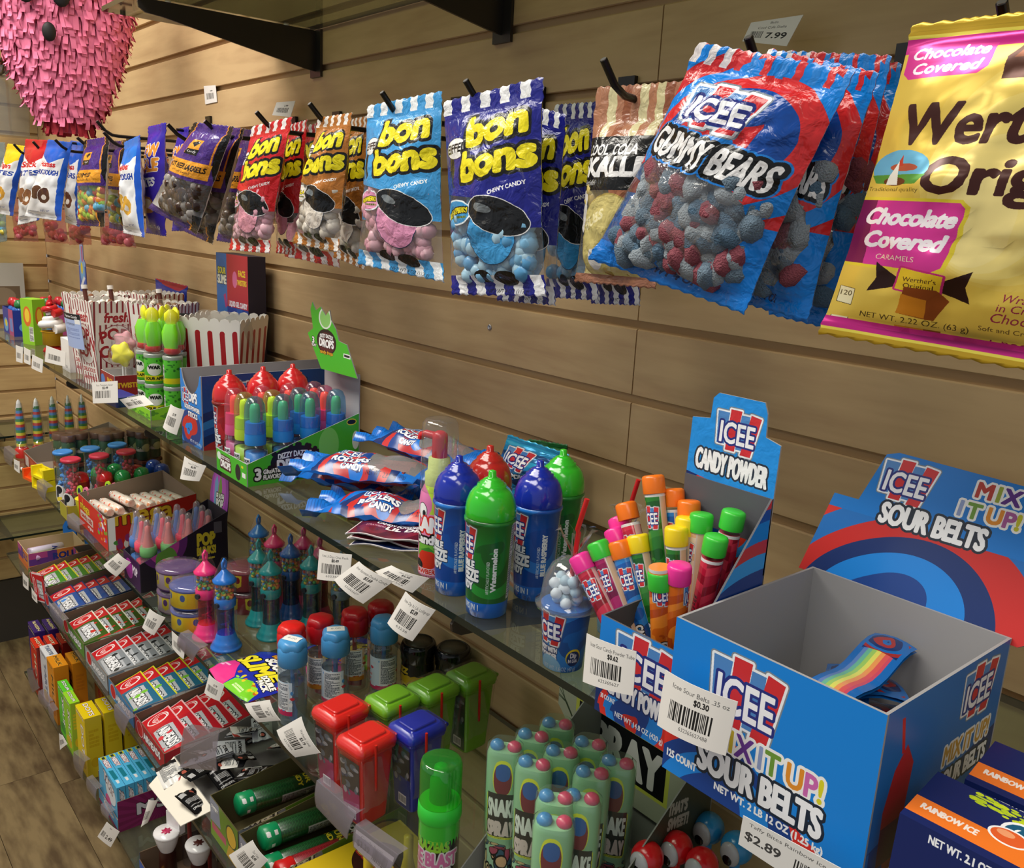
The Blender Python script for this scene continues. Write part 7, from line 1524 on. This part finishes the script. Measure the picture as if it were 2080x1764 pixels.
# clear tag holders
def holder(q, y, label, txt=None):
    C = [Y(*p_, y) for p_ in q]; org = sum(C, Vector())/4; C = [p_-org for p_ in C]
    t = thing('tag_holder', label, 'tag holder', org, 0, 'clear tag holders on the shelf edges'); n_ = Vector((0, -1, 0))
    mb = MB(); P = [[C[3]*(1-u)+C[2]*u+(C[0]*(1-u)+C[1]*u-C[3]*(1-u)-C[2]*u)*v+n_*(.0022*math.sin(v*math.pi)) for u in (0, .5, 1)] for v in (0, .25, .5, .75, 1)]
    mb.grid(P, 0, True); mb.grid([[p_-n_*.0012 for p_ in reversed(r)] for r in P], 0, True); 
    e = [C[0], C[1]]; mb.grid([[q_+Vector((0, 0, 0)) for q_ in e], [q_+Vector((0, .012, .002)) for q_ in e]], 0, False); mb.part('clip', clear('d8d4de', .12, 1.45, .28, .05), t)
    if txt:
        c = Cv(60, 26, 'e9e7e2', 5); c.text(txt, 14, 6, 9, '555555', bold=.3, w=20); c.bars(30, 4, 24, 14, 4); c.text('Candy Item', 26, 19, 4, '888888', w=34)
        mb = MB(); mb.face([C[3]*.9+C[0]*.06, C[2]*.9+C[1]*.06, C[1]*.82+C[2]*.1, C[0]*.82+C[3]*.1]); mb.part('paper', pmat(c, .6), t, loc=(0, -.0005, 0))
holder([(643, 1586), (722, 1655), (704, 1706), (642, 1640)], -.268, 'large clear empty tag holder below the nearest red bin candy')
holder([(722, 1676), (808, 1738), (788, 1790), (718, 1722)], -.268, 'clear tag holder with a white paper at the bottom edge', '$3.39')
holder([(366, 1286), (406, 1318), (392, 1345), (360, 1312)], -.264, 'small clear tag holder left of the sour slime pouch')
holder([(75, 976), (96, 992), (92, 1020), (78, 1004)], -.268, 'clear tag holder at the left end of the second shelf'); holder([(136, 1046), (160, 1068), (168, 1090), (140, 1072)], -.27, 'clear tag holder under the red roll carton')
holder([(8, 908), (28, 925), (24, 950), (10, 938)], -.268, 'leftmost clear tag holder of the second shelf')
ptag([(28, 932), (40, 938), (40, 962), (29, 953)], -.268, '', '', '', 'small white tag at the far left of the second shelf', 47, .001)
# ------------------------------------------------------------ third shelf: open trays
z3 = SH[2]
M_kin = mat('6e5c4c', .85)
def bar_print(base, edge, alt, name):
    c = Cv(145, 38, base, 4); rn = random.Random(len(name))
    c.poly([(0, 0), (42, 0), (50, 38), (0, 38)], 'c8202a'); c.ell(22, 19, 12, 12, 'c8202a', ol='f4e8e8', ow=1.6); c.ell(24, 21, 8, 8, 'c8202a', ol='f4e8e8', ow=1.2); c.text('bar', 25, 14, 8, 'f4e8e8', w=10)
    c.poly([(52, 6), (120, 4), (124, 28), (56, 30)], 'b8bcc2'); c.text('EXTREMES' if 0 else 'AIRHEADS', 88, 11, 13, 'eceef2', '30343a', 1.4, .9, w=62, sk=-.1)
    for i in range(10): c.ell(rn.uniform(60, 140), rn.uniform(0, 38), rn.uniform(2, 6), rn.uniform(2, 5), alt) if i < 4 else None
    c.rect(0, 0, 145, 1.6, edge); c.rect(0, 36.4, 145, 38, edge); c.rect(138, 0, 145, 38, alt); c.rect(0, 0, 3, 38, edge); return pmat(c, .25)
def bars(x0, x1, base, edge, alt, col, nm, desc, n=7, hfr=.042, stand=False):
    c = Cv(150, 40, col, 4); c.ell(26, 20, 16, 16, 'c8202a', ol='f0e0e0', ow=1.5); c.text('AIRHEADS', 88, 12, 16, 'f0f0f2', '30343a', 1.4, 1, w=84, rot=.05)
    Pf = pmat(c, .4); Ps = pmat(Cv(200, 40, col, 3).lines(30, 8, 140, 22, 'e8e8e4', 4, 3), .4)
    T = tray('bar_tray', 'open %s cardboard tray of %s' % (nm, desc), x0, x1, -.248, -.03, z3, .042, Pf, Ps, M_kin, hf=.034, slope=True, hb=.062)
    pm = bar_print(base, edge, alt, nm); first = None
    on = ('nearest the front', 'second from the front', 'third from the front', 'fourth from the front', 'fifth from the front', 'sixth from the front', 'rearmost')
    for i in range(n):
        y = -.216+i*.0260; loc = ((x0+x1)/2+.001*math.sin(i*2), y, z3+.025+.0024*i); l = '%s wrapped candy bar in the %s tray, %s' % (nm, nm, on[i])
        rot = (.36+.06*math.sin(i*1.7), .05*math.sin(i*3), .02*math.sin(i*2.3))
        if first is None:
            t = thing('candy_bar', l, 'candy bar', loc, rot=rot, group='candy bars in the %s tray' % nm); W, H = min(.140, x1-x0-.012), .056; mb = MB()
            P = [[(-W/2+W*a/16, -H/2+H*b/6, .0028*math.sin(math.pi*a/16)**.4*math.sin(math.pi*b/6)+.0008*math.sin(a*1.9+b)) for a in range(17)] for b in range(7)]
            mb.grid(P, 0); mb.grid([[(x, y_, -abs(z)-.0006) for x, y_, z in reversed(r)] for r in P], 0)
            mb.grid([[P[0][a], (P[0][a][0], P[0][a][1], -abs(P[0][a][2])-.0006)] for a in range(17)], 0); mb.part('wrapper', pm, t); first = t
        else: dup(first, loc, rot=rot, label=l)
bars(-1.722, -1.574, '3f8a2c', 'e0d82c', '7ac03a', '4a7a3a', 'green and yellow', 'green and yellow wrapped bars', 7)
bars(-1.568, -1.412, '1f4f9c', '14306c', '4a8ad8', '22406c', 'blue', 'dark blue wrapped bars')
bars(-1.404, -1.230, '3a5a1c', 'e8e8d8', 'c8302c', '5a8a34', 'olive green', 'dark green watermelon bars')
bars(-1.222, -1.070, '8a9096', 'd8dade', '2c3034', '9aa0a4', 'silver', 'silver and black wrapped bars')
bars(-1.060, -.912, '2a6a8c', 'd8d82c', '7ac03a', '3f84b8', 'teal and lime', 'teal wrapped bars with lime stars')
bars(-.904, -.752, 'b81e2c', 'e8b8bc', 'd83a4a', 'a81c2a', 'red', 'bright red wrapped bars')
# a loose bar standing at the tray front
mb = MB(); mb.box(-.017, .017, -.002, .002, 0, .075); o = mb.part('candy_bar', bar_print('c8202a', 'f0e0e0', 'c8202a', 'lone')); o.location = (-1.575, -.2515, z3+.0); o.rotation_euler = (.1, 0, .5); tag(o, 'red ended candy bar standing on edge between the first two trays', 'candy bar')
# two trays of paper rolls
def rolltray(x0, x1, y0, y1, nm, inn, cols, n):
    c = Cv(120, 46, '6a3a8c', 4); c.rect(0, 0, 120, 14, 'd8703a'); c.rect(60, 14, 120, 46, 'e0863a'); c.text('ROLLS', 80, 22, 16, '2a3a8c', bold=1.2, w=56); c.rect(0, 30, 40, 46, 'b84a8c')
    tray('roll_tray', nm+' purple and orange open tray of chewy rolls', x0, x1, y0, y1, z3, .048, pmat(c, .4), pmat(c, .4), mat(inn, .8))
    for i in range(n):
        t = thing('chewy_roll', 'wrapped chewy roll in the %s tray, %s' % (nm, ('first', 'second', 'third', 'fourth', 'fifth')[i]+' from the left'), 'candy', (x0+.024+i*(x1-x0-.045)/max(n-1, 1), (y0+y1)/2-.01, z3+.022+.008*(i % 2)), rot=(math.pi/2-.10, 0, .35), group='chewy rolls in the %s tray' % nm)
        mb = MB(); mb.lathe([(.006, -.045), (.010, -.043), (.010, .043), (.006, .045)], 12, 0); c = Cv(62, 86, cols[i % len(cols)], 3); c.text('CHEW', 31, 20, 14, '2a3a9c', bold=.9, w=46, rot=math.pi/2*.0); c.rect(0, 0, 62, 14, 'e8dce4'); mb.part('roll', pmat(c, .35, key='chew'+cols[i % len(cols)]), t)
rolltray(-1.895, -1.78, -.236, -.100, 'left', 'cdb48c', ('c8a0c8', 'd8d0e8', 'c0d070'), 4)
rolltray(-1.776, -1.728, -.13, -.035, 'right', '7a6a5a', ('6a5a9c', '8a7ab0'), 3)
for i, (x, y) in enumerate(((-1.93, -.10), (-1.90, -.055), (-1.86, -.05))):
    t = thing('ring_card', 'bright blue cut out plastic piece standing behind the roll trays, %s' % ('left', 'middle', 'right')[i], 'toy', (x, y, z3), .6, 'blue pieces behind the roll trays')
    mb = MB(); mb.prism([(-.02, 0), (.02, 0), (.022, .05), (.012, .066), (0, .07), (-.012, .066), (-.022, .05)], -.002, .002, 0, 'y'); mb.part('plate', mat('1f78d8', .35), t)
    mb = MB(); mb.lathe([(.006, -.0025), (.006, .0025)], 12, 0, Matrix.Translation((0, 0, .05)) @ Matrix.Rotation(math.pi/2, 4, 'X')); mb.part('hole', mat('123a5c', .6), t)
# white box of small black packets
T = tray('white_carton', 'torn white carton overflowing with small black and silver packets', -.742, -.572, -.235, -.035, z3, .055, M_whitec, M_whitec, mat('8c8a86', .8), hf=.03, slope=True, hb=.075)
for pts in (((-.085, -.1, .03), (.085, -.1, .03), (.070, -.145, .012), (-.06, -.15, .010)),):
    mb = MB(); A = [Vector(p) for p in pts]; mb.face(A); mb.face([p-Vector((0, 0, .0012)) for p in reversed(A)]); mb.part('front_flap', mat('e8e2d2', .6), T)
c = Cv(60, 90, '141416', 4); c.text('WARNING', 30, 70, 7, 'c8c8c8', w=44, bold=.4); c.lines(8, 30, 44, 34, '9a9a9a', 8, 2); c.ell(14, 12, 7, 7, 'b05a4a'); c.rect(36, 6, 54, 22, 'b8b8b8'); Pk1 = pmat(c, .2)
c = Cv(60, 90, 'aeb2b6', 4); c.text('ATOMIC', 30, 70, 9, '16161a', bold=.9, w=48); c.lines(8, 34, 44, 30, '404448', 7, 3); c.ell(30, 16, 10, 9, '1a1a1c'); c.ell(30, 16, 6, 5, 'c86a5a'); Pk2 = pmat(c, .25)
c = Cv(60, 90, 'dcdad4', 4); c.lines(8, 20, 44, 56, '505458', 14, 5); c.rect(0, 74, 60, 90, '16161a'); c.poly([(40, 0), (60, 0), (60, 20)], 'b03a34'); Pk3 = pmat(c, .3)
rn = random.Random(11)
wd = ('at the front lip', 'on the left side', 'in the front middle', 'on the right side', 'left of the middle', 'in the middle', 'right of the middle', 'near the left wall', 'near the rear left', 'in the rear middle', 'near the rear right', 'against the right wall', 'on top of the front ones', 'at the rear lip', 'sliding out at the front left', 'sliding out at the front right', 'on top in the middle', 'on top at the rear', 'under the top ones', 'at the rear corner')
for i in range(20):
    x = -.657+rn.uniform(-.06, .06); y = -.225+.0098*i+rn.uniform(-.008, .008); zz = z3+.026+rn.uniform(0, .02)+.0012*i
    if i >= 14: x = -.657+(-.05, .045, -.02, .03, 0, .05)[i-14]; y = (-.255, -.25, -.19, -.09, -.15, -.06)[i-14]; zz = z3+(.025, .028, .055, .06, .045, .05)[i-14]
    nm = ('black', 'silver', 'white and black')[i % 3]
    t = thing('candy_packet', 'small %s packet in the torn white carton, %s' % (nm, wd[i]), 'packet', (x, y, zz), rot=(rn.uniform(-.5, .5), rn.uniform(-.4, .4), rn.uniform(-1.5, 1.5)), group='packets in the torn white carton')
    W, H = .034, .052; mb = MB(); P = [[(-W/2+W*a/8, -H/2+H*b/10, .004*math.sin(math.pi*a/8)*math.sin(math.pi*b/10)**.6+.0012*math.sin(a*2.1+i)) for a in range(9)] for b in range(11)]
    mb.grid(P, 0); mb.grid([[(x_, y_, -abs(z)-.0007) for x_, y_, z in reversed(r)] for r in P], 0); mb.part('packet', (Pk1, Pk2, Pk3)[i % 3], t)
holder([(373, 1480), (444, 1490), (440, 1567), (366, 1560)], -.285, 'clear tag holder standing over the torn white carton')
# green boxes of big tubes
def tubebox(x0, x1, label, yel=False, h=.088):
    c = Cv(105, 88, '6a8a2c' if not yel else 'd8b820', 4)
    if not yel: c.rect(0, 0, 105, 30, '7a9a34'); c.poly([(0, 88), (34, 88), (40, 40), (0, 34)], '8a8fa0'); c.text('SWEET', 18, 66, 8, 'f0f0f0', '30343a', 1, .6, w=26); c.rect(6, 18, 60, 34, 'b85a6a'); c.ell(80, 54, 20, 24, '3a4a2a'); c.ell(80, 54, 17, 21, 'd8b03a'); c.poly([(60, 0), (105, 0), (100, 34), (70, 30)], 'c8a03a')
    else: c.ell(50, 60, 38, 24, '3a1a16'); c.text('BIGGO', 50, 52, 18, 'f0d82c', 'b82a2a', 2, 1.4, w=58); c.poly([(10, 0), (60, 0), (50, 30)], 'e8982c')
    tray('tube_carton', label, x0, x1, -.244, -.03, z3, h, pmat(c, .4), pmat(c, .4), mat('5e5632', .8), hf=h*.75, slope=True, hb=h)
tubebox(-.560, -.458, 'yellow green carton holding a green and a red candy tube, left of the pair')
tubebox(-.452, -.345, 'yellow green carton holding two green tubes and a red one, right of the pair')
def btube(label, loc, rot, col, dk, capc, r=.0165, L=.14):
    c = Cv(90, 200, dk, 4); 
    for i in range(44):
        for j in range(6): c.rect(2+j*15+(i % 2)*7, 4+i*3.1, 2+j*15+(i % 2)*7+12, 5+i*3.1, col)
    c.rect(20, 90, 62, 190, dk); c.text('BANDIT', 41, 150, 13, 'f0f0f0', '101010', 1.2, .9, w=40, rot=0); c.text('SWEET', 41, 168, 10, 'f0f0f0', '101010', 1.2, .9, w=34); c.text('SOUR', 41, 118, 12, 'd8c82c', '1a2a1a', 1, .7, w=34); c.text('CANDY', 41, 100, 11, 'd8c82c', '1a2a1a', 1, .7, w=38); c.rect(64, 60, 88, 140, 'a8b0a8'); c.lines(66, 62, 20, 76, '303a34', 24, 3)
    t = thing('candy_tube', label, 'tube', loc, rot=rot); mb = MB(); mb.lathe([(r*.9, 0), (r, .002), (r, L), (r*.9, L+.001)], 20, 0); mb.part('tube', pmat(c, .3, coat=.3, key='bt'+col), t)
    c = Cv(90, 30, capc, 4); rn = random.Random(3)
    for i in range(9): x = rn.uniform(4, 82); y = rn.uniform(4, 22); c.rect(x, y, x+6, y+6, 'e8e8e4', 1)
    mb = MB(); mb.lathe([(0, -.024), (r*.8, -.024), (r*1.04, -.021), (r*1.04, 0), (r, .001)], 20, 0); mb.part('cap', pmat(c, .3, key='btc'+capc), t)
ry = -math.pi/2+.10
G_, GD, GC = '2a6a34', '14401e', '14945a'
btube('big green candy tube in the left carton, cap at the front', (-.532, -.190, z3+.050), (-math.pi/2-.04, 0, -.04), G_, GD, GC)
btube('big red candy tube lying low in the left carton', (-.480, -.185, z3+.030), (-math.pi/2-.03, 0, .16), 'b83038', '8a1c24', 'c82028')
btube('green candy tube at the left of the right carton', (-.430, -.198, z3+.060), (-math.pi/2-.02, 0, -.03), G_, GD, GC)
btube('green candy tube in the middle of the right carton, in front of the left one', (-.400, -.207, z3+.034), (-math.pi/2-.02, 0, -.06), G_, GD, GC)
btube('red candy tube at the right of the right carton', (-.367, -.204, z3+.046), (-math.pi/2-.02, 0, -.05), 'a82430', '7c1820', 'd82020')
c = Cv(120, 200, 'd8b820', 4); c.ell(60, 130, 46, 36, '3a1a16'); c.text('BIGGO', 60, 118, 24, 'f0d82c', 'b82a2a', 2.4, 1.8, w=76); c.rect(0, 0, 120, 24, '2a6a34'); c.ell(60, 50, 30, 18, 'c86a1c')
mb = MB(); mb.box(-.335, -.215, -.25, -.05, z3+.0003, z3+.075, 0, [1, 1, 1, 1, 0, 1]); o = mb.part('yellow_box', [pmat(c, .35), mat('d8b820', .4)]); tag(o, 'yellow printed candy box at the bottom edge, right of the green cartons', 'box')
for i, (x, y) in enumerate(((-.175, -.20), (-.165, -.15))):
    t = thing('nozzle_bottle', 'yellow topped bottle on the third shelf seen below the red bin candies, '+('front', 'rear')[i]+' one', 'bottle', (x, y, z3), 0); mb = MB(); mb.lathe([(.014, 0), (.015, .002), (.015, .09), (.009, .1)], 16, 0); mb.part('bottle', mat('d8862c', .35), t); mb = MB(); mb.lathe([(.010, .1), (.010, .15), (.006, .17), (.006, .2), (0, .201)], 14, 0); mb.part('nozzle', mat('e8c41c', .35), t)
# price tags of the third shelf
ptag([(513, 1707), (545, 1748), (505, 1790), (465, 1738)], -.262, 'Dum Tubes', '', '$2.49', 'white price tag below the right green tube carton', 51, .002)
for i, (q, l) in enumerate((([(46, 1162), (58, 1176), (58, 1200), (47, 1190)], 'leftmost white tag of the third shelf'), ([(64, 1194), (75, 1210), (76, 1226), (65, 1214)], 'white tag under the green and yellow bar tray'))): ptag(q, -.262, '', '', '', l, 52+i, .001)
holder([(100, 1228), (128, 1262), (132, 1290), (108, 1262)], -.266, 'clear tag holder under the blue bar tray'); holder([(232, 1432), (262, 1462), (252, 1496), (236, 1470)], -.266, 'clear tag holder below the teal bar tray')

# ------------------------------------------------------------ lowest shelf: upright cartons
z4 = SH[3]
def carton(label, x, y, w, d, h, col, txt, tc='f4f4f4', alt=None, side=None, group=None, rz=0, ol='202020', topt=None):
    alt = alt or col
    c = Cv(w*1000, h*1000, col, 4); W, H = w*1000, h*1000; c.text(txt, W/2, H*.5, min(W*.55, 20), tc, ol, 1.2, .8, rot=-math.pi/2, w=H*.6); c.ell(W/2, H*.18, W*.36, H*.10, alt)
    s_ = Cv(d*1000, h*1000, side or col, 4); s_.lines(d*200, h*500, d*600, h*300, alt, 5, 3); s_.ell(d*500, h*250, d*260, h*80, alt)
    tp_ = Cv(w*1000, d*1000, col, 5); tp_.text(topt or txt, W/2, d*420, min(W*.3, d*330), tc, ol, .8, .4, rot=-.0, w=W*.8) if d > w else tp_.text(topt or txt, W/2, d*380, d*300, tc, ol, .8, .4, w=W*.8)
    mb = MB(); mb.box(-w/2, w/2, -d/2, d/2, .0002, h, 0, [0, 1, 0, 1, 2, 2]); key = (label[:0], col, txt, w, d, h)
    if key not in tp: tp[key] = [pmat(c, .35), pmat(s_, .35), pmat(tp_, .35)]
    t = thing('theater_box', label, 'box', (x, y, z4), rz, group); mb.part('carton', tp[key], t)
    e = .0006; mb = MB(); mb.box(-w/2+.003, w/2-.003, -d/2-e, -d/2, h-.016, h-.001); mb.part('tuck_flap', tp[key][2], t)
g = 'upright candy cartons on the lowest shelf'
carton('purple candy carton at the far left, front one', -1.805, -.225, .078, .024, .142, '3c2270', 'RAISIN', 'e8d8a0', group=g); carton('purple candy carton behind the front purple one', -1.800, -.193, .078, .024, .142, '3c2270', 'RAISIN', 'e8d8a0', group=g)
for i, y in enumerate((-.243, -.214, -.185, -.158)): carton('red candy carton, %s' % ('front one beside the white carton', 'second from the front', 'third from the front, darker', 'rearmost of four')[i], -1.708+.004*i, y, .066, .021, .142, 'd8301c' if i < 2 else 'b0281c', 'HOT', 'f4e8c0', 'a01c14', '7c1c18', group=g)
carton('white candy carton between the red and orange ones', -1.635, -.234, .068, .026, .148, 'dfe2e6', 'TARTS', '8a98b0', 'e8c83a', group=g)
carton('orange candy carton, front one with brown lettering', -1.560, -.232, .068, .032, .152, 'e0901c', 'MILK', '4a2010', 'c8741c', 'd8841c', group=g, ol='f0c04a'); carton('orange candy carton behind the front orange one', -1.560, -.192, .068, .030, .150, 'e0901c', 'MILK', '4a2010', 'c8741c', 'd8841c', group=g, ol='f0c04a'); carton('small dark orange carton at the rear with a heart', -1.52, -.13, .06, .05, .10, 'c06a1c', 'HEART', 'c82424', group=g)
carton('bright green candy carton, left of two', -1.468, -.238, .062, .020, .130, '5ccc2c', 'SOUR', 'f4f4f4', '3a9a3c', '6ac03a', group=g); carton('lime green candy carton with yellow lower end, right of two', -1.400, -.242, .062, .020, .135, '9ad82c', 'SOUR', 'f0f0e0', 'e8c82c', 'a8c83a', group=g)
for i, y in enumerate((-.232, -.192, -.152, -.112)): carton('yellow candy carton with white and brown lettering, %s of four' % ('front one', 'second', 'third', 'rearmost')[i], -1.300, y, .072, .034, .148, 'e8cc14', 'DOTS', 'f4f4f0', 'c8a814', 'd8c024', group=g, ol='7a2a20')
# magenta carton of thin blue boxes
c = Cv(130, 95, '9c2a68', 4); 
Pm = Cv(130, 95, '8a2460', 4)
for k in range(24):
    a = k*math.pi/12; Pm.poly([(95, 30), (95+160*math.cos(a), 30+160*math.sin(a)), (95+160*math.cos(a+.13), 30+160*math.sin(a+.13))], '7a1c52')
Pm.text('M', 62, 36, 34, 'd8d8dc', '1a141a', 2.2, 2.4, w=34); Pm.text('S', 102, 36, 34, 'd8d8dc', '1a141a', 2.2, 2.4, w=26)
c.rect(0, 22, 130, 95, '5ab0d8'); c.ell(70, 60, 34, 22, 'd8e0e4'); c.text('TART', 66, 66, 16, 'e8e8ec', '5a1a2a', 2, 1.4, w=60, rot=-.2)
tray('thin_box_carton', 'magenta carton lettered with a big silver M, full of thin blue boxes', -1.180, -1.050, -.250, -.135, z4, .07, pmat(c, .4), pmat(Pm, .4), M_kraft, hf=.03)
c = Cv(126, 18, '54b4e0', 6)
for i in range(30): c.rect(rn.uniform(0, 120), rn.uniform(0, 18), rn.uniform(0, 120), rn.uniform(0, 18), '48a4d4') if 0 else None
c.text('NERDY', 32, 5, 9, 'eceef0', '8a2c3a', 1.2, .5, w=34); c.poly([(58, 4), (96, 5), (94, 14), (60, 13)], '1c7a8c'); c.poly([(98, 6), (112, 7), (110, 12), (99, 12)], 'e0e4e6'); c.rect(1, 3, 12, 15, 'c8c82c'); c.rect(2, 6, 11, 12, '2a3a3a'); Ptop = pmat(c, .3)
c = Cv(126, 95, '54b4e0', 4); c.ell(80, 60, 34, 24, 'e0e8ec', ol='3a8ab0', ow=2); c.ell(60, 30, 20, 14, 'c84a8c'); c.text('TART', 66, 66, 18, 'e8e8ec', '5a1a2a', 2, 1.6, w=64, rot=-.2); Pfr = pmat(c, .35)
for i in range(6):
    t = thing('thin_box', 'thin sky blue candy box in the magenta carton, %s' % ('front one', 'second from the front', 'third from the front', 'fourth from the front', 'fifth from the front', 'rearmost')[i], 'box', (-1.115, -.2392+i*.0176, z4+.002), 0, 'thin blue boxes in the magenta carton'); mb = MB(); mb.box(-.0625, .0625, -.0083, .0083, 0, .098, 0, [1, 1, 1, 1, 0, 1]); mb.part('carton', [Ptop, Pfr], t)
# toilet candies and pops in a blue tray
tray('blue_tray', 'low blue and brown carton at the bottom with toilet shaped candies', -.900, -.765, -.255, -.05, z4, .055, mat('2a5ab0', .4), mat('2a5ab0', .4), mat('6a5440', .85), hf=.04)
for i, (u, v) in enumerate(((320, 1700), (385, 1682))):
    p = Z(u, v, z4+.115); t = thing('toilet_candy', 'white toilet shaped candy toy, %s' % ('front left one with raised tank and red splat', 'right one with a brown splat')[i], 'toy', (-.862+.065*i, -.215+.035*i, z4+.002), .3)
    mb = MB(); mb.lathe([(.016, 0), (.017, .002), (.015, .055), (.014, .066)], 18, 0); mb.part('brown_cup', mat('3a1c16', .3), t)
    mb = MB(); mb.lathe([(.013, .064), (.019, .078), (.0235, .094), (.024, .098)], 22, 0, sy=.9); mb.part('bowl', mat('eceaea', .2, 0, .5), t)
    mb = MB(); mb.lathe([(.0245, .0985), (.0255, .101), (.024, .104), (0, .1045)], 24, 0, sy=.9); mb.part('lid', mat('f0eeee', .2, 0, .5), t)
    mb = MB(); mb.lathe([(.008, .1047), (.008, .1053), (0, .1055)], 22, 0, lobes=7, la=.3); mb.part('splat', mat('c02858' if i == 0 else '5a2a24', .4), t)
    if i == 0: mb = MB(); mb.box(-.019, .019, .014, .026, .095, .132); mb.part('tank', mat('eceaea', .2), t)
    mb = MB(); mb.ball((.004, -.019, .03), .0062, 0, 12, 8); mb.part('yellow_ball', mat('f0a01c', .3), t)
for i, (x, y, col, l) in enumerate(((-.885, -.165, 'c83a34', 'red round pop in a clear tube behind the left toilet candy'), (-.872, -.115, '1f5a84', 'dark blue round pop in a clear tube near the silver M carton'), (-.825, -.150, 'c83a34', 'red round pop in a clear tube between the toilet candies'))):
    t = thing('tube_pop', l, 'candy', (x, y, z4+.002)); mb = MB(); mb.lathe([(.013, 0), (.015, .002), (.0155, .11), (.012, .13), (.005, .14), (0, .1405)], 16, 0); mb.part('clear_tube', clear('f0f0f2', .05, 1.42, .05), t); mb = MB(); mb.ball((0, 0, .112), .0125, 0, 14, 8, (1, 1, 1.3)); mb.tube([(0, 0, .01), (0, 0, .10)], .004, 8); mb.part('pop', mat(col, .25), t)
ptag([(302, 1625), (321, 1626), (300, 1672), (286, 1682)], -.262, '', '', '', 'curled white price tag beside the silver M carton', 61, .003)
ptag([(217, 1670), (243, 1690), (225, 1722), (198, 1700)], -.262, 'Item', '', '2.49', 'white price tag reading 2.49 over the floor', 62, .001, True)
for i, q in enumerate(([(54, 1360), (66, 1362), (80, 1398), (66, 1408)], [(78, 1404), (98, 1428), (96, 1444), (80, 1428)], [(97, 1430), (108, 1446), (116, 1482), (104, 1464)], [(149, 1528), (172, 1548), (168, 1586), (152, 1562)], [(176, 1580), (196, 1604), (196, 1628), (178, 1606)], [(205, 1634), (222, 1652), (222, 1670), (208, 1656)])):
    holder(q, -.262, 'clear tag holder on the lowest shelf edge, %s' % ('leftmost by the red cartons', 'below the white carton', 'below the orange carton', 'below the yellow cartons', 'below the thin blue boxes', 'rightmost, by the magenta carton')[i])
ptag([(120, 1490), (127, 1494), (137, 1512), (122, 1524)], -.268, '', '', '', 'tiny white paper tag hanging below the green cartons', 63, .001)
# a brown carton lower down
tray('kraft_carton', 'brown kraft carton at the very bottom edge of the picture', -.755, -.60, -.255, -.06, z4, .05, M_kraft, M_kraft, M_kraft)
t = thing('wand_candy', 'pale pink wand candy beside the bottom bracket', 'candy', (-.56, -.235, z4)); mb = MB(); mb.lathe([(.012, 0), (.014, .002), (.014, .1), (.02, .12), (.018, .15), (0, .156)], 16, 0); mb.part('wand', mat('c89a98', .4), t)
